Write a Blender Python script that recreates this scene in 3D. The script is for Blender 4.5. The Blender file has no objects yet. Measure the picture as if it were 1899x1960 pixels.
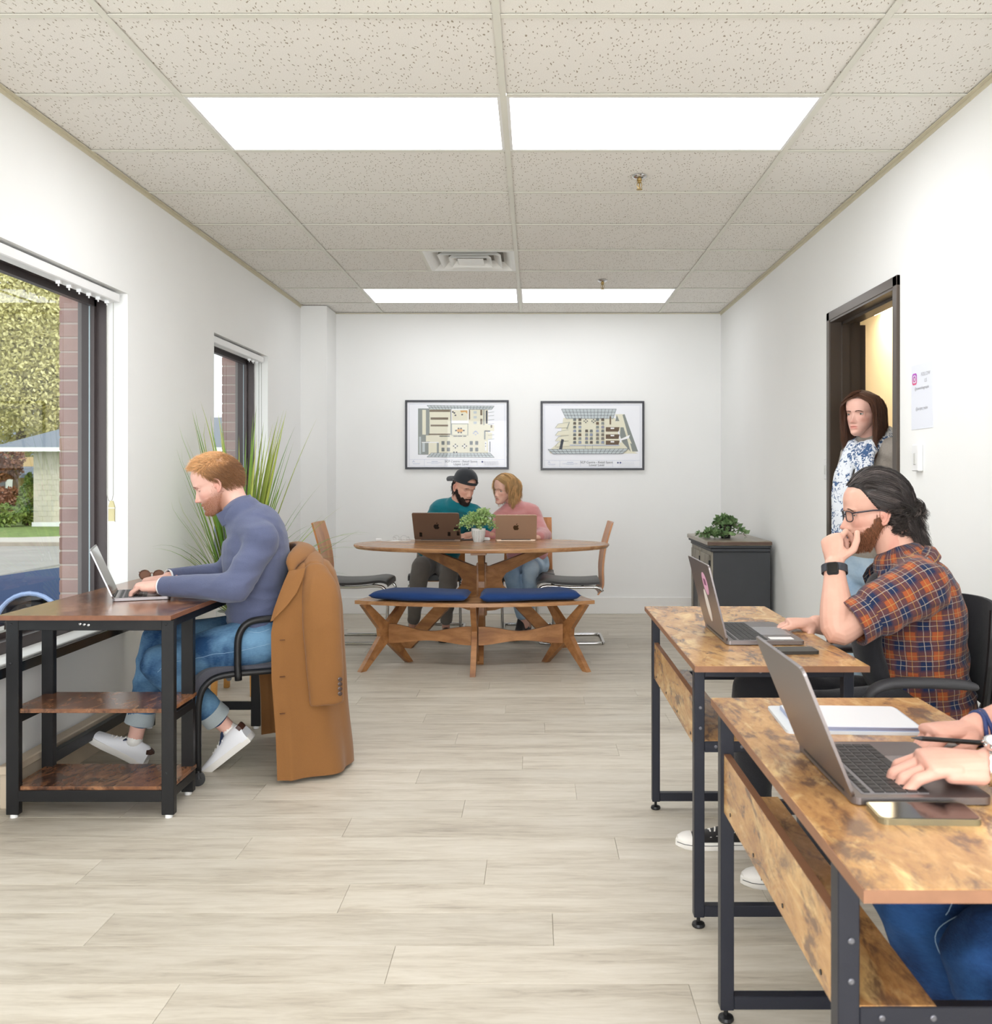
import bpy, bmesh, math, random
import numpy as np
from mathutils import Vector, Matrix, noise
from math import sin, cos, pi, radians
random.seed(7); np.random.seed(7)
SC = bpy.context.scene
COL = SC.collection
# ---------------------------------------------------------------- camera, world, lights, exposure
FPX, VX, VY, CAMZ = 1790.0, 1023.0, 910.0, 1.22
cd = bpy.data.cameras.new('camera'); cam = bpy.data.objects.new('camera', cd); COL.objects.link(cam)
cam.location = (0, 0, CAMZ); cam.rotation_euler = (pi/2, 0, 0)
cd.sensor_fit = 'HORIZONTAL'; cd.sensor_width = 36; cd.lens = FPX/1899*36
cd.shift_x = -(VX-949.5)/1899; cd.shift_y = -(980-VY)/1899
cd.clip_start = .05; cd.clip_end = 300
cd.dof.use_dof = True; cd.dof.focus_distance = 4.0; cd.dof.aperture_fstop = 9
SC.camera = cam
SC.view_settings.view_transform = 'Standard'; SC.view_settings.look = 'None'
SC.view_settings.gamma = 1; SC.view_settings.use_curve_mapping = False
SC.view_settings.exposure = 0.88
W = bpy.data.worlds.new('sky'); SC.world = W; W.use_nodes = True
bg = W.node_tree.nodes['Background']; bg.inputs[0].default_value = (.93, .97, 1, 1); bg.inputs[1].default_value = 1.0
PANEL_E = 5.1          # strength of the ceiling light panels
HALL_W = 7.0
sd = bpy.data.lights.new('sun', 'SUN'); sd.energy = .7; sd.angle = radians(12); sd.color = (1, .96, .9)
so = bpy.data.objects.new('sun', sd); COL.objects.link(so); so.rotation_euler = (radians(40), radians(15), 0)

ld = bpy.data.lights.new('front_fill', 'AREA'); ld.shape = 'RECTANGLE'; ld.size = 3.3; ld.size_y = 2.2; ld.energy = 100; ld.color = (.92, .955, 1)
lo = bpy.data.objects.new('front_fill', ld); COL.objects.link(lo); lo.location = (-.15, -2.9, 1.25); lo.rotation_euler = (radians(92), 0, 0)   # added fill light behind the viewpoint, with no glass front there

# ---------------------------------------------------------------- helpers
def P(px, py, d): return Vector(((px-VX)*d/FPX, d, CAMZ-(py-VY)*d/FPX))
def s2l(c):
    c = [v/255 for v in c[:3]]
    return tuple([v/12.92 if v <= .04045 else ((v+.055)/1.055)**2.4 for v in c]+[1])
INV = {}
def _prep(o, label, cat, group, kind):
    if label: o['label'] = label
    if cat: o['category'] = cat
    if group: o['group'] = group
    if kind: o['kind'] = kind
def thing(name, label, cat, loc=(0, 0, 0), rz=0, group=None, kind=None):
    o = bpy.data.objects.new(name, None); COL.objects.link(o); o.empty_display_size = .1
    o.location = loc; o.rotation_euler = (0, 0, rz); _prep(o, label, cat, group, kind)
    INV[o.name] = (Matrix.Translation(loc) @ Matrix.Rotation(rz, 4, 'Z')).inverted()
    return o
IDM = Matrix.Identity(4)
def mk(name, vf, mt, parent=None, label=None, cat=None, group=None, kind=None, smooth=False, loc=None, local=False, recalc=True, sharp=None):
    """vf in world coordinates (or the thing's own when local)"""
    V, F = vf[0], vf[1]
    if parent is not None and not local:
        inv = INV.get(parent.name, IDM)
    elif loc is not None: inv = Matrix.Translation(loc).inverted()
    else: inv = None
    if inv is not None and inv != IDM:
        a = np.array(V, dtype=float).reshape(-1, 3); m = np.array(inv)
        V = (a @ m[:3, :3].T + m[:3, 3]).tolist()
    me = bpy.data.meshes.new(name)
    me.from_pydata([tuple(v) for v in V], [], [tuple(f) for f in F])
    if recalc and len(F) < 60000:
        bm = bmesh.new(); bm.from_mesh(me); bmesh.ops.recalc_face_normals(bm, faces=bm.faces); bm.to_mesh(me); bm.free()
    mts = mt if isinstance(mt, (list, tuple)) else [mt]
    for m_ in mts: me.materials.append(m_)
    if len(vf) > 2 and vf[2] is not None: me.polygons.foreach_set('material_index', vf[2])
    if smooth:
        me.polygons.foreach_set('use_smooth', [True]*len(me.polygons))
        if smooth != True: me.set_sharp_from_angle(angle=radians(smooth))
    o = bpy.data.objects.new(name, me); COL.objects.link(o)
    if loc is not None and parent is None: o.location = loc; INV[o.name] = Matrix.Translation(loc).inverted()
    if parent is not None: o.parent = parent; INV[o.name] = INV.get(parent.name, IDM) if True else IDM
    _prep(o, label, cat, group, kind)
    return o
def dup(root, loc, rz, label=None, group=None):
    r = root.copy(); COL.objects.link(r); r.location = loc; r.rotation_euler = (0, 0, rz)
    if label: r['label'] = label
    if group: r['group'] = group
    for ch in list(root.children):
        c = ch.copy(); COL.objects.link(c); c.parent = r
        for g in ch.children:
            d = g.copy(); COL.objects.link(d); d.parent = c
    return r
def J(*parts):
    V = []; F = []; n = 0
    for p in parts:
        v, f = p[0], p[1]; V.extend([tuple(x) for x in v]); F.extend([tuple(i+n for i in q) for q in f]); n += len(v)
    return V, F
def JM(*pm):
    """join (vf, material index) pairs"""
    V = []; F = []; MI = []; n = 0
    for p, k in pm:
        V.extend([tuple(x) for x in p[0]]); F.extend([tuple(i+n for i in q) for q in p[1]]); n += len(p[0]); MI += [k]*len(p[1])
    return V, F, MI
def TR(vf, M):
    a = np.array([tuple(v) for v in vf[0]], dtype=float); m = np.array(M)
    return ((a @ m[:3, :3].T + m[:3, 3]).tolist(), vf[1])
def frame(o, x=None, y=None, z=None):
    """matrix from two given axes"""
    if z is None: x = Vector(x).normalized(); z = x.cross(Vector(y)).normalized(); y = z.cross(x)
    elif x is None: y = Vector(y).normalized(); x = y.cross(Vector(z)).normalized(); z = x.cross(y)
    else: z = Vector(z).normalized(); y = z.cross(Vector(x)).normalized(); x = y.cross(z)
    m = Matrix.Identity(4)
    for i in range(3): m[i][0] = x[i]; m[i][1] = y[i]; m[i][2] = z[i]; m[i][3] = o[i]
    return m
def box(a, b, r=0, seg=1):
    x0, y0, z0 = [min(a[i], b[i]) for i in range(3)]; x1, y1, z1 = [max(a[i], b[i]) for i in range(3)]
    V = [(x0, y0, z0), (x1, y0, z0), (x1, y1, z0), (x0, y1, z0), (x0, y0, z1), (x1, y0, z1), (x1, y1, z1), (x0, y1, z1)]
    F = [(0, 3, 2, 1), (4, 5, 6, 7), (0, 1, 5, 4), (1, 2, 6, 5), (2, 3, 7, 6), (3, 0, 4, 7)]
    if r > 0:
        bm = bmesh.new(); vs = [bm.verts.new(v) for v in V]; [bm.faces.new([vs[i] for i in f]) for f in F]
        bmesh.ops.bevel(bm, geom=list(bm.edges), offset=r, segments=seg, affect='EDGES', profile=.5)
        V, F = bm2vf(bm)
    return V, F
def bm2vf(bm):
    bm.verts.index_update(); V = [tuple(v.co) for v in bm.verts]; F = [tuple(v.index for v in f.verts) for f in bm.faces]; bm.free(); return V, F
def bar(p, q, w, h=None, up=(0, 0, 1), r=0):
    """rectangular bar from p to q, w across, h along up"""
    p = Vector(p); q = Vector(q); h = h or w; L = (q-p).length
    d = (q-p).normalized(); u = Vector(up)
    if abs(d.dot(u)) > .98: u = Vector((0, 1, 0))
    return TR(box((0, -w/2, -h/2), (L, w/2, h/2), r), frame(p, x=d, y=u.cross(d)))
def spline(pts, n):
    """catmull-rom through pts, n samples per span"""
    P_ = [np.array(p, dtype=float) for p in pts]; P_ = [2*P_[0]-P_[1]]+P_+[2*P_[-1]-P_[-2]]; out = []
    for i in range(1, len(P_)-2):
        a, b, c, d = P_[i-1:i+3]
        for k in range(n):
            t = k/n; out.append(.5*((2*b)+(-a+c)*t+(2*a-5*b+4*c-d)*t*t+(-a+3*b-3*c+d)*t**3))
    out.append(P_[-2]); return out
def tube(pts, r, n=8, side=None, cap=True, closed=False, rnd=0):
    """pts path; r = number, list of numbers or list of (a,b); a along side vector"""
    pts = [Vector(p) for p in pts]; m = len(pts)
    if not isinstance(r, (list, tuple)): r = [r]*m
    r = [x if isinstance(x, (tuple, list)) else (x, x) for x in r]
    V = []; F = []; prev = Vector(side) if side is not None else None
    for i, p in enumerate(pts):
        if closed: t = (pts[(i+1) % m]-pts[i-1])
        else: t = pts[min(i+1, m-1)]-pts[max(i-1, 0)]
        t.normalize()
        if prev is None: prev = t.orthogonal()
        base = Vector(side) if side is not None else prev
        s = base-t*base.dot(t)
        if s.length < 1e-4: s = prev-t*prev.dot(t)
        s.normalize(); u = t.cross(s); prev = s
        for k in range(n):
            a = 2*pi*k/n; V.append(tuple(p+s*(cos(a)*r[i][0])+u*(sin(a)*r[i][1])))
    for i in range(m if closed else m-1):
        j = (i+1) % m
        for k in range(n):
            k2 = (k+1) % n; F.append((i*n+k, i*n+k2, j*n+k2, j*n+k))
    if cap and not closed:
        F.append(tuple(range(n-1, -1, -1))); F.append(tuple(range((m-1)*n, m*n)))
    return V, F
def limb(pts, r, n=16, side=None):
    """tube with rounded ends (for bodies); radii interpolated smoothly"""
    rr = [x if isinstance(x, (tuple, list)) else (x, x) for x in r]
    q = [tuple(p)+tuple(x) for p, x in zip(pts, rr)]
    s = spline(q, 5) if len(q) > 2 else [np.array(q[0])+(np.array(q[1])-np.array(q[0]))*k/5 for k in range(6)]
    pp = [Vector(x[:3]) for x in s]; ra = [(max(x[3], .001), max(x[4], .001)) for x in s]
    t0 = (pp[0]-pp[1]).normalized(); t1 = (pp[-1]-pp[-2]).normalized(); a = []; ar = []; b = []; br = []
    for k in (3, 2, 1):
        f = k/3*.98; m0 = min(ra[0]); m1 = min(ra[-1]); c = math.sqrt(1-f*f)
        a.append(pp[0]+t0*m0*f); ar.append((ra[0][0]*c, ra[0][1]*c)); b.insert(0, pp[-1]+t1*m1*f); br.insert(0, (ra[-1][0]*c, ra[-1][1]*c))
    return tube(a+pp+b, ar+ra+br, n, side)
def ball(c, r, n=16, M=None):
    r = (r, r, r) if not isinstance(r, (tuple, list)) else r; V = []; F = []; m = max(4, n//2)
    V.append((0, 0, -1))
    for i in range(1, m):
        a = -pi/2+pi*i/m
        for k in range(n): b = 2*pi*k/n; V.append((cos(a)*cos(b), cos(a)*sin(b), sin(a)))
    V.append((0, 0, 1))
    for k in range(n):
        k2 = (k+1) % n; F.append((0, 1+k2, 1+k)); T = 1+(m-2)*n; F.append((T+k, T+k2, len(V)-1))
        for i in range(m-2): o = 1+i*n; F.append((o+k, o+k2, o+n+k2, o+n+k))
    V = [Vector((v[0]*r[0], v[1]*r[1], v[2]*r[2])) for v in V]
    if M is not None: V = [M @ v for v in V]; return [tuple(v) for v in V], F
    return [tuple(v+Vector(c)) for v in V], F
def lathe(prof, n=24, c=(0, 0, 0), M=None, cap=True):
    V = []; F = []
    for (r, z) in prof:
        for k in range(n): a = 2*pi*k/n; V.append(Vector((r*cos(a), r*sin(a), z)))
    for i in range(len(prof)-1):
        for k in range(n): k2 = (k+1) % n; F.append((i*n+k, i*n+k2, (i+1)*n+k2, (i+1)*n+k))
    if cap: F.append(tuple(range(n-1, -1, -1))); F.append(tuple(range((len(prof)-1)*n, len(prof)*n)))
    V = [M @ v for v in V] if M is not None else [v+Vector(c) for v in V]
    return [tuple(v) for v in V], F
def cyl(p, q, r, n=16):
    return tube([p, q], r, n)
def prism(poly, t, M):
    """2-D outline in M's xy plane, thickness t along its z"""
    n = len(poly); V = [M @ Vector((x, y, 0)) for x, y in poly]+[M @ Vector((x, y, t)) for x, y in poly]
    F = [tuple(range(n-1, -1, -1)), tuple(range(n, 2*n))]+[(i, (i+1) % n, n+(i+1) % n, n+i) for i in range(n)]
    return [tuple(v) for v in V], F
def quad(a, b, c, d): return [tuple(a), tuple(b), tuple(c), tuple(d)], [(0, 1, 2, 3)]
def rrect(w, h, r, n=5):
    out = []
    for cx, cy, a0 in ((w/2-r, h/2-r, 0), (-w/2+r, h/2-r, pi/2), (-w/2+r, -h/2+r, pi), (w/2-r, -h/2+r, 3*pi/2)):
        for k in range(n+1): a = a0+pi/2*k/n; out.append((cx+r*cos(a), cy+r*sin(a)))
    return out
def remesh(vf, voxel, it=6, fac=.5):
    me = bpy.data.meshes.new('tmp'); me.from_pydata([tuple(v) for v in vf[0]], [], [tuple(f) for f in vf[1]])
    o = bpy.data.objects.new('tmp', me); COL.objects.link(o)
    m = o.modifiers.new('r', 'REMESH'); m.mode = 'VOXEL'; m.voxel_size = voxel
    if it: s = o.modifiers.new('s', 'SMOOTH'); s.iterations = it; s.factor = fac
    dg = bpy.context.evaluated_depsgraph_get(); e = bpy.data.meshes.new_from_object(o.evaluated_get(dg))
    n = len(e.vertices); V = np.empty(n*3); e.vertices.foreach_get('co', V); V = V.reshape(-1, 3)
    N = np.empty(n*3); e.vertices.foreach_get('normal', N); N = N.reshape(-1, 3)
    F = np.empty(len(e.polygons)*4, dtype=int)
    lt = np.array([p.loop_total for p in e.polygons[:50]])
    e.polygons.foreach_get('vertices', F) if (len(e.loops) == len(e.polygons)*4) else None
    F = F.reshape(-1, 4).tolist() if len(e.loops) == len(e.polygons)*4 else [tuple(p.vertices) for p in e.polygons]
    bpy.data.objects.remove(o); bpy.data.meshes.remove(me); bpy.data.meshes.remove(e)
    return V, F, N
def wrinkle(V, N, amp, scale=(9, 9, 26), seed=0, mask=None, M=None):
    """fabric folds: ridged noise along the normals"""
    out = V.copy(); Mi = np.array(M)[:3, :3] if M is not None else np.eye(3)
    Q = (V @ Mi)*np.array(scale)+seed*7.3
    nz = noise.noise
    for i in range(len(V)):
        q = Q[i]; a = nz((q[0], q[1], q[2])); b = nz((q[0]*2.3+5, q[1]*2.3, q[2]*2.3))
        h = (1-abs(a)*2.2)*.7+b*.35
        out[i] += N[i]*(amp*h*(1 if mask is None else mask[i]))
    return out
def setcol(o, C, name='Col'):
    at = o.data.color_attributes.new(name, 'FLOAT_COLOR', 'POINT'); a = np.ones((len(C), 4)); a[:, :3] = C; at.data.foreach_set('color', a.ravel())
def setvec(o, A, name='gco'):
    at = o.data.attributes.new(name, 'FLOAT_VECTOR', 'POINT'); at.data.foreach_set('vector', np.asarray(A, dtype=float).ravel())

# ---------------------------------------------------------------- materials
class NT:
    def __init__(s, name):
        s.m = bpy.data.materials.new(name); s.m.use_nodes = True; s.t = s.m.node_tree; s.b = s.t.nodes['Principled BSDF']; s.out = s.t.nodes['Material Output']
    def n(s, typ, **kw):
        x = s.t.nodes.new(typ)
        for k, v in kw.items():
            if k in x.inputs.keys(): x.inputs[k].default_value = v
            else: setattr(x, k, v)
        return x
    def l(s, a, b): s.t.links.new(a, b); return a
    def co(s, scale=(1, 1, 1), rot=(0, 0, 0), kind='Object', attr=None):
        if attr: c = s.n('ShaderNodeAttribute', attribute_name=attr).outputs['Vector']
        else: c = s.n('ShaderNodeTexCoord').outputs[kind]
        mp = s.n('ShaderNodeMapping'); mp.inputs['Scale'].default_value = scale; mp.inputs['Rotation'].default_value = rot
        s.l(c, mp.inputs[0]); s.mp = mp; return mp.outputs[0]
    def noise(s, co, scale, detail=4, rough=.5, dist=0):
        x = s.n('ShaderNodeTexNoise'); x.inputs['Scale'].default_value = scale; x.inputs['Detail'].default_value = detail
        x.inputs['Roughness'].default_value = rough; x.inputs['Distortion'].default_value = dist; s.l(co, x.inputs['Vector']); return x.outputs['Fac']
    def ramp(s, fac, stops, interp='LINEAR'):
        r = s.n('ShaderNodeValToRGB'); r.color_ramp.interpolation = interp; e = r.color_ramp.elements
        while len(e) < len(stops): e.new(.5)
        for x, (p, c) in zip(e, stops): x.position = p; x.color = c if len(c) == 4 else tuple(c)+(1,)
        s.l(fac, r.inputs[0]); return r.outputs[0]
    def mix(s, fac, a, b, mode='MIX'):
        x = s.n('ShaderNodeMix', data_type='RGBA', blend_type=mode)
        for i, v in ((0, fac), (6, a), (7, b)):
            if isinstance(v, (int, float)): x.inputs[i].default_value = v
            elif isinstance(v, (tuple, list)): x.inputs[i].default_value = tuple(v) if len(v) == 4 else tuple(v)+(1,)
            else: s.l(v, x.inputs[i])
        return x.outputs[2]
    def math(s, op, a, b=0, c=0):
        x = s.n('ShaderNodeMath', operation=op)
        for i, v in enumerate((a, b, c)):
            if isinstance(v, (int, float)): x.inputs[i].default_value = v
            else: s.l(v, x.inputs[i])
        return x.outputs[0]
    def color(s, c): (s.l(c, s.b.inputs['Base Color']) if not isinstance(c, tuple) else setattr(s.b.inputs['Base Color'], 'default_value', c)); return s
    def bump(s, h, strength=.3, dist=.01):
        x = s.n('ShaderNodeBump'); x.inputs['Strength'].default_value = strength; x.inputs['Distance'].default_value = dist
        s.l(h, x.inputs['Height']); s.l(x.outputs[0], s.b.inputs['Normal']); return s
    def set(s, **kw):
        for k, v in kw.items(): s.b.inputs[k.replace('_', ' ')].default_value = v
        return s
def mat(name, c, rough=.5, metal=0, var=0, vs=6, bump=0, bs=80, bd=.002, sheen=0, spec=.5, coat=0, emis=None, es=1):
    s = NT(name); c = s2l(c); s.set(Roughness=rough, Metallic=metal)
    s.b.inputs['Specular IOR Level'].default_value = spec; s.b.inputs['Sheen Weight'].default_value = sheen; s.b.inputs['Coat Weight'].default_value = coat
    if var:
        f = s.noise(s.co(), vs, 5); s.color(s.ramp(f, [(.3, tuple(v*(1-var) for v in c[:3])), (.7, tuple(min(1, v*(1+var)) for v in c[:3]))]))
    else: s.color(c)
    if bump: s.bump(s.noise(s.co(), bs, 3), bump, bd)
    if emis: s.b.inputs['Emission Color'].default_value = s2l(emis); s.b.inputs['Emission Strength'].default_value = es
    return s.m
def wood(name, c1, c2, c3, scale=1, rot=(0, 0, 0), along=(1, 8, 8), rough=.4, mott=.5, rnd=True, blot=None, hi=None, seed=0):
    """grain along the axis with the smallest scale; blot = dark smudges, hi = pale streaks (rustic laminate)"""
    s = NT(name); co = s.co(tuple(scale*a for a in along), rot)
    if rnd:
        oi = s.n('ShaderNodeObjectInfo'); v = s.n('ShaderNodeVectorMath', operation='SCALE'); s.l(oi.outputs['Random'], v.inputs['Scale']); v.inputs[0].default_value = (37, 51, 23)
        a = s.n('ShaderNodeVectorMath', operation='ADD'); s.l(co, a.inputs[0]); s.l(v.outputs[0], a.inputs[1]); co = a.outputs[0]
    f = s.noise(co, 1.3, 6, .6, .8); g = s.noise(co, 9, 5, .7, .3); h = s.noise(co, 45, 3, .6)
    m = s.math('ADD', s.math('MULTIPLY', f, 1-mott*.5), s.math('MULTIPLY', g, mott*.5))
    c = s.ramp(m, [(.36, s2l(c1)), (.5, s2l(c2)), (.64, s2l(c3))])
    c = s.mix(s.math('MULTIPLY', h, .22), c, s2l(c1))
    if hi:
        k = s.noise(co, 2.2, 6, .62, 1.2); c = s.mix(s.ramp(k, [(.52, (0, 0, 0)), (.70, (.9, .9, .9))]), c, s2l(hi))
    if blot:
        k = s.noise(co, 1.9, 8, .68, 1.6); k2 = s.noise(co, 6.5, 5, .6, .5); k = s.math('ADD', s.math('MULTIPLY', k, .72), s.math('MULTIPLY', k2, .28))
        c = s.mix(s.ramp(k, [(.505, (0, 0, 0)), (.60, (.85, .85, .85))]), c, s2l(blot))
    s.color(c); s.set(Roughness=rough); s.bump(h, .08, .002); return s.m
def fabric(name, c, c2=None, sc=220, sheen=.2, rough=.9, vs=5, bumpst=.35):
    s = NT(name); co = s.co(); f = s.noise(co, vs, 4); g = s.noise(co, sc, 2)
    a = s2l(c); b = s2l(c2) if c2 else tuple(v*.8 for v in a[:3])+(1,)
    s.color(s.mix(s.math('MULTIPLY', s.math('ADD', f, g), .5), a, b)); s.set(Roughness=rough); s.b.inputs['Sheen Weight'].default_value = sheen
    s.b.inputs['Specular IOR Level'].default_value = .2
    s.bump(s.math('ADD', g, s.math('MULTIPLY', s.noise(co, 25, 4), 1.5)), bumpst, .003); return s.m
def denim(name, dark, light, bias=.5):
    s = NT(name); co = s.co(); f = s.noise(co, 6, 4, .5, .4); g = s.noise(s.co((1, 1, 3)), 90, 3); w = s.noise(co, 420, 1)
    m = s.math('ADD', s.math('MULTIPLY', f, .88), s.math('MULTIPLY', g, .12))
    s.color(s.ramp(m, [(bias-.13, s2l(dark)), (bias+.13, s2l(light))])); s.set(Roughness=.9); s.b.inputs['Specular IOR Level'].default_value = .2
    s.bump(s.math('ADD', w, s.math('MULTIPLY', s.noise(s.co((1, 1, 2.5)), 18, 4), 2)), .4, .003); return s.m
def skinmat():
    s = NT('skin'); a = s.n('ShaderNodeAttribute', attribute_name='Col'); co = s.co()
    c = s.mix(s.math('MULTIPLY', s.noise(co, 35, 4), .35), a.outputs['Color'], s2l((190, 120, 100)), 'MIX')
    s.color(c); s.set(Roughness=.48); s.b.inputs['Subsurface Weight'].default_value = .0
    s.b.inputs['Specular IOR Level'].default_value = .35; s.bump(s.noise(co, 350, 3), .12, .001); return s.m
def hairmat(name, rough=.38):
    s = NT(name); a = s.n('ShaderNodeAttribute', attribute_name='Col'); s.color(a.outputs['Color']); s.set(Roughness=rough); s.b.inputs['Specular IOR Level'].default_value = .35; return s.m
def leafmat(name, c1, c2, vs=4):
    s = NT(name); f = s.noise(s.co(), vs, 4); oi = s.n('ShaderNodeObjectInfo')
    m = s.math('ADD', s.math('MULTIPLY', f, .7), s.math('MULTIPLY', oi.outputs['Random'], .3))
    s.color(s.ramp(m, [(.3, s2l(c1)), (.7, s2l(c2))])); s.set(Roughness=.45); return s.m
def glassmat(name, tint=(1, 1, 1), refl=1):
    s = NT(name); t = s.n('ShaderNodeBsdfTransparent'); t.inputs[0].default_value = tint+(1,); g = s.n('ShaderNodeBsdfGlossy'); g.inputs['Roughness'].default_value = .0
    fr = s.n('ShaderNodeFresnel'); fr.inputs[0].default_value = 1.45; mx = s.n('ShaderNodeMixShader'); gm = s.n('ShaderNodeNewGeometry'); s.l(s.math('MULTIPLY', s.math('MULTIPLY', fr.outputs[0], refl), s.math('SUBTRACT', 1, gm.outputs['Backfacing'])), mx.inputs[0]); s.l(t.outputs[0], mx.inputs[1]); s.l(g.outputs[0], mx.inputs[2])
    s.l(mx.outputs[0], s.out.inputs[0]); return s.m
WALL = mat('wall_paint', (243, 243, 241), .75, var=.01, vs=2, bump=.05, bs=160)
CEILT = NT('ceiling_tile')
def _ct():
    s = CEILT; oi = s.n('ShaderNodeObjectInfo'); v = s.n('ShaderNodeVectorMath', operation='SCALE'); s.l(oi.outputs['Random'], v.inputs['Scale']); v.inputs[0].default_value = (31, 17, 0)
    co = s.co(); a = s.n('ShaderNodeVectorMath', operation='ADD'); s.l(co, a.inputs[0]); s.l(v.outputs[0], a.inputs[1])
    w = s.n('ShaderNodeTexNoise'); w.inputs['Scale'].default_value = 22; s.l(a.outputs[0], w.inputs['Vector'])
    ws = s.n('ShaderNodeVectorMath', operation='SCALE'); s.l(w.outputs['Color'], ws.inputs[0]); ws.inputs['Scale'].default_value = .035
    ad = s.n('ShaderNodeVectorMath', operation='ADD'); s.l(a.outputs[0], ad.inputs[0]); s.l(ws.outputs[0], ad.inputs[1])
    mp = s.n('ShaderNodeMapping'); mp.inputs['Rotation'].default_value = (0, 0, .5); mp.inputs['Scale'].default_value = (95, 30, 1); s.l(ad.outputs[0], mp.inputs[0])
    vo = s.n('ShaderNodeTexVoronoi', voronoi_dimensions='2D'); vo.inputs['Scale'].default_value = 1; s.l(mp.outputs[0], vo.inputs['Vector'])
    near = s.math('LESS_THAN', vo.outputs['Distance'], .17)
    sep = s.n('ShaderNodeSeparateColor'); s.l(vo.outputs['Color'], sep.inputs[0]); pick = s.math('LESS_THAN', sep.outputs[0], .42)
    f = s.math('MULTIPLY', near, pick); big = s.noise(a.outputs[0], 3, 2); fine = s.noise(a.outputs[0], 260, 2)
    base = s.ramp(fine, [(.3, s2l((234, 230, 222))), (.7, s2l((244, 240, 233)))])
    s.color(s.mix(f, base, s2l((165, 153, 136)))); s.set(Roughness=.95); s.bump(s.math('SUBTRACT', s.math('MULTIPLY', fine, .4), f), .5, .003); return s.m
CEILT = _ct()
TEE = mat('tee_paint', (228, 226, 214), .5)
TRIMW = mat('white_trim', (240, 239, 236), .45)
def _fl():
    s = NT('plank_vinyl'); oi = s.n('ShaderNodeObjectInfo'); v = s.n('ShaderNodeVectorMath', operation='SCALE'); s.l(oi.outputs['Random'], v.inputs['Scale']); v.inputs[0].default_value = (91, 47, 3)
    co = s.co((1, 7.5, 1)); a = s.n('ShaderNodeVectorMath', operation='ADD'); s.l(co, a.inputs[0]); s.l(v.outputs[0], a.inputs[1]); c = a.outputs[0]
    f = s.noise(c, 1.6, 5, .6, .6); g = s.noise(c, 7, 5, .65, .6); h = s.noise(c, 40, 3, .6)
    m = s.math('ADD', s.math('MULTIPLY', f, .55), s.math('MULTIPLY', g, .45))
    col = s.ramp(m, [(.34, s2l((164, 154, 140))), (.43, s2l((188, 179, 163))), (.52, s2l((201, 193, 178))), (.66, s2l((212, 205, 192)))])
    col = s.mix(s.math('MULTIPLY', h, .12), col, s2l((160, 146, 126)))
    tone = s.ramp(oi.outputs['Random'], [(0, (.93, .93, .93)), (1, (1.04, 1.04, 1.04))]); s.color(s.mix(1.0, col, tone, 'MULTIPLY'))
    s.set(Roughness=.42); s.b.inputs['Specular IOR Level'].default_value = .35; s.bump(h, .1, .001); return s.m
PLANK = _fl()
BRONZE = mat('dark_bronze', (74, 66, 66), .35, .3)
BRONZE2 = mat('door_bronze', (84, 74, 66), .32, .45)
BLACKM = mat('black_metal', (28, 28, 30), .42, .3, bump=.1, bs=300)
CHROME = mat('chrome', (215, 215, 215), .12, 1)
ALU = mat('laptop_aluminium', (176, 174, 178), .35, .9)
ALUG = mat('space_grey_aluminium', (128, 122, 122), .35, .85)
ALUB = mat('bronze_aluminium', (128, 108, 94), .4, .6)
ALUB2 = mat('gold_aluminium', (196, 172, 150), .4, .6)
BLACK = mat('black_plastic', (22, 22, 24), .45)
DARKG = mat('dark_grey', (66, 66, 70), .5)
WHITEP = mat('white_plastic', (238, 238, 238), .4)
SCREENM = mat('screen_glass', (20, 20, 22), .08)
GLASS = glassmat('window_glass', (.95, .97, .96), 1.4)
PGLASS = glassmat('picture_glass', (1, 1, 1), .7)
DWOOD = wood('dark_rustic_top', (92, 60, 44), (126, 84, 58), (158, 108, 74), along=(5, 2.2, 5), rough=.2, mott=.8, blot=(48, 34, 30), hi=(176, 130, 94))
LWOOD = wood('golden_rustic_top', (146, 104, 66), (184, 138, 86), (208, 164, 106), along=(6, 2.4, 6), rough=.27, mott=.9, blot=(98, 72, 58), hi=(226, 192, 132))
LEDGE = mat('brown_edge_band', (134, 94, 68), .5, var=.1, vs=30)
DEDGE = mat('dark_edge_band', (128, 84, 60), .5, var=.15, vs=30)
ACACIA = wood('acacia', (128, 84, 50), (158, 108, 64), (182, 130, 82), along=(2, 9, 9), rough=.38, mott=.3)
ACACIAT = wood('acacia_top', (146, 102, 66), (170, 124, 84), (192, 148, 104), along=(2, 12, 12), rough=.25, mott=.3)
HONEY = wood('honey_ply', (172, 108, 56), (196, 130, 74), (212, 150, 92), along=(9, 9, 2), rough=.3, mott=.3)
LEATHER = mat('black_leather', (48, 46, 46), .38, bump=.15, bs=220)
NAVY = fabric('navy_cushion', (28, 56, 104), (34, 64, 118), 300, .1)
# ================================================================ the room
XL, XR, YB, YF, ZC = -1.97, 1.645, 8.25, -3.0, 2.65
fl = mk('floor', box((XL-.2, YF-.1, -.12), (XR+1.1, YB+.1, -.006)), mat('floor_base', (176, 166, 148), .8), kind='structure')
planks = {}
rr = random.Random(3); row = 0; y = YB
while y > 1.3:
    x = XL-[.1, .52, .94, .31, .73, 1.12, .2, .62, 1.02, .42, .83][row % 11]; y0 = max(y-.182, 1.2)
    while x < XR:
        x1 = x+1.22; a = max(x, XL); b = min(x1, XR); key = (round(b-a, 3), round(y-y0, 3))
        if b-a > .02:
            if key not in planks:
                g = .0004; o = mk('plank', box((g, g, -.006), (b-a-g, y-y0-g, 0), .0008), PLANK, fl, local=True); planks[key] = o.data
            else:
                o = bpy.data.objects.new('plank', planks[key]); COL.objects.link(o); o.parent = fl
            o.location = (a, y0, 0)
        x = x1
    y = y0; row += 1
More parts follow.
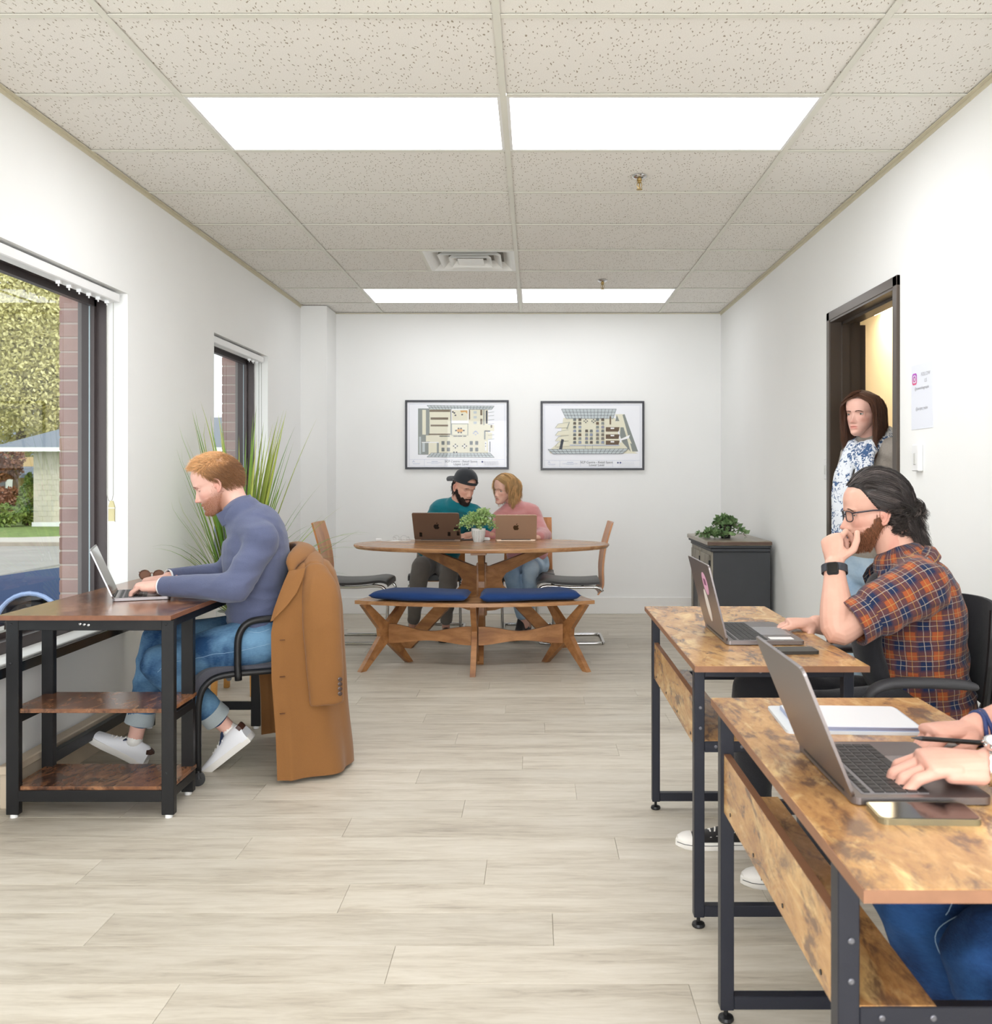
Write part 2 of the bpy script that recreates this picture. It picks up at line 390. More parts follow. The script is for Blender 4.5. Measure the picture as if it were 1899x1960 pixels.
for (a, b) in (((XL, YF), (XR, 1.3)), ((XR, 3.6), (2.5, 8.2))):
    o = mk('plank', box((a[0], a[1], -.006), (b[0], b[1], 0)), PLANK, fl, kind='stuff')
# walls
WY = [(1.9, 4.53), (5.75, 6.91)]; ZS, ZH = .52, 2.10
wl = J(box((XL-.23, YF, 0), (XL, WY[0][0], ZC+.1)), box((XL-.23, WY[0][1], 0), (XL, WY[1][0], ZC+.1)), box((XL-.23, WY[1][1], 0), (XL, YB, ZC+.1)),
       *[box((XL-.23, a, 0), (XL, b, ZS)) for a, b in WY], *[box((XL-.23, a, ZH), (XL, b, ZC+.1)) for a, b in WY])
mk('wall_left', wl, WALL, kind='structure')
mk('wall_back', box((XL-.2, YB, -.1), (XR+1.2, YB+.12, ZC+.1)), WALL, kind='structure')
mk('wall_column', box((XL, 7.88, 0), (-1.75, YB, ZC)), WALL, kind='structure')
DY0, DY1, DZ = 4.235, 5.19, 2.095
wr = J(box((XR, YF, 0), (XR+.14, DY0, ZC+.1)), box((XR, DY1, 0), (XR+.14, YB, ZC+.1)), box((XR, DY0, DZ), (XR+.14, DY1, ZC+.1)))
mk('wall_right', wr, WALL, kind='structure')
mk('wall_front', box((XL-.2, YF-.12, -.1), (XR+1.2, YF, ZC+.1)), WALL, kind='structure')
HW = mat('hall_paint', (238, 230, 214), .8)
mk('wall_hall', J(box((2.5, 3.5, 0), (2.6, 8.25, 2.45)), box((XR+.14, 3.5, 0), (2.5, 3.6, 2.45)), box((XR+.14, 8.15, 0), (2.5, 8.25, 2.45))), HW, kind='structure')
mk('ceiling_hall', box((XR+.14, 3.5, 2.4), (2.6, 8.25, 2.5)), mat('hall_ceiling', (232, 220, 196), .8), kind='structure')
# baseboards
def bbx(n, a, b): mk(n, box(a, b, .003), TRIMW, kind='structure')
bbx('baseboard_back', (-1.75, YB-.014, 0), (XR, YB, .147)); bbx('baseboard_right', (XR-.014, DY1+.06, 0), (XR, YB-.015, .147))
bbx('baseboard_right_near', (XR-.014, YF, 0), (XR, DY0-.06, .147)); bbx('baseboard_left', (XL, YF, 0), (XL+.014, 7.88, .147)); bbx('baseboard_column', (-1.97, 7.866, 0), (-1.75, 7.88, .147))
TAN = mat('tan_board', (204, 188, 166), .55, var=.08, vs=8)
t = thing('wall_ledge', 'tan wooden ledge along the foot of the wall under the near window', 'ledge', (-1.93, 4.0, 0))
mk('top_board', box((-1.955, 3.4, .128), (-1.9, 4.66, .160), .004), TAN, t); mk('front_board', box((-1.955, 3.42, .0), (-1.925, 4.65, .128), .002), TAN, t)
# ceiling grid
ce = mk('ceiling', box((XL-.2, YF-.1, ZC+.06), (XR+.15, YB+.1, ZC+.16)), WALL, kind='structure')
TX = [-1.338, -.118, 1.102]; RY = [7.768-.607*k for k in range(18)]; RY = sorted([y for y in RY if y > YF])+[YB]; RY = [YF]+RY
def tee(a, b):
    w = .012
    if a[0] == b[0]: return J(box((a[0]-w, a[1], ZC-.001), (a[0]+w, b[1], ZC+.001)), box((a[0]-.002, a[1], ZC), (a[0]+.002, b[1], ZC+.03)))
    return J(box((a[0], a[1]-w, ZC-.0006), (b[0], a[1]+w, ZC+.0014)), box((a[0], a[1]-.002, ZC), (b[0], a[1]+.002, ZC+.03)))
for x in TX: mk('ceiling_tee', tee((x, YF), (x, YB)), TEE, ce)
CX = [XL]+TX+[XR]
for y in RY[1:-1]:
    for i in range(4): mk('cross_tee', tee((CX[i]+.013, y), (CX[i+1]-.013, y)), TEE, ce)
WA = mat('wall_angle_paint', (214, 206, 182), .5)
mk('wall_angle', J(box((XL, YF, ZC-.0185), (XL+.003, YB, ZC)), box((XL, YF, ZC-.002), (XL+.022, YB, ZC+.0005))), WA, ce)
mk('wall_angle', J(box((XR-.003, YF, ZC-.0185), (XR, YB, ZC)), box((XR-.022, YF, ZC-.002), (XR, YB, ZC+.0005))), WA, ce)
mk('wall_angle', box((XL, YB-.022, ZC-.006), (XR, YB, ZC)), WA, ce)
tm = {}
lightrows = {}
for j in range(len(RY)-1):
    y0, y1 = RY[j], RY[j+1]
    for i in range(4):
        x0, x1 = CX[i], CX[i+1]
        islight = i in (1, 2) and (abs(y0-3.519) < .05 or abs(y0-7.161) < .05 or abs(y0+.123) < .05)
        if islight: lightrows.setdefault(round(y0, 3), []).append((x0, x1, y0, y1)); continue
        if i == 1 and abs(y0-5.947) < .05: vent = (x1-.61, x1, y0, y1); x1 = x1-.61; mk('cross_tee', tee((x1, y0+.013), (x1, y1-.013)), TEE, ce)
        key = (round(x1-x0, 3), round(y1-y0, 3))
        if key not in tm:
            o = mk('ceiling_tile', box((.004, .004, 0), (x1-x0-.004, y1-y0-.004, .015), .002), CEILT, ce, local=True); tm[key] = o.data
        else: o = bpy.data.objects.new('ceiling_tile', tm[key]); COL.objects.link(o); o.parent = ce
        o.location = (x0, y0, ZC+.004+.0015*rr.random())
DIFF = mat('light_diffuser', (255, 255, 255), .5, emis=(248, 250, 254), es=PANEL_E); DIFF2 = mat('light_diffuser_dim', (255, 255, 255), .5, emis=(248, 250, 254), es=PANEL_E*.43)
nl = {3.519: 'near', 7.161: 'far'}
for y0, L in lightrows.items():
    for k, (a, b, c, d) in enumerate(L):
        w = nl.get(y0)
        lab = ('large white ceiling light panel in the %s row, %s of the centre rail' % (w, ('left', 'right')[k])) if w else ('white ceiling light panel behind the viewpoint, %s of the centre rail' % ('left', 'right')[k])
        t = thing('ceiling_light', lab, 'ceiling light', ((a+b)/2, (c+d)/2, ZC), group='ceiling light panels')
        mk('diffuser', box((a+.024, c+.024, ZC+.0015), (b-.024, d-.024, ZC+.006)), DIFF2 if y0 > 7 else DIFF, t)
        mk('frame', J(box((a+.012, c+.012, ZC), (b-.012, c+.024, ZC+.03)), box((a+.012, d-.024, ZC), (b-.012, d-.012, ZC+.03)), box((a+.012, c+.024, ZC), (a+.024, d-.024, ZC+.03)), box((b-.024, c+.024, ZC), (b-.012, d-.024, ZC+.03))), TRIMW, t)
# air diffuser
VW = mat('vent_white', (244, 244, 240), .4)
a, b, c, d = vent; cx, cy = (a+b)/2, (c+d)/2
t = thing('air_vent', 'white square air diffuser with stepped cones set in the ceiling grid', 'air vent', (cx, cy, ZC))
def cone(h0, h1, z0, z1, th=.003):
    V = []
    for h, z in ((h0, z0), (h1, z1), (h1, z1+th), (h0, z0+th)): V += [(cx-h, cy-h, z), (cx+h, cy-h, z), (cx+h, cy+h, z), (cx-h, cy+h, z)]
    F = []
    for i in range(3): F += [(i*4+k, i*4+(k+1) % 4, i*4+4+(k+1) % 4, i*4+4+k) for k in range(4)]
    return V, F
mk('frame', cone(.293, .268, ZC-.001, ZC+.0005), VW, t); mk('vane', cone(.272, .215, ZC-.002, ZC+.045), VW, t); mk('vane', cone(.205, .15, ZC-.006, ZC+.04), VW, t)
mk('vane', cone(.14, .10, ZC-.010, ZC+.03), VW, t); mk('centre_plate', box((cx-.085, cy-.085, ZC-.004), (cx+.085, cy+.085, ZC-.001), .001), VW, t)
mk('duct_box', box((cx-.29, cy-.29, ZC+.05), (cx+.29, cy+.29, ZC+.055)), mat('vent_dark', (150, 144, 134), .8), t)
# sprinklers
BRASS = mat('brass', (176, 150, 96), .3, .9)
for k, (x, y) in enumerate(((.502, 4.47), (.5, 6.86))):
    t = thing('sprinkler', ('chrome and brass fire sprinkler hanging from the ceiling behind the near light panels', 'small fire sprinkler on the ceiling just before the far right light panel')[k], 'sprinkler', (x, y, ZC), group='fire sprinklers')
    mk('escutcheon', lathe([(.001, 0), (.036, -.001), (.034, -.005), (.026, -.010), (.012, -.014), (.001, -.014)], 20, (x, y, ZC)), CHROME, t, smooth=40)
    mk('body', lathe([(.012, -.010), (.012, -.022), (.009, -.024), (.009, -.032), (.005, -.034)], 6, (x, y, ZC)), BRASS, t)
    mk('frame_arm', J(tube([(x-.009, y, ZC-.03), (x-.012, y, ZC-.045), (x-.003, y, ZC-.062)], .002, 6), tube([(x+.009, y, ZC-.03), (x+.012, y, ZC-.045), (x+.003, y, ZC-.062)], .002, 6), cyl((x, y, ZC-.03), (x, y, ZC-.06), .003, 8)), BRASS, t)
    mk('deflector', lathe([(.001, -.062), (.015, -.063), (.015, -.0645), (.001, -.066)], 16, (x, y, ZC)), BRASS, t)
# windows
for n, (y0, y1) in enumerate(WY):
    X0, X1 = XL-.236, XL-.10; w = .05
    fr = J(box((X0, y0, ZS), (X1, y0+.02, ZH)), box((X0, y1-.012, ZS), (X1, y1+.03, ZH)), box((X0, y0, ZH-.035), (X1, y1, ZH)), box((X0, y0, ZS), (X1, y1, ZS+.05)),
           box((X0+.06, y1-.035, ZS), (X0+.09, y1-.012, ZH)), box((X0+.06, y0, ZH-.065), (X0+.09, y1, ZH-.035)), box((X0+.06, y0, ZS+.05), (X0+.09, y1, ZS+.075)))
    wo = mk('window_%d' % (n+1), fr, BRONZE, kind='structure')
    mk('pane', box((X0+.073, y0+.02, ZS+.07), (X0+.077, y1-.036, ZH-.06)), GLASS, wo)
    mk('spacer', box((X0+.064, y1-.0365, ZS+.07), (X0+.070, y1-.035, ZH-.06)), mat('spacer_grey', (176, 190, 198), .4), wo)
    mk('sill', box((XL-.10, y0, ZS-.012), (XL+.012, y1, ZS+.004), .003), TRIMW, wo)
    rv = mk('window_%d_trim' % (n+1), box((XL+.012, y0, ZS-.042), (XL+.034, y1-.01, ZS-.004), .002), mat('gloss_black', (22, 20, 20), .15), wo) if n == 0 else None
    t = thing('blind_headrail', ('white vertical blind headrail across the top of the near window', 'white vertical blind headrail across the top of the far window')[n], 'blind', (XL-.05, y1-.3, ZH-.05), group='blind headrails')
    mk('rail', box((XL-.075, y0+.02, ZH-.055), (XL-.015, y1-.05, ZH-.012), .004), WHITEP, t)
    for k in range(6 if n == 0 else 3):
        yy = y1-.12-k*.09; mk('carrier', J(box((XL-.055, yy-.006, ZH-.068), (XL-.035, yy+.006, ZH-.055)), box((XL-.047, yy-.003, ZH-.078), (XL-.043, yy+.003, ZH-.068))), WHITEP, t)
    if n == 0:
        t = thing('bead_chain_loop', 'beaded chain loop with ivory tassel weight beside the near window', 'blind cord', (XL-.03, 4.44, 1.1))
        ya = 4.43
        loop = [Vector((XL-.055, ya, ZH-.06)), Vector((XL-.055, ya, 1.13)), Vector((XL-.05, ya, 1.105)), Vector((XL-.04, ya, 1.095)), Vector((XL-.03, ya, 1.105)), Vector((XL-.025, ya, 1.13)), Vector((XL-.025, ya, ZH-.06))]
        mk('chain', tube(loop, .0018, 6), mat('chain_grey', (170, 168, 160), .4, .5), t)
        mk('tassel', J(prism([(-.014, 0), (.014, 0), (.014, .075), (.006, .1), (-.006, .1), (-.014, .075)], .01, frame((XL-.03, ya, 1.0), x=(1, 0, 0), y=(0, 0, 1)))), mat('ivory_plastic', (206, 196, 150), .4), t)
        mk('tassel_rim', box((XL-.046, ya-.012, 1.0), (XL-.014, ya+.002, 1.004)), WHITEP, t); mk('tassel_rim', box((XL-.046, ya-.012, 1.064), (XL-.014, ya+.002, 1.068)), WHITEP, t)
    else:
        t = thing('bead_chain_loop', 'thin blind cord beside the far window', 'blind cord', (XL-.03, y1-.1, 1.1))
        mk('chain', tube([(XL-.04, y1-.09, ZH-.06), (XL-.04, y1-.09, .95), (XL-.03, y1-.09, .93), (XL-.02, y1-.09, .95), (XL-.02, y1-.09, ZH-.06)], .0018, 6), mat('chain_grey', (150, 148, 140), .4, .5), t)
# door in the right wall
do = mk('door_1', J(box((XR-.012, DY0-.002, 0), (XR+.152, DY0+.03, DZ)), box((XR-.012, DY1-.03, 0), (XR+.152, DY1+.002, DZ)), box((XR-.012, DY0, DZ-.03), (XR+.152, DY1, DZ+.0))), BRONZE2, kind='structure')
mk('casing', J(box((XR-.016, DY0-.028, 0), (XR+.002, DY0+.02, DZ+.028), .003), box((XR-.016, DY1-.02, 0), (XR+.002, DY1+.028, DZ+.028), .003), box((XR-.016, DY0-.028, DZ-.02), (XR+.002, DY1+.028, DZ+.028), .003)), BRONZE2, do)
mk('door_stop', J(box((XR+.05, DY0+.03, 0), (XR+.09, DY0+.045, DZ-.03)), box((XR+.05, DY1-.045, 0), (XR+.09, DY1-.03, DZ-.03)), box((XR+.05, DY0+.03, DZ-.045), (XR+.09, DY1-.03, DZ-.03))), BRONZE2, do)
dl = mk('door_leaf', box((XR+.155, DY1+.004, .01), (XR+.195, DY1+.88, DZ-.04), .002), mat('door_brown', (70, 58, 48), .5), do)
mk('latch_plate', box((XR+.10, DY1-.0315, 1.28), (XR+.13, DY1-.0295, 1.34)), BRASS, do)
t = thing('hall_light', 'warm yellow ceiling light strip seen through the top of the doorway', 'ceiling light', (2.3, 6.4, 2.4))
mk('diffuser', box((2.12, 5.7, 2.372), (2.46, 6.75, 2.39), .004), mat('warm_diffuser', (255, 220, 150), .5, emis=(255, 234, 196), es=HALL_W), t)
mk('housing', box((2.1, 5.68, 2.39), (2.48, 6.77, 2.4)), TRIMW, t)
# things on the right wall
t = thing('notice', 'white paper notice with a pink camera icon taped on the right wall', 'notice', (XR-.002, 3.965, 1.55))
nx = XR-.0025; ny0, ny1 = 3.855, 4.075
mk('paper', box((XR-.0022, ny0, 1.418), (XR-.0002, ny1, 1.695)), mat('paper_white', (230, 233, 242), .6), t)
def onwall(y, z): return frame((XR-.003, y, z), x=(0, -1, 0), y=(0, 0, 1))   # x runs towards the camera, normal into the room
PINK = NT('icon_gradient'); _g = PINK.co(kind='Object'); _s = PINK.n('ShaderNodeSeparateXYZ'); PINK.l(_g, _s.inputs[0])
PINK.color(PINK.ramp(PINK.math('MULTIPLY_ADD', _s.outputs[2], 14, -.4), [(0, s2l((246, 190, 70))), (.35, s2l((232, 90, 110))), (1, s2l((186, 84, 196)))])); PINK = PINK.m
def ring(w, h, r, t, c=(0, 0)):
    o = rrect(w, h, r, 6); i = rrect(w-2*t, h-2*t, max(r-t, .0005), 6); n = len(o)
    return [(x+c[0], y+c[1]) for x, y in o+i], [(k, (k+1) % n, n+(k+1) % n, n+k) for k in range(n)]
def flat(vf2, M, z=0): return [tuple(M @ Vector((x, y, z))) for x, y in vf2[0]], vf2[1]
Mi = onwall(4.04, 1.635)
mk('icon', J(flat(ring(.05, .05, .014, .008), Mi), flat(ring(.026, .026, .0129, .006), Mi), flat(ring(.006, .006, .0029, .0028, (.014, .014)), Mi)), PINK, t)
GREYT = mat('print_grey', (178, 178, 182), .6)
def text(body, size, M, mt, parent, align='CENTER', name='lettering'):
    c = bpy.data.curves.new(name, 'FONT'); c.body = body; c.size = size; c.align_x = align; c.align_y = 'CENTER'; c.extrude = .00005
    q = bpy.data.objects.new('q', c); COL.objects.link(q); c.materials.append(mt); me = bpy.data.meshes.new_from_object(q.evaluated_get(bpy.context.evaluated_depsgraph_get()))
    bpy.data.objects.remove(q); o = bpy.data.objects.new(name, me); COL.objects.link(o)
    if parent is not None: o.parent = parent; M = INV.get(parent.name, IDM) @ M
    o.matrix_local = M; return o
text('FOLLOW', .022, onwall(3.925, 1.648), GREYT, t); text('US', .022, onwall(3.925, 1.62), GREYT, t)
text('@coworkingmaple', .019, onwall(3.965, 1.592), GREYT, t); text('@scr1ptz_realm'.replace('1', 'i'), .019, onwall(3.965, 1.505), GREYT, t)
for k, (y, z, lab) in enumerate(((3.99, 1.295, 'white wall box below the paper notice on the right wall'), (5.26, 1.255, 'small white switch plate left of the doorway'))):
    t = thing('wall_switch', lab, 'switch', (XR, y, z))
    mk('plate', box((XR-(.022 if k == 0 else .008), y-.035, z-.057), (XR, y+.035, z+.057), .004), WHITEP, t)
    mk('rocker', box((XR-(.025 if k == 0 else .012), y-.012, z-.03), (XR-.006, y+.012, z+.02), .002), mat('switch_grey', (206, 206, 202), .5), t)

# ================================================================ outside
ZG = -1.1
mk('street_ground', box((-60, 3, ZG-.2), (30, 31, ZG)), mat('asphalt', (150, 146, 142), .9, var=.08, vs=1.2), kind='structure')
mk('lawn_ground', box((-60, 31, ZG-.2), (30, 90, ZG+.03)), mat('lawn', (112, 132, 70), .95, var=.25, vs=3), kind='structure')
mk('kerb', box((-60, 30.7, ZG), (30, 31, ZG+.12)), mat('kerb_stone', (170, 160, 148), .9, var=.1, vs=3), kind='structure')
mk('sidewalk', ([(-30, 31.4, ZG+.035), (-16, 31.4, ZG+.035), (-2, 39, ZG+.035), (-6, 41, ZG+.035), (-19, 34.5, ZG+.035), (-30, 34, ZG+.035)], [(0, 1, 4, 5), (1, 2, 3, 4)]), mat('concrete', (186, 180, 172), .9), kind='structure')
# brick piers of this building's outer wall
BR = [mat('brick_mauve', c, .85, var=.12, vs=9, bump=.4, bs=60, bd=.004) for c in ((152, 118, 112), (142, 108, 104), (160, 126, 118))]
MORTAR = mat('mortar', (176, 158, 150), .9)
for n, (ya, yb) in enumerate(((4.575, 5.70), (6.955, 8.6))):
    w = mk('brick_pier', box((XL-.352, ya+.004, -1.1), (XL-.232, yb, 3.2)), MORTAR, label=('mauve brick pier outside, at the right edge of the near window', 'mauve brick pier outside, at the right edge of the far window')[n], cat='brick pier', group='brick piers outside the windows')
    base = {}
    z = .30
    k = 0
    while z < 2.45:
        ys = [(ya, ya+.2), (ya+.21, ya+.41)] if k % 2 == 0 else [(ya, ya+.095), (ya+.105, ya+.305)]
        for (p, q) in ys:
            key = round(q-p, 3)
            if key not in base: base[key] = mk('brick', box((0, 0, 0), (.128, q-p, .06), .003), BR[0], w, local=True).data; o = bpy.data.objects[-1] if False else None
            o = bpy.data.objects.new('brick', base[key]); COL.objects.link(o); o.parent = w; o.location = (XL-.356, p, z)
            o.material_slots[0].link = 'OBJECT'; o.material_slots[0].material = rr.choice(BR)
        z += .0695; k += 1
    for o in [c for c in w.children if c.location.length < .01]: bpy.data.objects.remove(o)
# garage house
HB = mat('block_wall', (206, 198, 184), .9, var=.05, vs=2); RF = mat('roof_slate', (112, 120, 132), .8); WFAS = mat('fascia_white', (244, 244, 244), .5)
t = thing('garage', 'pale block garage with a low slate roof across the street', 'garage', (-16, 44, ZG)); GX = -7.6
mk('wall', box((-14.9+GX, 42, ZG), (-2+GX, 47, 2.3)), HB, t)
bl = []
for i in range(13):
    for j in range(30):
        x = -14.9+GX+j*.42+(.21 if i % 2 else 0)
        if x+.4 < -2+GX: bl.append(box((x+.01, 41.985, ZG+.25+i*.235), (x+.40, 42.0, ZG+.25+i*.235+.222)))
mk('block', J(*bl), HB, t, kind='stuff'); mk('plinth', box((-14.95+GX, 41.95, ZG), (-2+GX, 42, ZG+.22)), WFAS, t)
mk('fascia', box((-16.4+GX, 41.2, 2.28), (-1.5+GX, 41.4, 2.46)), WFAS, t)
mk('roof', ([(-16.4+GX, 41.2, 2.46), (-1.5+GX, 41.2, 2.46), (-5+GX, 44.8, 4.0), (-13+GX, 44.8, 4.0), (-16.4+GX, 48.4, 2.46), (-1.5+GX, 48.4, 2.46)], [(0, 1, 2, 3), (0, 3, 4), (1, 5, 2), (3, 2, 5, 4), (0, 4, 5, 1)]), RF, t)
t = thing('porch_house', 'tan house with a small grey porch roof behind the garage', 'house', (-27, 52, ZG))
mk('wall', box((-27.6, 50, ZG), (-23, 55, 2.2)), mat('tan_siding', (206, 176, 120), .8), t)
mk('roof', ([(-28.6, 49, 1.3), (-22.6, 49, 1.3), (-23.4, 51, 2.1), (-27.6, 51, 2.1), (-28.6, 49, 1.1), (-22.6, 49, 1.1)], [(0, 1, 2, 3), (0, 1, 5, 4)]), RF, t); mk('door', box((-25.6, 49.95, ZG), (-24.7, 50, 1)), WFAS, t)
t = thing('white_house', 'white house far down the street beyond the shrubs', 'house', (-40, 72, ZG))
mk('wall', box((-46, 70, ZG), (-36.5, 76, 2.4)), WFAS, t); mk('roof', ([(-47, 69.5, 2.4), (-35.8, 69.5, 2.4), (-35.8, 77, 2.4), (-47, 77, 2.4), (-47, 73, 5), (-35.8, 73, 5)], [(0, 1, 5, 4), (3, 2, 5, 4), (0, 3, 4), (1, 2, 5)]), RF, t)
for i in range(4): mk('window', box((-45+i*2.3, 69.9, .3), (-44.2+i*2.3, 70, 1.6)), mat('dark_pane', (90, 100, 110), .2), t)
def leafcloud(c, R, n, size, seed, squash=1.0, lumps=14):
    r = random.Random(seed); V = []; F = []; cs = []
    for i in range(lumps):
        v = Vector((r.gauss(0, 1), r.gauss(0, 1), r.gauss(0, 1)*squash)); v = v.normalized()*r.random()**.5*.75; cs.append((v, r.uniform(.3, .5)))
    for i in range(n):
        v0, rad = r.choice(cs); d = Vector((r.gauss(0, 1), r.gauss(0, 1), r.gauss(0, 1))).normalized()*rad*(.75+.3*r.random()); p = Vector(c)+Vector(((v0+d).x*R[0], (v0+d).y*R[1], (v0+d).z*R[2]))
        a = Vector((r.gauss(0, 1), r.gauss(0, 1), r.gauss(0, 1))).normalized(); b = a.orthogonal().normalized(); s = size*r.uniform(.6, 1.3); k = len(V)
        V += [tuple(p+a*s), tuple(p+b*s*.5), tuple(p-a*s), tuple(p-b*s*.5)]; F.append((k, k+1, k+2, k+3))
    return V, F
LEAFY = [leafmat('leaf_yellowgreen', (186, 180, 108), (228, 220, 160), .6), leafmat('leaf_green', (90, 120, 50), (160, 170, 80), .8), leafmat('leaf_rust', (120, 70, 50), (170, 120, 80), 1)]
BARK = mat('bark', (96, 80, 66), .9, bump=.5, bs=20)
for k, (c, R, n, sz, m, lab) in enumerate((((-32, 58, 8.4), (9, 5, 8.0), 80000, .14, 0, 'tall yellow green tree filling the near window'), ((-14, 60, 6), (6, 4, 7), 14000, .24, 0, 'yellow green tree behind the garage roof'),
        ((-27.4, 46.2, 1.9), (2.1, 1.0, 1.4), 6000, .13, 2, 'small rusty tree beyond the lawn'), ((-28, 76, 2.5), (6, 4, 4.0), 8000, .22, 0, 'low yellow tree seen through the far window'))):
    t = thing('tree', lab, 'tree', (c[0], c[1], ZG)); mk('crown', leafcloud(c, R, n, sz, k), LEAFY[m], t, recalc=False)
    mk('trunk', tube([(c[0], c[1], ZG), (c[0]+.2, c[1], c[2]-R[2]*.5), (c[0], c[1], c[2])], [.45, .3, .15], 8), BARK, t)
for k, (c, R, m, lab) in enumerate((((-24.6, 41.5, -.62), (2.2, 1.0, .75), 1, 'low round green shrub on the lawn edge'), ((-25.7, 45.0, -.1), (1.1, .9, .9), 2, 'reddish shrub left of the garage'), ((-23.2, 42.8, .1), (.5, .5, 1.3), 1, 'upright green shrub at the garage corner'))):
    t = thing('shrub', lab, 'shrub', (c[0], c[1], ZG)); mk('foliage', leafcloud(c, R, 2500, .1, 40+k), LEAFY[m], t, recalc=False); mk('stem', tube([(c[0], c[1], ZG), (c[0], c[1], c[2])], .06, 6), BARK, t)
# parked blue car, side on, nose to the left
t = thing('car', 'blue car parked outside beyond the near window', 'car', (-5, 12.9, ZG))
CB = mat('car_blue', (58, 78, 118), .22, .3, coat=.6); CG = mat('car_glass', (50, 60, 66), .05); TY = mat('tyre', (30, 30, 32), .8)
prof = [(-7.55, .35), (-7.6, .6), (-7.5, .85), (-7.2, .98), (-6.4, 1.10), (-5.75, 1.18), (-5.1, 1.62), (-4.6, 1.68), (-3.2, 1.66), (-2.8, 1.45), (-2.75, .6), (-2.85, .35)]
arch = lambda x0: [(x0+.42*cos(a), .36+.42*sin(a)) for a in [i*pi/10 for i in range(11)]]
bot = [(-2.85, .3)]+arch(-3.6)+arch(-6.5)+[(-7.5, .3)]
poly = [(x, z+ZG) for x, z in prof+bot]
Mc = frame((0, 13.75, 0), x=(1, 0, 0), y=(0, 0, 1)); bmb = prism(poly, 1.7, Mc)
mk('body', bmb, CB, t); gl = [(-5.68, 1.2), (-5.08, 1.56), (-4.25, 1.6), (-4.25, 1.2)]; gl2 = [(-4.15, 1.2), (-4.15, 1.6), (-3.3, 1.58), (-2.98, 1.2)]
for g in (gl, gl2): mk('side_window', prism([(x, z+ZG) for x, z in g], .01, frame((0, 12.05, 0), x=(1, 0, 0), y=(0, 0, 1))), CG, t)
for x0 in (-6.5, -3.6):
    for yy in (12.04, 13.55):
        w = mk('wheel', lathe([(.16, 0), (.33, 0), (.345, .03), (.345, .17), (.33, .2), (.16, .2)], 32, M=frame((x0, yy, ZG+.35), x=(1, 0, 0), y=(0, 0, 1)) @ Matrix.Translation((0, 0, -.2))), TY, t, smooth=40)
        mk('hub', J(*[bar((x0, yy-.005, ZG+.35), (x0+.25*cos(a), yy-.005, ZG+.35+.25*sin(a)), .06, .02, up=(0, 1, 0)) for a in [k*2*pi/5+.3 for k in range(5)]], lathe([(.24, 0), (.27, 0), (.27, .02), (.24, .02)], 32, M=frame((x0, yy, ZG+.35), x=(1, 0, 0), y=(0, 0, 1)))), ALU, w)
    mk('arch_trim', tube([(x0+.44*cos(a), 12.04, ZG+.36+.44*sin(a)) for a in [i*pi/14 for i in range(15)]], .03, 8), mat('trim_light_blue', (150, 170, 210), .3), t)
mk('mirror', box((-5.55, 11.9, ZG+1.15), (-5.35, 12.05, ZG+1.3), .03), CB, t)
mk('headlamp', box((-7.62, 12.06, ZG+.72), (-7.3, 12.5, ZG+.86), .03), mat('lamp_clear', (220, 225, 230), .1), t)
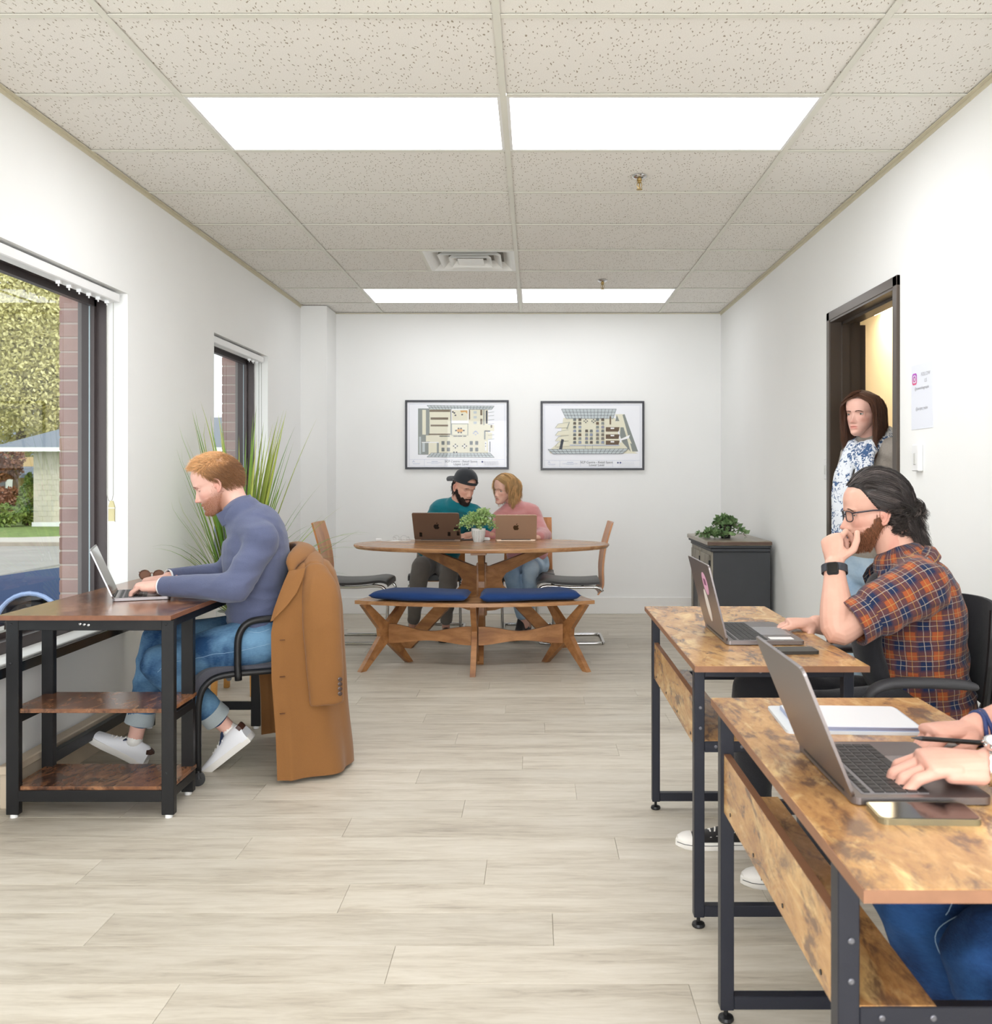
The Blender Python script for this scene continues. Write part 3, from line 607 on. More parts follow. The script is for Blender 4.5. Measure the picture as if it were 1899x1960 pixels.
# ================================================================ wall pictures
FRM = mat('picture_frame_black', (52, 52, 60), .35); PAP = mat('print_paper', (244, 245, 250), .5)
PC = [mat('plan_%d' % i, c, .6) for i, c in enumerate(((232, 228, 206), (140, 146, 142), (70, 74, 82), (196, 204, 206), (120, 104, 84), (214, 164, 96), (178, 186, 210), (250, 250, 250), (90, 60, 40), (90, 96, 140)))]
def picture(x0, x1, z0, z1, lab, kind):
    t = thing('framed_print', lab, 'picture', ((x0+x1)/2, YB, z0), group='framed floor plan prints'); Y = YB-.022; f = .018
    mk('frame', J(box((x0, Y, z0), (x1, YB-.001, z0+f), .002), box((x0, Y, z1-f), (x1, YB-.001, z1), .002), box((x0, Y, z0+f), (x0+f, YB-.001, z1-f), .002), box((x1-f, Y, z0+f), (x1, YB-.001, z1-f), .002)), FRM, t)
    mk('paper', box((x0+f, YB-.012, z0+f), (x1-f, YB-.004, z1-f)), PAP, t)
    mk('glass', quad((x0+f, YB-.0155, z0+f), (x1-f, YB-.0155, z0+f), (x1-f, YB-.0155, z1-f), (x0+f, YB-.0155, z1-f)), PGLASS, t)
    W_, H_ = x1-x0, z1-z0; parts = []; lay = [0]
    def pg(pts, m):    # pts in crop fractions (u right, v down)
        lay[0] += 1; y = YB-.0122-lay[0]*1.6e-5
        parts.append((([(x0+u*W_, y, z1-v*H_) for u, v in pts], [tuple(range(len(pts)))]), m))
    def R(u0, v0, u1, v1, m): pg([(u0, v0), (u1, v0), (u1, v1), (u0, v1)], m)
    def line(a, b, w, m):
        dx, dy = b[0]-a[0], (b[1]-a[1])*H_/W_; L = math.hypot(dx, dy); nx_, ny_ = -dy/L*w/2, dx/L*w/2*W_/H_
        pg([(a[0]+nx_, a[1]+ny_), (b[0]+nx_, b[1]+ny_), (b[0]-nx_, b[1]-ny_), (a[0]-nx_, a[1]-ny_)], m)
    def grid(q, nu, nv, bgm, lm, w=.003):
        pg(q, bgm); L = lambda a, b, t_: (a[0]+(b[0]-a[0])*t_, a[1]+(b[1]-a[1])*t_)
        for i in range(nu+1): line(L(q[0], q[1], i/nu), L(q[3], q[2], i/nu), w, lm)
        for j in range(nv+1): line(L(q[0], q[3], j/nv), L(q[1], q[2], j/nv), w, lm)
    for a, b in (((.04, .06), (.96, .06)), ((.04, .86), (.96, .86)), ((.04, .955), (.96, .955)), ((.04, .06), (.04, .955)), ((.96, .06), (.96, .955)), ((.185, .86), (.185, .955)), ((.385, .86), (.385, .955)), ((.695, .86), (.695, .955))): line(a, b, .0018, 6)
    if kind == 0:
        R(.124, .12, .235, .79, 1); R(.165, .14, .205, .50, 0); R(.235, .12, .80, .79, 0); R(.124, .5, .2, .79, 1); R(.135, .53, .152, .78, 3); R(.165, .62, .19, .75, 3); R(.225, .62, .31, .79, 0); R(.20, .12, .235, .50, 1)
        R(.305, .61, .325, .8, 1); R(.16, .606, .325, .618, 7); R(.20, .51, .30, .60, 0)
        grid([(.21, .075), (.86, .085), (.835, .135), (.245, .135)], 20, 2, 3, 2); grid([(.25, .765), (.82, .765), (.86, .83), (.21, .825)], 18, 2, 3, 2)
        R(.235, .14, .435, .17, 4); R(.245, .25, .415, .283, 4); R(.245, .355, .415, .38, 4); R(.225, .485, .435, .505, 4)
        R(.443, .13, .612, .305, 7); R(.452, .145, .604, .295, 0); R(.443, .305, .612, .335, 7); R(.446, .34, .608, .51, 1); R(.452, .348, .602, .505, 0); R(.437, .13, .446, .5, 1)
        pg([(.53, .15), (.6, .15), (.6, .2), (.58, .17), (.54, .18)], 5); pg([(.49, .44), (.51, .415), (.545, .415), (.565, .44), (.545, .465), (.51, .465)], 5)
        for (u, v) in ((.515, .41), (.54, .41), (.515, .47), (.54, .47), (.49, .44), (.566, .44), (.475, .185), (.485, .22), (.55, .21), (.46, .17)): R(u-.008, v-.01, u+.008, v+.01, 2)
        R(.617, .14, .626, .28, 8)
        for v in (.16, .23, .31): R(.66, v, .69, v+.035, 3)
        for (u, v) in ((.67, .46), (.69, .46), (.66, .48), (.70, .48), (.68, .45), (.68, .5)): R(u-.006, v-.008, u+.006, v+.008, 6)
        R(.725, .14, .745, .22, 4); R(.725, .27, .745, .35, 4); R(.778, .15, .795, .34, 2); R(.755, .13, .765, .36, 1); R(.79, .36, .86, .45, 0); R(.825, .36, .84, .4, 4); R(.765, .44, .82, .455, 2); R(.762, .45, .775, .57, 1); R(.78, .47, .84, .56, 0)
        for v in (.17, .22, .28, .34, .5, .56): line((.8, v+.01), (.86, v), .003, 1)
        R(.815, .6, .822, .75, 2); R(.77, .6, .785, .73, 7); R(.772, .62, .78, .635, 9); R(.772, .66, .78, .675, 9)
        for u in (.352, .405, .625, .678):
            for v in (.595, .69): grid([(u, v), (u+.026, v), (u+.026, v+.05), (u, v+.05)], 3, 3, 1, 2, .0025)
        for u in (.485, .573):
            for a, b in ((0, -.025), (0, .025), (-.018, 0), (.018, 0)): R(u+a-.006, .665+b-.009, u+a+.006, .665+b+.009, 2)
            R(u-.007, .655, u+.007, .675, 7)
        for a, b in ((.33, .43), (.465, .5), (.505, .55), (.56, .59)): R(a, .517, b, .528, 2)
        R(.463, .745, .478, .765, 2); R(.49, .745, .503, .765, 2)
    else:
        pg([(.22, .245), (.72, .245), (.78, .70), (.17, .70)], 0); pg([(.08, .735), (.84, .69), (.94, .76), (.1, .76)], 0); pg([(.17, .6), (.78, .6), (.86, .72), (.08, .72)], 0)
        grid([(.2, .115), (.73, .115), (.70, .255), (.245, .255)], 15, 3, 3, 2)
        pg([(.72, .19), (.81, .19), (.93, .735), (.80, .735)], 0); pg([(.735, .2), (.76, .29), (.72, .29)], 1); pg([(.81, .19), (.94, .73), (.885, .73), (.79, .2)], 1); pg([(.77, .38), (.80, .38), (.87, .735), (.79, .60), (.765, .5)], 1); pg([(.83, .45), (.88, .62), (.85, .6)], 0)
        pg([(.69, .3), (.78, .29), (.76, .38), (.68, .38)], 0); R(.665, .22, .68, .34, 4)
        for v in (.38, .485, .575): grid([(.63, v), (.76, v), (.75, v+.06), (.63, v+.06)], 10, 2, 4, 8, .003); R(.675, v+.005, .71, v+.025, 7)
        for i, u in enumerate((.33, .38, .445, .49, .55, .60)):
            for j in range(7):
                v = .25+j*.055
                if i in (2, 3) and j < 3: continue
                grid([(u-.013, v), (u+.01, v), (u+.012, v+.035), (u-.015, v+.035)], 2, 2, (1, 4, 1, 6)[(i+j) % 4], (2, 8, 1)[(i*j) % 3], .0025)
        for u in (.435, .51):
            for a, b in ((0, -.02), (0, .02), (-.015, 0), (.015, 0)): R(u+a-.005, .29+b-.008, u+a+.005, .29+b+.008, 2)
        for v in (.33, .44, .52, .6): pg([(.17, v), (.27, v-.02), (.27, v+.05), (.14, v+.06)], 0); line((.17, v), (.14, v+.06), .003, 1); line((.17, v), (.27, v-.02), .0025, 1)
        pg([(.2, .55), (.225, .56), (.2, .735), (.175, .72)], 2); pg([(.25, .4), (.275, .3), (.28, .31), (.255, .41)], 1)
        line((.28, .64), (.76, .64), .008, 6); grid([(.07, .70), (.845, .69), (.79, .762), (.12, .765)], 18, 2, 3, 2)
        line((.43, .64), (.43, .70), .003, 1); line((.5, .64), (.5, .70), .003, 1)
        pg([(.77, .55), (.86, .49), (.85, .54), (.78, .57)], 7)
    pg([(.068, .9), (.08, .873), (.095, .9), (.09, .9), (.08, .882), (.073, .9)], 6); R(.07, .915, .145, .918, 6); R(.08, .925, .14, .928, 6)
    R(.255, .885, .315, .892, 6); R(.21, .905, .355, .908, 6); R(.25, .92, .32, .923, 6)
    for k in range(13):
        u, v = (.745+.024*k, .893) if k < 7 else (.775+.024*(k-7), .925); full = k < kind+1
        o = [(u+.0085*cos(a), v+.0085*W_/H_*sin(a)) for a in [i*pi/6 for i in range(12)]]
        pg(o, 9 if full else 6)
        if not full: pg([(u+.0072*cos(a), v+.0072*W_/H_*sin(a)) for a in [i*pi/6 for i in range(12)]], 7)
    mk('print', JM(*parts), PC, t, recalc=False)
    for s_, v in (('SCP Centre - Retail Space', .888), (('Upper Level', 'Lower Level')[kind], .928)):
        text(s_, .027, frame((x0+.54*W_, YB-.0145, z1-v*H_), x=(1, 0, 0), y=(0, 0, 1)), PC[2], t)
picture(-1.138, -.226, 1.275, 1.883, 'framed overhead floor plan print reading Upper Level, left on the back wall', 0)
picture(.055, .968, 1.267, 1.875, 'framed tilted floor plan print reading Lower Level, right on the back wall', 1)

# ================================================================ oval table and its bench
TC = Vector((-.362, 6.43, 0)); TZ = .752
t = thing('dining_table', 'large oval walnut table with crossed plank legs', 'table', TC)
n = 96; ov = lambda a, b: [(TC.x+a*cos(2*pi*k/n), TC.y+b*sin(2*pi*k/n)) for k in range(n)]
V = []; F = []
for (s, z) in ((.965, TZ-.028), (.985, TZ-.026), (1, TZ-.012), (1, TZ-.004), (.996, TZ)): V += [(TC.x+(x-TC.x)*s, TC.y+(y-TC.y)*s, z) for x, y in ov(.876, .51)]
for i in range(4): F += [(i*n+k, i*n+(k+1) % n, (i+1)*n+(k+1) % n, (i+1)*n+k) for k in range(n)]
F += [tuple(range(n-1, -1, -1)), tuple(range(4*n, 5*n))]
mk('tabletop', (V, F), ACACIAT, t, smooth=35)
legp = [(.0, .29), (.0, .60), (.04, .597), (.43, .722), (.57, .722), (.30, .612), (.15, .545), (.118, .50), (.13, .46), (.19, .405), (.30, .34), (.62, .012), (.61, .0), (.515, .0), (.20, .325), (.07, .292)]
for a in (160, 20, 272, 92):
    d = Vector((cos(radians(a)), sin(radians(a)), 0)); M = frame(TC+d*.02, x=d, y=(0, 0, 1)) @ Matrix.Translation((0, 0, -.02))
    pts = [(x*(1 if abs(d.x) > .5 else .62), z) for x, z in legp]
    mk('leg', prism(pts, .04, M), ACACIA, t)
mk('hub', box((TC.x-.035, TC.y-.035, .26), (TC.x+.035, TC.y+.035, .62), .004), ACACIA, t)
mk('support_rail', box((TC.x-.05, TC.y-.4, .705), (TC.x+.05, TC.y+.4, .724)), ACACIA, t)
# bench: an arc round the table's near side
BC = Vector((-.374, 7.62, 0)); RO, RI = 1.915, 1.57; BZ = .437; A0 = math.asin(.752/RO)
def arc(r, a): return (BC.x+r*sin(a), BC.y-r*cos(a))
t = thing('bench', 'curved wooden bench with crossed legs in front of the oval table', 'bench', (BC.x, BC.y-1.74, 0))
m = 32; V = []; F = []
for i in range(m+1):
    u = -1+2*i/m; ao = A0*u; xo, yo = arc(RO, ao); xi = BC.x+.70*u*.93; yi = BC.y-math.sqrt(RI**2-(xi-BC.x)**2)
    for z in (BZ-.022, BZ): V += [(xo, yo, z), (xi, yi, z)]
for i in range(m): a = i*4; F += [(a, a+1, a+5, a+4), (a+2, a+6, a+7, a+3), (a, a+4, a+6, a+2), (a+1, a+3, a+7, a+5)]
F += [(0, 2, 3, 1), (m*4, m*4+1, m*4+3, m*4+2)]
mk('seat', (V, F), ACACIAT, t)
xl = [(-.135, .415), (-.185, .415), (-.06, .25), (-.055, .20), (-.20, .0), (-.16, .0), (-.0, .155), (.16, .0), (.20, .0), (.055, .20), (.06, .25), (.185, .415), (.135, .415), (.0, .285)]
for u in (-.83, 0, .83):
    a = A0*u; p = arc(1.745, a); rad = Vector((sin(a), -cos(a), 0)); sgn = 1
    if u: ang = -.62*(1 if u > 0 else -1); rad = Matrix.Rotation(-ang*.55, 3, 'Z') @ rad
    mk('leg_frame', prism([(x*1.12, z) for x, z in xl], .034, frame((p[0], p[1], 0), x=rad, y=(0, 0, 1)) @ Matrix.Translation((0, 0, -.017))), ACACIA, t)
for s in (-1, 1):
    a1, a2 = A0*.03*s, A0*.8*s; p = arc(1.745, a1); q = arc(1.745, a2); L = math.hypot(q[0]-p[0], q[1]-p[1]); d = Vector((q[0]-p[0], q[1]-p[1], 0)).normalized()
    top = [(L*k/16, .262-.012*sin(pi*k/16*1.0)**2+.014*cos(pi*k/8)*(1 if k > 3 else .6)) for k in range(17)]; bot = [(L*k/16, .165-.012*cos(pi*k/8)) for k in range(16, -1, -1)]
    mk('stretcher', prism(bot[::-1]+top[::-1], .02, frame((p[0], p[1], 0), x=d, y=(0, 0, 1)) @ Matrix.Translation((0, 0, -.01))), ACACIA, t)
for k, (u0, u1, lab) in enumerate(((-.90, -.05, 'royal blue seat cushion on the left half of the bench'), (.05, .90, 'royal blue seat cushion on the right half of the bench'))):
    V = []; F = []; nu, nv = 28, 12
    prof = []
    for i in range(nu+1):
        for j in range(2*nv):
            pass
    gridp = []
    for i in range(nu+1):
        u = u0+(u1-u0)*i/nu; e = min(1, min(i, nu-i)/2.2); ex = (1-(1-e)**2)**.5 if e < 1 else 1
        ring_ = []
        for j in range(2*nv):
            th = 2*pi*j/(2*nv); c_, s_ = cos(th), sin(th); rr_ = 1.735+.155*abs(c_)**.5*(1 if c_ > 0 else -1)*(.94+.06*ex); z = BZ+.031+.030*abs(s_)**.75*(1 if s_ > 0 else -1)*ex*(1+.12*sin(u*9))
            a = A0*u*(1.0 if rr_ > 1.7 else .98); ring_.append(tuple(arc(rr_, a))+(z,))
        gridp.append(ring_)
    for r_ in gridp: V += r_
    N2 = 2*nv
    for i in range(nu): F += [(i*N2+j, i*N2+(j+1) % N2, (i+1)*N2+(j+1) % N2, (i+1)*N2+j) for j in range(N2)]
    F += [tuple(range(N2-1, -1, -1)), tuple(range(nu*N2, nu*N2+N2))]
    xc, yc = arc(1.74, A0*(u0+u1)/2)
    mk('seat_cushion', (V, F), NAVY, None, lab, 'cushion', 'bench cushions', smooth=60, loc=(xc, yc, BZ))

# ================================================================ cantilever chairs (local: faces +y)
def cantilever(name, label, group):
    t = thing(name, label, 'chair', (0, 0, 0), 0, group)
    # back: bent ply from under seat up
    pr = spline([(-.20, .36), (-.235, .42), (-.235, .55), (-.255, .70), (-.30, .86), (-.305, .875)], 5)
    V = []; F = []
    for i, (y, z) in enumerate(pr):
        w = .20-.012*(i/len(pr))
        for x, dy in ((-w, 0), (-w*.5, -.012), (0, -.016), (w*.5, -.012), (w, 0)): V.append((x, y+dy, z))
        for x, dy in ((w, 0), (w*.5, -.012), (0, -.016), (-w*.5, -.012), (-w, 0)): V.append((x, y+dy-.013, z))
    k = 10
    for i in range(len(pr)-1): F += [(i*k+j, i*k+(j+1) % k, (i+1)*k+(j+1) % k, (i+1)*k+j) for j in range(k)]
    F += [tuple(range(k-1, -1, -1)), tuple(range((len(pr)-1)*k, len(pr)*k))]
    mk('backrest', (V, F), HONEY, t, smooth=45, local=True)
    sp = spline([(-.22, .455), (-.1, .448), (.05, .452), (.17, .466), (.225, .455), (.235, .435)], 4); V = []; F = []
    for i, (y, z) in enumerate(sp):
        w = .205
        for j in range(13): x = -w+2*w*j/12; V.append((x, y, z+.014*(1-abs(2*j/12-1)**4)))
        for j in range(13): x = w-2*w*j/12; V.append((x, y, z-.018))
    k = 26
    for i in range(len(sp)-1): F += [(i*k+j, i*k+(j+1) % k, (i+1)*k+(j+1) % k, (i+1)*k+j) for j in range(k)]
    F += [tuple(range(k-1, -1, -1)), tuple(range((len(sp)-1)*k, len(sp)*k))]
    mk('seat', (V, F), LEATHER, t, smooth=50, local=True)
    r = .0115
    path = [(-.195, -.24, .385), (-.195, -.2, .415), (-.195, 0, .415), (-.195, .16, .425), (-.195, .215, .40), (-.195, .235, .34), (-.195, .225, .1), (-.195, .215, .035), (-.195, .17, .0125), (-.195, -.20, .0125), (-.19, -.235, .0125), (-.15, -.25, .0125)]
    path = path+[(-x, y, z) for x, y, z in path[::-1]]
    mk('frame', tube([tuple(q) for q in spline(path, 3)], r, 10), CHROME, t, smooth=True, local=True)
    mk('seat_rail', tube([(-.19, -.1, .418), (.19, -.1, .418)], .009, 8), CHROME, t, local=True); mk('seat_rail', tube([(-.19, .12, .424), (.19, .12, .424)], .009, 8), CHROME, t, local=True)
    return t
c0 = cantilever('cantilever_chair', 'empty cantilever chair at the left end of the oval table', 'cantilever chairs round the oval table')
c0.location = (-1.29, 6.92, 0); c0.rotation_euler = (0, 0, -pi/2)
dup(c0, (.25, 6.92, 0), pi/2, 'empty cantilever chair at the right end of the oval table')
dup(c0, (-.76, 7.36, 0), pi, 'cantilever chair under the man in the backwards cap')
dup(c0, (-.05, 7.36, 0), pi, 'cantilever chair under the woman in the pink hoodie')

# ================================================================ laptops (local: user at +y side... screen back faces -y)
APL = [(0, .30), (.12, .36), (.26, .37), (.38, .30), (.30, .2), (.27, .08), (.31, -.05), (.40, -.13), (.33, -.29), (.22, -.42), (.12, -.44), (0, -.40), (-.12, -.44), (-.22, -.42), (-.34, -.27), (-.41, -.06), (-.40, .13), (-.32, .28), (-.2, .36), (-.1, .35)]
LEAF = [(.0, .42), (.02, .54), (.10, .63), (.18, .66), (.17, .54), (.10, .45)]
def laptop(name, label, w, dp, ang, top, under, group=None, dark=False, logo=None, keys=True):
    """local: base from y=0 (hinge) to y=dp (front edge, towards the user); ang = opening beyond vertical in degrees"""
    t = thing(name, label, 'laptop', (0, 0, 0), 0, group)
    o = rrect(w, dp, .012, 5)
    mk('base', prism(o, .011, Matrix.Translation((0, dp/2, .002))), under, t, local=True)
    mk('foot', box((-w/2+.03, .02, 0), (w/2-.03, dp-.03, .002)), BLACK, t, local=True)
    lid = Matrix.Translation((0, .004, .012)) @ Matrix.Rotation(radians(ang), 4, 'X')
    l = mk('lid', prism(rrect(w, dp, .012, 5), .005, lid @ frame((0, 0, dp/2), x=(1, 0, 0), y=(0, 0, 1)) @ Matrix.Translation((0, 0, -.001))), top, t, local=True)
    f = lid @ frame((0, 0, dp/2), x=(-1, 0, 0), y=(0, 0, 1))
    mk('screen', prism(rrect(w-.012, dp-.012, .008, 4), .0008, f @ Matrix.Translation((0, 0, .0008))), SCREENM, l, local=True)
    mk('hinge', cyl((-w*.36, .004, .011), (w*.36, .004, .011), .0055, 10), BLACK, t, local=True)
    if logo:
        g = lid @ frame((0, 0, dp/2), x=(1, 0, 0), y=(0, 0, 1)) @ Matrix.Translation((0, 0, .0042)); s = .05
        mk('emblem', J(prism([(x*s, y*s) for x, y in APL], .0003, g), prism([(x*s, y*s) for x, y in LEAF], .0003, g)), logo, l, local=True)
    if keys:
        K = []; kw = (w-.04)/14.5; kb = mk('key_well', box((-w/2+.016, .018, .0128), (w/2-.016, .018+.105, .0134)), mat('key_well', (118, 114, 116), .5), t, local=True)
        for r_ in range(6):
            y = .024+r_*.0172; x = -w/2+.02; ks = [1]*14 if r_ < 5 else [1, 1, 1, 1.2, 5, 1.2, 1, 1, 1]
            tot = sum(ks); u = (w-.04)/tot
            for q in ks:
                K.append(box((x+.0013, y, .0134), (x+q*u-.0013, y+(.0144 if r_ else .009), .0148))); x += q*u
        mk('keys', J(*K), BLACK, t, local=True, kind='stuff')
        mk('trackpad', prism(rrect(w*.42, dp*.40, .004, 3), .0004, Matrix.Translation((0, dp-.012-dp*.2, .0130))), mat('trackpad', (150, 148, 152), .25, .6), t, local=True)
    return t
def place(t, loc, rz): t.location = loc; t.rotation_euler = (0, 0, rz); return t
INKB = mat('black_emblem', (24, 22, 22), .25)
# on the oval table (screens towards the couple: user side is +y)
l = laptop('laptop', 'wide bronze laptop with black label stickers, in front of the man in the cap', .335, .222, 29, ALUB, ALUB, 'laptops on the oval table', logo=INKB)
place(l, (-.688, 6.66, TZ), radians(-4))
lid = [c for c in l.children if c.name.startswith('lid')][0]
g = Matrix.Translation((0, .004, .012)) @ Matrix.Rotation(radians(29), 4, 'X') @ frame((0, 0, .111), x=(1, 0, 0), y=(0, 0, 1)) @ Matrix.Translation((0, 0, .0042))
for (u, v, w_, h_) in ((-.118, -.068, .02, .036), (.085, -.062, .02, .034), (.15, -.058, .02, .034), (.147, -.016, .048, .018)): mk('sticker', prism(rrect(w_, h_, .002, 2), .0003, g @ Matrix.Translation((u, v, 0)) @ Matrix.Rotation(-.08, 4, 'Z')), INKB, lid, local=True)
l = laptop('laptop', 'smaller gold laptop on the oval table, in front of the woman in pink', .292, .203, 28, ALUB2, ALUB2, 'laptops on the oval table', logo=mat('dark_gold_emblem', (70, 52, 34), .25))
place(l, (-.131, 6.66, TZ), radians(2))
# pot plant on the table
def cone_leaves(c, n, Rr, h, seed, size, droop=0, mats=None, stems=14):
    r = random.Random(seed); V = []; F = []; SV = []
    for s in range(stems):
        a = r.uniform(0, 2*pi); rad = Rr*r.uniform(.25, 1); H = h*r.uniform(.45, 1)*(1-.35*(rad/Rr)**2); tip = Vector(c)+Vector((cos(a)*rad, sin(a)*rad, H)); mid = Vector(c)+Vector((cos(a)*rad*.35, sin(a)*rad*.35, H*.75))
        if droop: tip.z -= droop*rad/Rr
        path = [Vector(x) for x in spline([c, mid, tip], 6)]; SV.append(tube(path, .0012, 4))
        for k in range(n//stems):
            p = path[min(len(path)-1, int(len(path)*(.3+.7*r.random())))]; d = Vector((r.gauss(0, 1), r.gauss(0, 1), r.gauss(0, .6)+.3)).normalized(); sd_ = d.cross(Vector((r.gauss(0, 1), r.gauss(0, 1), r.gauss(0, 1)))).normalized(); L = size*r.uniform(.6, 1.25); q = p+d*.006; i = len(V); nn = d.cross(sd_)
            V += [tuple(q), tuple(q+d*L*.45+sd_*L*.34+nn*.1*L), tuple(q+d*L), tuple(q+d*L*.45-sd_*L*.34+nn*.1*L)]; F.append((i, i+1, i+2, i+3))
    return (V, F), J(*SV)
pc = P(916, 1036, 6.60); pc.z = TZ
t = thing('potted_plant', 'bushy bright green plant in a white ribbed pot on the oval table', 'plant', pc)
rib = []
for k in range(72):
    pass
V = []; F = []; nn_ = 72; prf = [(.034, 0), (.040, .02), (.047, .05), (.050, .08), (.050, .095), (.046, .095), (.044, .06)]
for r_, z in prf:
    for k in range(nn_): rad = r_*(1-(.035 if k % 3 == 0 and .004 < z < .094 else 0)); V.append((pc.x+rad*cos(2*pi*k/nn_), pc.y+rad*sin(2*pi*k/nn_), pc.z+z))
for i in range(len(prf)-1): F += [(i*nn_+k, i*nn_+(k+1) % nn_, (i+1)*nn_+(k+1) % nn_, (i+1)*nn_+k) for k in range(nn_)]
F += [tuple(range(nn_-1, -1, -1)), tuple(range(6*nn_, 7*nn_))]
POTW = NT('ribbed_pot'); _v = POTW.n('ShaderNodeTexNoise'); POTW.color(s2l((232, 232, 230))); POTW.set(Roughness=.5); POTW = POTW.m
mk('pot', (V, F), POTW, t)
mk('rib_lines', J(*[tube([(pc.x+r_*cos(a)*.967, pc.y+r_*sin(a)*.967, pc.z+z) for r_, z in prf[:4]], .0018, 5) for a in [2*pi*(k*3)/72 for k in range(24)]]), mat('rib_grey', (150, 146, 142), .6), t, kind='stuff')
lv, st = cone_leaves(tuple(pc+Vector((0, 0, .08))), 2600, .165, .20, 5, .017, .07, stems=60)
mk('foliage', lv, leafmat('fresh_leaf', (150, 186, 108), (226, 240, 186), 30), t, kind='stuff', recalc=False); mk('stems', st, leafmat('stem_green', (90, 120, 60), (130, 150, 90)), t, kind='stuff')
# table bits
def flatbox(name, label, cat, c, sx, sy, sz, rz, mt, r=.003, group=None):
    o = mk(name, box((-sx/2, -sy/2, 0), (sx/2, sy/2, sz), min(r, sz*.45), 2), mt, None, label, cat, group, local=True, smooth=40); o.location = c; o.rotation_euler = (0, 0, rz); return o
c = P(931, 1030, 6.72); c.z = TZ; flatbox('earphone_case', 'small white earphone case right of the ribbed pot', 'case', c, .055, .045, .022, 0, WHITEP, .009)
c = P(893, 1030, 6.75); c.z = TZ; flatbox('phone', 'dark phone lying left of the ribbed pot on the oval table', 'phone', c, .15, .07, .008, .2, BLACK)
t = thing('charging_cable', 'white charging cable curled at the left of the oval table', 'cable', P(760, 1032, 6.65))
zz = TZ+.003; mk('cord', tube([tuple(q) for q in spline([(-1.10, 6.66, zz), (-1.04, 6.62, zz), (-.98, 6.60, zz), (-.95, 6.64, zz), (-.99, 6.67, zz), (-1.02, 6.63, zz), (-.93, 6.62, zz), (-.88, 6.66, zz)], 5)], .0025, 6), WHITEP, t); mk('plug', box((-1.13, 6.65, TZ), (-1.09, 6.675, TZ+.02), .004), WHITEP, t)
t = thing('clear_glasses', 'clear framed spectacles beside the cable on the oval table', 'glasses', (-.96, 6.7, TZ))
CLR = mat('clear_frame', (214, 214, 214), .2)
mk('rims', J(tube([(-.99+.022*cos(a), 6.70, TZ+.02+.018*sin(a)) for a in [k*pi/10 for k in range(20)]], .002, 5, closed=True), tube([(-.935+.022*cos(a), 6.70, TZ+.02+.018*sin(a)) for a in [k*pi/10 for k in range(20)]], .002, 5, closed=True)), CLR, t); mk('temple', tube([(-1.012, 6.70, TZ+.025), (-1.012, 6.80, TZ+.02), (-1.01, 6.84, TZ+.004)], .0018, 5), CLR, t); mk('temple', tube([(-.913, 6.70, TZ+.025), (-.913, 6.80, TZ+.02), (-.915, 6.84, TZ+.004)], .0018, 5), CLR, t)

# ================================================================ left desk
t = thing('desk', 'dark rustic desk with two end shelves under the near window', 'desk', (-1.6, 3.9, 0))
mk('tabletop', box((-1.90, 3.30, .708), (-1.285, 4.60, .725), .0015), [DWOOD], t)
mk('edge_band', J(box((-1.902, 3.2985, .7085), (-1.283, 3.3005, .7245)), box((-1.2865, 3.30, .7085), (-1.2835, 4.602, .7245))), DEDGE, t)
LG = {'fl': (-1.88, 3.325), 'fr': (-1.327, 3.325), 'bl': (-1.88, 3.565), 'br': (-1.347, 3.565), 'zl': (-1.88, 4.50), 'zr': (-1.365, 4.50)}
for k, (x, y) in LG.items():
    mk('leg', box((x, y, .012), (x+.045, y+.028, .706), .002), BLACKM, t)
    mk('glide', cyl((x+.022, y+.014, 0), (x+.022, y+.014, .014), .013, 12), WHITEP, t)
for (a, b) in (((-1.84, 3.327, .668), (-1.32, 3.345, .706)), ((-1.84, 3.327, .058), (-1.32, 3.350, .098)), ((-1.875, 3.35, .675), (-1.85, 4.5, .706)), ((-1.315, 3.35, .675), (-1.33+.03, 4.52, .706)), ((-1.322, 3.35, .058), (-1.300, 3.57, .092)), ((-1.322, 3.35, .33), (-1.300, 3.57, .362)),
               ((-1.875, 3.35, .058), (-1.85, 3.57, .092)), ((-1.875, 3.35, .33), (-1.85, 3.57, .362)), ((-1.875, 3.59, .11), (-1.85, 4.5, .155)), ((-1.84, 4.505, .09), (-1.36, 4.52, .13)), ((-1.84, 4.505, .67), (-1.36, 4.52, .706))):
    mk('rail', box(a, b, .002), BLACKM, t)
for z in (.372, .095): 
    mk('shelf', box((-1.868, 3.337, z), (-1.300, 3.60, z+.015), .001), DWOOD, t); 
for (x, y, z) in ((-1.86, 3.3235, .69), (-1.31, 3.3235, .69), (-1.31, 3.3235, .16), (-1.60, 3.3235, .69), (-1.585, 3.3235, .688), (-1.615, 3.3235, .692), (-1.863, 3.3235, .55)): mk('bolt', lathe([(.0045, 0), (.0045, .002), (.002, .003)], 8, M=frame((x, y+.001, z), x=(1, 0, 0), y=(0, 0, 1))), CHROME if x == -1.60 or x == -1.585 or x == -1.615 else BLACKM, t)
place(laptop('laptop', 'silver laptop the man in the blue pullover types on', .30, .212, 23, ALU, ALUG, keys=True), (-1.706, 3.80, .725), radians(-69))
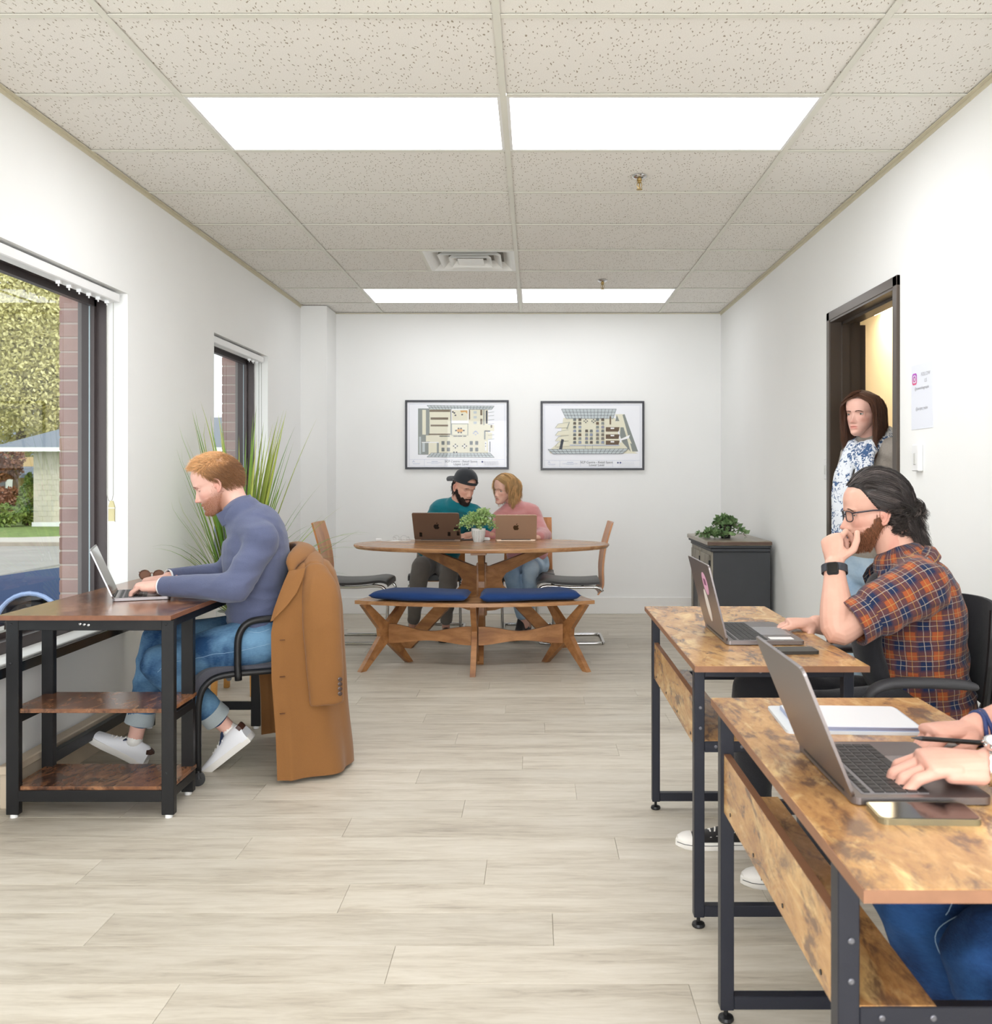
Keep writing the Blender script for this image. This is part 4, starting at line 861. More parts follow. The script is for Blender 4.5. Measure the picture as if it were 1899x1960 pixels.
# sunglasses at the far end
t = thing('sunglasses', 'brown tortoiseshell sunglasses on the dark desk behind the typing hands', 'sunglasses', (-1.80, 4.42, .725))
TORT = mat('tortoiseshell', (92, 52, 26), .2, var=.5, vs=60); LENS = mat('amber_lens', (110, 62, 30), .08)
for s in (-1, 1):
    cx_ = -1.80+s*.033; ol = [(cx_+.026*cos(a), 4.40, .752+.022*sin(a)) for a in [k*pi/12 for k in range(24)]]
    mk('rim', tube(ol, .0028, 6, closed=True), TORT, t, smooth=True); mk('lens', (ol, [tuple(range(24))]), LENS, t)
    mk('temple', tube([(cx_+s*.028, 4.40, .765), (cx_+s*.03, 4.49, .76), (cx_+s*.028, 4.53, .735)], .002, 6), TORT, t)
mk('bridge', tube([(-1.81, 4.40, .758), (-1.80, 4.398, .762), (-1.79, 4.40, .758)], .002, 6), TORT, t)

# ================================================================ right desks (steel frame, modesty board and shelf)
def rdesk(label, x0, x1, y0, y1, z, over, blue, lw=.028):
    t = thing('desk', label, 'desk', ((x0+x1)/2, (y0+y1)/2, 0), group='golden rustic desks on the right')
    mk('tabletop', box((x0, y0, z-.017), (x1, y1, z), .0012), LWOOD, t)
    mk('edge_band', J(box((x0-.001, y0-.001, z-.0165), (x1, y0+.0005, z-.0008)), box((x0-.001, y0, z-.0165), (x0+.0005, y1, z-.0008))), LEDGE, t)
    ya, yb = y0+over[0], y1-over[1]; xa, xb = x0+.012, x1-.012; zt = z-.018; D = .032
    for y in (ya, yb-D):
        mk('leg', box((xa, y, .03), (xa+lw, y+D, zt), .0015), blue, t); mk('leg', box((xb-lw, y, .03), (xb, y+D, zt), .0015), blue, t)
        mk('top_rail', box((xa+lw, y, zt-.03), (xb-lw, y+D*.8, zt), .0015), blue, t); mk('foot_rail', box((xa+lw, y, .032), (xb-lw, y+D*.8, .062), .0015), blue, t)
        mk('shelf_rail', box((xa+lw, y, z-.25), (xb-lw, y+D*.6, z-.22), .0015), blue, t)
        for x in (xa+lw/2, xb-lw/2):
            mk('glide', J(cyl((x, y+D/2, .012), (x, y+D/2, .032), .005, 8), lathe([(.016, 0), (.018, .004), (.016, .010), (.006, .014)], 16, (x, y+D/2, 0))), BLACKM, t)
        for x, zz in ((xa+lw*.6, z-.185), (xa+lw*.6, z-.13), (xa+lw+.03, z-.235), (xa+lw+.1, z-.235), (xb-.14, z-.235), (xb-.07, z-.235), (xa+lw+.15, zt-.015)): mk('bolt', lathe([(.0045, 0), (.0045, .0012), (.003, .002)], 10, M=frame((x, y, zz), x=(1, 0, 0), y=(0, 0, 1))), mat('bolt_steel', (110, 110, 116), .4, .8), t)
    mk('cross_rail', box((xb-lw, ya+D, zt-.03), (xb-lw+.018, yb-D, zt), .0015), blue, t)
    bx_ = xa+lw*.25
    mk('front_board', box((bx_, ya+D*.9, z-.245), (bx_+.014, yb-D*.9, z-.115), .001), LWOOD, t)
    mk('board_edge', box((bx_-.0006, ya+D*.9, z-.1152), (bx_+.0145, yb-D*.9, z-.1142)), LEDGE, t)
    mk('shelf', box((bx_+.014, ya+.002, z-.232), (bx_+.128, yb-.002, z-.219), .001), mat('shelf_brown', (160, 118, 84), .4) if False else LWOOD, t)
    for k in range(4): yy = ya+.1+(yb-ya-.2)*k/3; mk('screw', lathe([(.004, 0), (.004, .0015)], 8, M=frame((bx_, yy, z-.225), x=(0, -1, 0), y=(0, 0, 1))), BLACKM, t)
    return t
NAVYM = mat('blue_black_metal', (34, 36, 46), .4, .35, bump=.1, bs=300)
D1 = rdesk('golden rustic desk with steel frame where the man in plaid sits', .418, .872, 2.43, 3.54, .725, (.085, .10), NAVYM)
D2 = rdesk('nearest golden rustic desk, cut off by the right edge of the photo', .402, .872, 1.140, 2.125, .715, (.135, .015), NAVYM, .030)
place(laptop('laptop', 'grey laptop with a pink and a white sticker on the plaid man\'s desk', .355, .228, 14, ALUG, ALUG), (.560, 2.90, .725), -pi/2)
lp = bpy.context.scene.objects[[o.name for o in COL.objects if o.get('label', '').startswith('grey laptop with a pink')][0]]; lid = [c for c in lp.children if c.name.startswith('lid')][0]
g = Matrix.Translation((0, .004, .012)) @ Matrix.Rotation(radians(14), 4, 'X') @ frame((0, 0, .114), x=(1, 0, 0), y=(0, 0, 1)) @ Matrix.Translation((0, 0, .0042))
def disc(a, b, c, n=24): return [(c[0]+a*cos(2*pi*k/n), c[1]+b*sin(2*pi*k/n)) for k in range(n)]
mk('sticker', prism(disc(.040, .036, (.045, .045)), .0003, g), mat('sticker_pink', (222, 168, 196), .5), lid, label='pink oval sticker', local=True)
mk('sticker_print', prism(rrect(.035, .02, .002, 2), .0002, g @ Matrix.Translation((.045, .05, .0003))), mat('sticker_plum', (130, 70, 110), .5), lid, local=True)
mk('sticker', prism(disc(.030, .052, (-.005, -.030)), .0003, g), mat('sticker_white', (226, 220, 214), .5), lid, label='white oval sticker', local=True)
mk('palm_sticker', prism(rrect(.04, .07, .003, 2), .0003, Matrix.Translation((-.13+.26, .17, .0130))), WHITEP, lp, local=True)
place(laptop('laptop', 'grey laptop under the hands on the nearest desk', .300, .214, 22, ALUG, ALUG), (.487, 1.578, .715), -pi/2)
# phones
def phone(label, c, rz, screen_up, frm):
    t = thing('phone', label, 'phone', c, 0)
    mk('case', prism(rrect(.148, .074, .012, 6), .009, Matrix.Identity(4)), frm, t, local=True); t.rotation_euler = (0, 0, rz)
    if screen_up: mk('screen', prism(rrect(.142, .068, .010, 6), .0006, Matrix.Translation((0, 0, .009))), SCREENM, t, local=True); mk('button', box((-.03, -.0375, .003), (.0, -.0365, .006)), frm, t, local=True)
    else:
        b = mk('camera_bump', prism(rrect(.034, .036, .008, 4), .0018, Matrix.Translation((-.048, .012, .009))), DARKG, t, local=True)
        for dx, dy in ((-.008, -.008), (-.008, .008), (.008, 0)): mk('camera_lens', cyl((-.048+dx, .012+dy, .0105), (-.048+dx, .012+dy, .0125), .006, 14), SCREENM, b, local=True)
    return t
phone('dark phone face down beside the plaid man\'s laptop', (.715, 2.62, .725), radians(4), False, mat('case_olive_black', (48, 46, 42), .4))
phone('phone with a glossy dark screen at the front of the nearest desk', (.575, 1.385, .715), radians(-2), True, mat('case_champagne', (150, 144, 118), .25, .7))
# tablet on a folio
t = thing('tablet', 'white tablet lying on a grey folio behind the near laptop', 'tablet', (.64, 1.92, .715)); t.rotation_euler = (0, 0, radians(-3))
mk('folio', prism(rrect(.272, .20, .012, 5), .006, Matrix.Translation((-.005, .0, 0))), mat('folio_grey', (200, 204, 208), .6), t, local=True)
mk('tablet_body', prism(rrect(.24, .172, .010, 5), .007, Matrix.Translation((0, -.008, .006))), mat('tablet_edge', (160, 170, 200), .3, .7), t, local=True)
mk('page', prism(rrect(.236, .168, .009, 5), .0008, Matrix.Translation((0, -.008, .013))), mat('tablet_white', (232, 234, 238), .25), t, local=True)
text('10', .008, Matrix.Translation((-.09, -.08, .0140)), GREYT, None).name = 'tmp'
bpy.data.objects.remove(bpy.data.objects['tmp'])

# ================================================================ black sideboard
t = thing('sideboard', 'black wooden cabinet with a worn grey front against the right wall', 'cabinet', (1.42, 6.75, 0))
SB = mat('sideboard_black', (58, 60, 64), .55, var=.08, vs=4, bump=.1); SF = wood('sideboard_worn', (116, 110, 98), (150, 143, 128), (166, 160, 146), along=(9, 9, 2), rough=.5, mott=.4); ST = wood('sideboard_top', (126, 112, 96), (148, 138, 122), (160, 152, 138), along=(9, 2, 9), rough=.3, mott=.4)
x0, x1, y0, y1 = 1.215, 1.605, 6.36, 7.14
mk('body', box((x0, y0, .05), (x1, y1, .70), .002), SB, t); mk('plinth', box((x0+.02, y0+.02, 0), (x1, y1-.02, .05)), SB, t)
mk('top', box((x0-.045, y0-.045, .745), (x1+.0, y1+.03, .775), .005), ST, t); mk('top_edge', box((x0-.046, y0-.046, .750), (x1+.001, y0-.0445, .770)), mat('worn_brown_edge', (92, 70, 58), .5, var=.2, vs=20), t)
mk('cornice', J(box((x0-.035, y0-.035, .728), (x1, y1+.02, .745), .003), box((x0-.020, y0-.020, .700), (x1, y1+.01, .728), .006)), SB, t)
mk('face_frame', box((x0-.012, y0, .05), (x0, y1, .70)), SF, t)
for k in range(2):
    a = y0+.03+k*.375; b = a+.345
    dr = mk('drawer', box((x0-.022, a, .545), (x0-.011, b, .675), .003), SF, t); mk('pull', tube([(x0-.022, (a+b)/2-.03, .61), (x0-.035, (a+b)/2-.02, .60), (x0-.035, (a+b)/2+.02, .60), (x0-.022, (a+b)/2+.03, .61)], .004, 6), BLACKM, dr)
    d_ = mk('door', J(box((x0-.022, a, .08), (x0-.011, a+.06, .52)), box((x0-.022, b-.06, .08), (x0-.011, b, .52)), box((x0-.022, a+.06, .08), (x0-.011, b-.06, .14)), box((x0-.022, a+.06, .46), (x0-.011, b-.06, .52))), SF, t); mk('door_panel', box((x0-.016, a+.06, .14), (x0-.0115, b-.06, .46)), BLACK, d_)
    mk('hinge', box((x0-.025, a-.004, .60), (x0-.011, a+.006, .64)), BLACKM, t)
t = thing('trailing_plant', 'small trailing green plant in a dark pot on the black cabinet', 'plant', (1.33, 6.62, .775))
mk('pot', lathe([(.032, 0), (.045, .09), (.048, .095), (.043, .095), (.04, .08)], 20, (1.36, 6.65, .775)), BLACK, t, smooth=40)
lv, st = cone_leaves((1.36, 6.65, .865), 360, .17, .08, 9, .038, .13, stems=26); lv2, st2 = cone_leaves((1.28, 6.56, .79), 260, .14, .06, 10, .036, .02, stems=18)
mk('foliage', J(lv, lv2), leafmat('glossy_leaf', (58, 92, 46), (160, 190, 132), 20), t, kind='stuff', recalc=False); mk('stems', J(st, st2), leafmat('stem_brown', (80, 70, 50), (110, 100, 70)), t, kind='stuff')

# ================================================================ grass plant on its stand
gp = Vector((-1.66, 5.27, 0))
t = thing('plant_stand', 'light wooden plant stand behind the man in the blue pullover', 'plant stand', gp)
OAK = mat('oak_light', (206, 150, 78), .5, var=.1, vs=12)
for k in range(4): a = pi/4+k*pi/2; mk('leg', bar(gp+Vector((.155*cos(a), .155*sin(a), 0)), gp+Vector((.14*cos(a), .14*sin(a), .34)), .030, .030, r=.003), OAK, t)
mk('cross_bar', bar(gp+Vector((-.10, -.10, .16)), gp+Vector((.10, .10, .16)), .025, .03), OAK, t); mk('cross_bar', bar(gp+Vector((-.10, .10, .16)), gp+Vector((.10, -.10, .16)), .025, .03), OAK, t)
t = thing('grass_plant', 'tall spiky grass plant in a white patterned pot on the wooden stand', 'plant', gp+Vector((0, 0, .175)))
mk('pot', lathe([(.09, .175), (.115, .20), (.125, .34), (.128, .46), (.12, .46), (.115, .42)], 36, gp), POTW, t, smooth=40)
for k in range(4):
    zz = .25+k*.06; mk('pot_line', tube([(gp.x+(.1195+.028*(zz-.2)*.9)*cos(a), gp.y+(.1195+.028*(zz-.2)*.9)*sin(a), zz+.014*abs((i % 6)-3)/3) for i, a in enumerate([2*pi*i/36 for i in range(36)])], .0012, 4, closed=True), INKB, t)
r = random.Random(11); bm_ = []
GB = [leafmat('blade_green', (86, 130, 44), (156, 188, 84), 3), leafmat('blade_olive', (130, 146, 50), (194, 204, 104), 3)]
def blade(az, lean, L, w, curve, seed):
    V = []; F = []; n_ = 11; p = Vector((.03*cos(az), .03*sin(az), 0)); a = pi/2-lean
    for i in range(n_+1):
        u = i/n_; d = Vector((cos(a)*cos(az), cos(a)*sin(az), sin(a))); s = Vector((-sin(az), cos(az), 0)); ww = w*(1-u**2.2)*(.55+.45*min(1, u*5)); nrm = d.cross(s)
        V += [tuple(p-s*ww), tuple(p+nrm*ww*.5), tuple(p+s*ww)]; p = p+d*(L/n_); p.x = max(p.x, XL+.022-gp.x); a -= curve*u*2.2/n_
    for i in range(n_): F += [(i*3, i*3+1, i*3+4, i*3+3), (i*3+1, i*3+2, i*3+5, i*3+4)]
    return V, F
for k in range(170):
    up = k < 75; az = r.uniform(0, 2*pi); lean = r.uniform(.02, .32) if up else r.uniform(.35, 1.0); L = r.uniform(.78, 1.25) if up else r.uniform(.5, .95); w = r.uniform(.008, .015) if up else r.uniform(.003, .008); cv = r.uniform(.0, .35) if up else r.uniform(.2, 1.3)
    e = L*cos(pi/2-lean)
    if gp.x+e*cos(az)*1.1 < XL+.02: az = pi-az if r.random() < .6 else az; L = min(L, .3/max(.05, abs(cos(az))*sin(lean+cv*.6))) if cos(az) < 0 else L
    o = mk('blade', blade(az, lean, L, w, cv, k), r.choice(GB), t, local=True, recalc=False, smooth=True); o.location = (0, 0, .25)
# ================================================================ people
SKIN = skinmat(); HAIR = hairmat('hair'); BEARD = hairmat('beard_hair', .6)
def sm(x, a, b): t = np.clip((np.asarray(x, dtype=float)-a)/(b-a), 0, 1); return t*t*(3-2*t)
HH = .236
def head_mesh(fem=0., nu=96, nv=92, mouth_open=0., nose=1.):
    """head-local: +y face, +z up, origin at the head centre; t = 0 chin .. 1 crown"""
    t = np.linspace(0, 1, nv)**1.0; t = np.concatenate([[0.0], .004+.992*np.linspace(0, 1, nv-2)**1.0, [1.0]]); z = (t-.5)*HH
    I = lambda xs, ys: np.interp(t, xs, ys)
    def S(a, k=2):
        for _ in range(k): b = a.copy(); b[1:-1] = (a[:-2]+2*a[1:-1]+a[2:])/4; a = b
        return a
    w = S(I([0, .03, .06, .13, .2, .3, .45, .55, .7, .8, .88, .95, .985, 1], [.018, .027, .033, .044, .053, .0615, .069, .072, .0745, .071, .060, .042, .024, .004]), 3)
    w = w*(1-.04*fem)-.0045*fem*sm(-t, -.42, -.12)
    yf = S(I([0, .02, .05, .09, .13, .17, .2, .26, .3, .4, .5, .56, .62, .7, .78, .86, .93, .98, 1], [.066, .079, .0865, .088, .0825, .0835, .084, .085, .083, .081, .082, .0885, .0875, .086, .080, .066, .044, .018, .0]), 2)
    yb = S(I([0, .05, .12, .2, .28, .35, .45, .55, .65, .75, .85, .93, 1], [.030, .018, .0, -.025, -.055, -.078, -.092, -.099, -.102, -.099, -.085, -.060, -.004]), 3)
    u = 2*pi*np.arange(nu)/nu; a = u-.45*np.sin(u)
    V = np.zeros((nv, nu, 3)); fw = .0115
    for i in range(nv):
        ti = t[i]; yc = yf[i]*.1+yb[i]*.2 if ti > .3 else (yf[i]+yb[i])*.35
        e = .86 if .05 < ti < .8 else .95
        s, c = np.sin(a), np.cos(a); x = w[i]*np.sign(s)*np.abs(s)**e
        y = np.where(c > 0, yc+(yf[i]-yc)*np.abs(c)**(.90+.08*fem), yc-(yc-yb[i])*np.abs(c)**.9); fr = c > 0
        ax = np.abs(x); zz = z[i]
        # nose
        nh = np.interp(ti, [.268, .285, .30, .325, .345, .38, .43, .48, .505, .53], [0, .009, .0185, .0245, .0235, .0185, .012, .006, .0035, 0])*(1-.12*fem)*nose
        nw = np.interp(ti, [.28, .32, .38, .5], [.0105, .0100, .0085, .0075])
        y = y+fr*nh*np.exp(-(ax/nw)**2)+fr*.0085*np.exp(-((ax-.0135)/.0055)**2-((ti-.305)/.022)**2)
        # lips
        lw = np.exp(-(ax/(.022-.003*fem))**4)
        y = y+fr*lw*(.0058*np.exp(-((ti-(.168-.03*mouth_open))/.018)**2)+.0062*np.exp(-((ti-.222)/.015)**2)-(.006+.012*mouth_open)*np.exp(-((ti-.195)/(.007+.012*mouth_open))**2))
        y = y-fr*.003*np.exp(-((ti-.128)/.02)**2-(ax/.02)**2)+fr*.004*np.exp(-((ti-.06)/.04)**2-(ax/.018)**2)
        # eye sockets, lids, brow, cheek
        y = y-fr*(.0125*np.exp(-((ax-.031)/.0165)**2-((ti-.487)/.043)**2)-.0062*np.exp(-((ax-.0315)/.0125)**2-((ti-.487)/.03)**2))
        y = y+fr*(.0035*(1-.6*fem)*np.exp(-((ax-.028)/.022)**2-((ti-.555)/.022)**2)+.004*np.exp(-((ax-.045)/.018)**2-((ti-.38)/.06)**2))
        y = y-fr*.004*np.exp(-((ax-.036)/.014)**2-((ti-.25)/.07)**2)
        x = x-np.sign(x)*.004*np.exp(-((ti-.5)/.07)**2)*(ax > .05)*fr
        V[i, :, 0] = x; V[i, :, 1] = y; V[i, :, 2] = zz
    F = []
    for i in range(nv-1): F += [(i*nu+k, i*nu+(k+1) % nu, (i+1)*nu+(k+1) % nu, (i+1)*nu+k) for k in range(nu)]
    F += [tuple(range(nu-1, -1, -1)), tuple(range((nv-1)*nu, nv*nu))]
    return V.reshape(-1, 3), F
def ear(sx):
    c = Vector((sx*.0685, -.008, -.018)); o = []
    pts = [(-.002, .020), (.004, .030), (-.006, .033), (-.018, .024), (-.021, .006), (-.014, -.012), (-.004, -.024), (.004, -.027), (.008, -.018)]
    o.append(tube([c+Vector((sx*(.007+.005*(-p[0]/.02)), p[0]*.92, p[1]*.92)) for p in pts], [.003, .004, .0046, .0048, .0045, .004, .0052, .0055, .003], 8))
    o.append(ball(c+Vector((sx*.004, -.006, .004)), (.0045, .017, .027), 14)); o.append(ball(c+Vector((sx*.009, .006, .0)), (.004, .004, .006), 8)); return J(*o)
HEADV = {}
def headparts(fem, mo, nose=1.):
    k = (fem, mo, nose)
    if k not in HEADV:
        V, F = head_mesh(fem, mouth_open=mo, nose=nose); HEADV[k] = (V, F)
    return HEADV[k]
def hand(M, tside, curls, spread=0., size=1., thumb=((.55, .75, -.25), (.8, .55, -.2), (.9, .35, -.25)), fat=1.):
    """M: origin wrist, +x towards the knuckles, +z back of the hand; tside = +1/-1 thumb towards +/-y. returns list of closed shapes"""
    s = size; T = tside; out = []; v = lambda x, y, z: M @ Vector((x*s, y*T*s, z*s)); side = M.to_3x3() @ Vector((0, 1, 0))
    out.append(limb([v(-.03, 0, 0), v(.01, .0, 0), (v(.035, .002, 0)), v(.065, .003, .001), v(.088, .0, .002)], [(.027*s, .020*s), (.027*s, .019*s), (.033*s, .0175*s), (.040*s, .0155*s), (.039*s, .0125*s)], 18, side))
    out.append(limb([v(.012, .018, -.008), v(.035, .027, -.010), v(.05, .027, -.008)], [.014*s, .0165*s, .012*s], 12)); out.append(limb([v(.02, -.022, -.008), v(.06, -.027, -.006)], [.013*s, .012*s], 12))
    L = [(.030, .046, .027, .022, .0092), (.0105, .051, .031, .024, .0095), (-.0095, .047, .029, .023, .0090), (-.0285, .036, .022, .020, .0080)]
    for k, (y, a, b, c, r) in enumerate(L):
        cu = curls[k] if isinstance(curls[0], (tuple, list)) else curls; r = r*fat
        sp = spread*(1.5-k)*T; x0 = .085-.006*abs(k-1); p = v(x0, y, 0); ang = 0; pts = [v(x0-.022, y*.95, 0), p]; rr = [r*1.1*s, r*1.12*s]
        for seg, (ln, cv) in enumerate(zip((a, b, c), cu)):
            ang += radians(cv); d = M.to_3x3() @ Vector((cos(ang)*cos(sp), cos(ang)*sin(sp), -sin(ang)))
            q = pts[-1]+d*ln*s
            if seg == 2: NAILS.append((q, d.copy(), (M.to_3x3() @ Vector((sin(ang), 0, cos(ang)))), side.copy(), r*s))
            pts += [pts[-1].lerp(q, .5), q]; rr += [r*(.98-.07*seg)*s, r*(1.02-.09*seg-(.04 if seg == 2 else 0))*s]
        sh = [(pts[i], rr[i]) for i in range(len(pts))]
        for i in range(len(pts)-1): out.append(seglimb(pts[i], pts[i+1], rr[i], rr[i+1]))
    p = v(.022, .026, -.008); pts = [p]; rr = [.0135*s]
    for k, (ln, r) in enumerate(((.042, .0118), (.034, .0108), (.026, .0088))):
        d = Vector(thumb[k]).normalized(); q = pts[-1]+(M.to_3x3() @ Vector((d.x, d.y*T, d.z)))*ln*s; pts.append(q); rr.append(r*fat*s)
    for i in range(3): out.append(seglimb(pts[i], pts[i+1], rr[i], rr[i+1]))
    return out
def seglimb(p, q, a, b, n=12):
    """capsule with two radii"""
    p = Vector(p); q = Vector(q); t = (q-p).normalized(); P_ = []; R_ = []
    for k in (3, 2, 1): f = sin(pi/2*k/3)*.995; P_.append(p-t*a*f); R_.append(a*math.sqrt(max(.0001, 1-f*f)))
    P_ += [p, q]; R_ += [a, b]
    for k in (1, 2, 3): f = sin(pi/2*k/3)*.995; P_.append(q+t*b*f); R_.append(b*math.sqrt(max(.0001, 1-f*f)))
    return tube(P_, R_, n)
NAILS = []
def V3(*a): return Vector(a)
def leg_shapes(h, k, a, r=(.088, .080, .060, .055, .040), off=0, knee=1.0):
    r = [x+off for x in r]; m = h.lerp(k, .5); 
    return [limb([h, h.lerp(k, .35), h.lerp(k, .8), k], [r[0], r[1]*1.0, r[2]*1.06, r[2]*knee], 20), limb([k, k.lerp(a, .3), k.lerp(a, .7), a], [r[2]*knee, r[3]*1.06, r[3]*.86, r[4]], 20)]
def torso_shapes(S, off=0):
    """S: dict with pelvis, belly, chest, neck (points), side vectors and half sizes"""
    side = S['side']; st = S['torso']; out = []
    out.append(limb([p for p, a, b in st], [(a+off, b+off) for p, a, b in st], 28, side))
    sl, sr = S['shoulders']; nk = S.get('trap', S['neck'])
    for s in (sl, sr):
        out.append(seglimb(s, s.lerp(nk, .55), .057*S['k']+off, .052*S['k']+off, 16)); out.append(ball(s, .058*S['k']+off, 16))
        out.append(seglimb(s.lerp(nk, .45), nk, .05*S['k']+off, .05*S['k']+off, 16))
    return out
def arm_shapes(s, e, w, r=(.056, .047, .040, .042, .028), off=0, upto=1.0):
    r = [x+off for x in r]
    o = [limb([s, s.lerp(e, .5), e], [r[0], r[1], r[2]], 16)]
    q = e.lerp(w, upto); rr = [r[2], r[3], r[4]+(r[3]-r[4])*(1-upto)*.8]
    o.append(limb([e, e.lerp(q, .35), q], rr, 16)); return o
def strand_mesh(paths, w, cols, sides=3):
    V = []; F = []; C = []
    for pth, c in zip(paths, cols):
        n = len(pth); T = []
        for i in range(n):
            t = (pth[min(i+1, n-1)]-pth[max(i-1, 0)]); t = t.normalized() if t.length > 1e-9 else Vector((0, 0, 1)); T.append(t)
        b0 = len(V); u = T[0].orthogonal().normalized()
        for i in range(n):
            t = T[i]; u = (u-t*u.dot(t)); u = u.normalized() if u.length > 1e-6 else t.orthogonal().normalized(); v = t.cross(u); f = i/(n-1); r = w*(1-.75*f*f)*min(1, .5+f*4)
            for k in range(sides): a = 2*pi*k/sides; V.append(tuple(pth[i]+u*(r*cos(a))+v*(r*sin(a)))); C.append(c)
        for i in range(n-1): F += [(b0+i*sides+k, b0+i*sides+(k+1) % sides, b0+(i+1)*sides+(k+1) % sides, b0+(i+1)*sides+k) for k in range(sides)]
    return V, F, C
EC, ER = Vector((0, -.008, .022)), (.0775, .101, .099)   # skull ellipsoid used by the hair
def pushout(p, lift, fem=0):
    q = p-EC; k = math.sqrt((q.x/ER[0])**2+(q.y/ER[1])**2+(q.z/ER[2])**2)
    if q.z < -.02: return p if math.hypot(p.x, p.y+.008) > .062 or p.z < -.12 else Vector((p.x*.062/max(.01, math.hypot(p.x, p.y+.008)), p.y, p.z))
    return p if k >= 1+lift or k < .2 else EC+q*((1+lift)/k)
def hairstyle(M, roots, flow, n, steps, ds, lift, w, base, var, seed, name, parent, mt, grav=.0, clump=0, jit=.15, extra=None, cap=None, hl_=.45):
    r = random.Random(seed); paths = []; cols = []; tries = 0
    cl = None
    while len(paths) < n and tries < n*30:
        tries += 1; d = Vector((r.gauss(0, 1), r.gauss(0, 1), r.gauss(0, 1))).normalized()
        if clump:
            if cl is None or cl[4] <= 0:
                if not roots(d, r): continue
                cl = [d, r.uniform(0, 6.28), r.uniform(-1, 1), r.random(), clump, r.uniform(.7, 1.05), r.uniform(.4, 1.0)]
            cl[4] -= 1; d = (cl[0]+Vector((r.gauss(0, .045), r.gauss(0, .045), r.gauss(0, .045)))).normalized()
        if not roots(d, r): continue
        l0 = lift*(r.uniform(.3, 1.0) if not clump else cl[6]*r.uniform(.8, 1.0)); p = EC+Vector((d.x*ER[0], d.y*ER[1], d.z*ER[2]))*(1+l0*.3); pts = [p]; p0_ = p; ph = r.uniform(0, 6.28) if not clump else cl[1]+r.gauss(0, .15); jv = Vector((r.gauss(0, jit), r.gauss(0, jit), r.gauss(0, jit)))
        L = int(steps*(r.uniform(.7, 1.05) if not clump else cl[5]*r.uniform(.93, 1.03))); L = max(L, 3)
        for i in range(L):
            f = i/steps; v = flow(p, d, f, ph, r)+jv*.6; v.z -= grav*f; v = v.normalized() if v.length > 0 else v
            p = p+v*ds; p = pushout(p, l0*(min(1, .3+2.5*f)) , 0); pts.append(p)
        paths.append([M @ q for q in pts]); b = r.uniform(-1, 1) if not clump else cl[2]+r.uniform(-.35, .35); hi = (r.random() if not clump else cl[3]) < .13; k = 1+var*b+(hl_ if hi else 0); cols.append(tuple(min(1, max(0, c*k)) for c in (base(p0_) if callable(base) else base)))
    V, F, C = strand_mesh(paths, w, cols)
    if extra is not None:
        V2, F2, c2 = extra; n0 = len(V); V = V+[tuple(v) for v in V2]; F = F+[tuple(i+n0 for i in f) for f in F2]; C = C+c2
    o = mk(name, (V, F), mt, parent, recalc=False, smooth=True, kind=None); setcol(o, C); return o
def cap_shell(M, fem, fn, colr, seed=1, jag=.0015):
    """scalp cover: head surface pushed out by fn(x, y, t) where positive"""
    V, F = headparts(fem, 0.); t = V[:, 2]/HH+.5; th = fn(V[:, 0], V[:, 1], t); n0 = V-np.array([0, -.005, .02]); n0 /= np.linalg.norm(n0, axis=1)[:, None]
    nzv = np.array([noise.noise((v[0]*60, v[1]*60, v[2]*60)) for v in V]); Q = V+n0*(th+jag*nzv*(th > 0))[:, None]; ok = th > -.0039
    F2 = [f for f in F if all(ok[i] for i in f)]
    used = sorted({i for f in F2 for i in f}); mp = {a: b for b, a in enumerate(used)}
    Vw = [tuple(M @ Vector(Q[i])) for i in used]; return Vw, [tuple(mp[i] for i in f) for f in F2], [colr]*len(used)
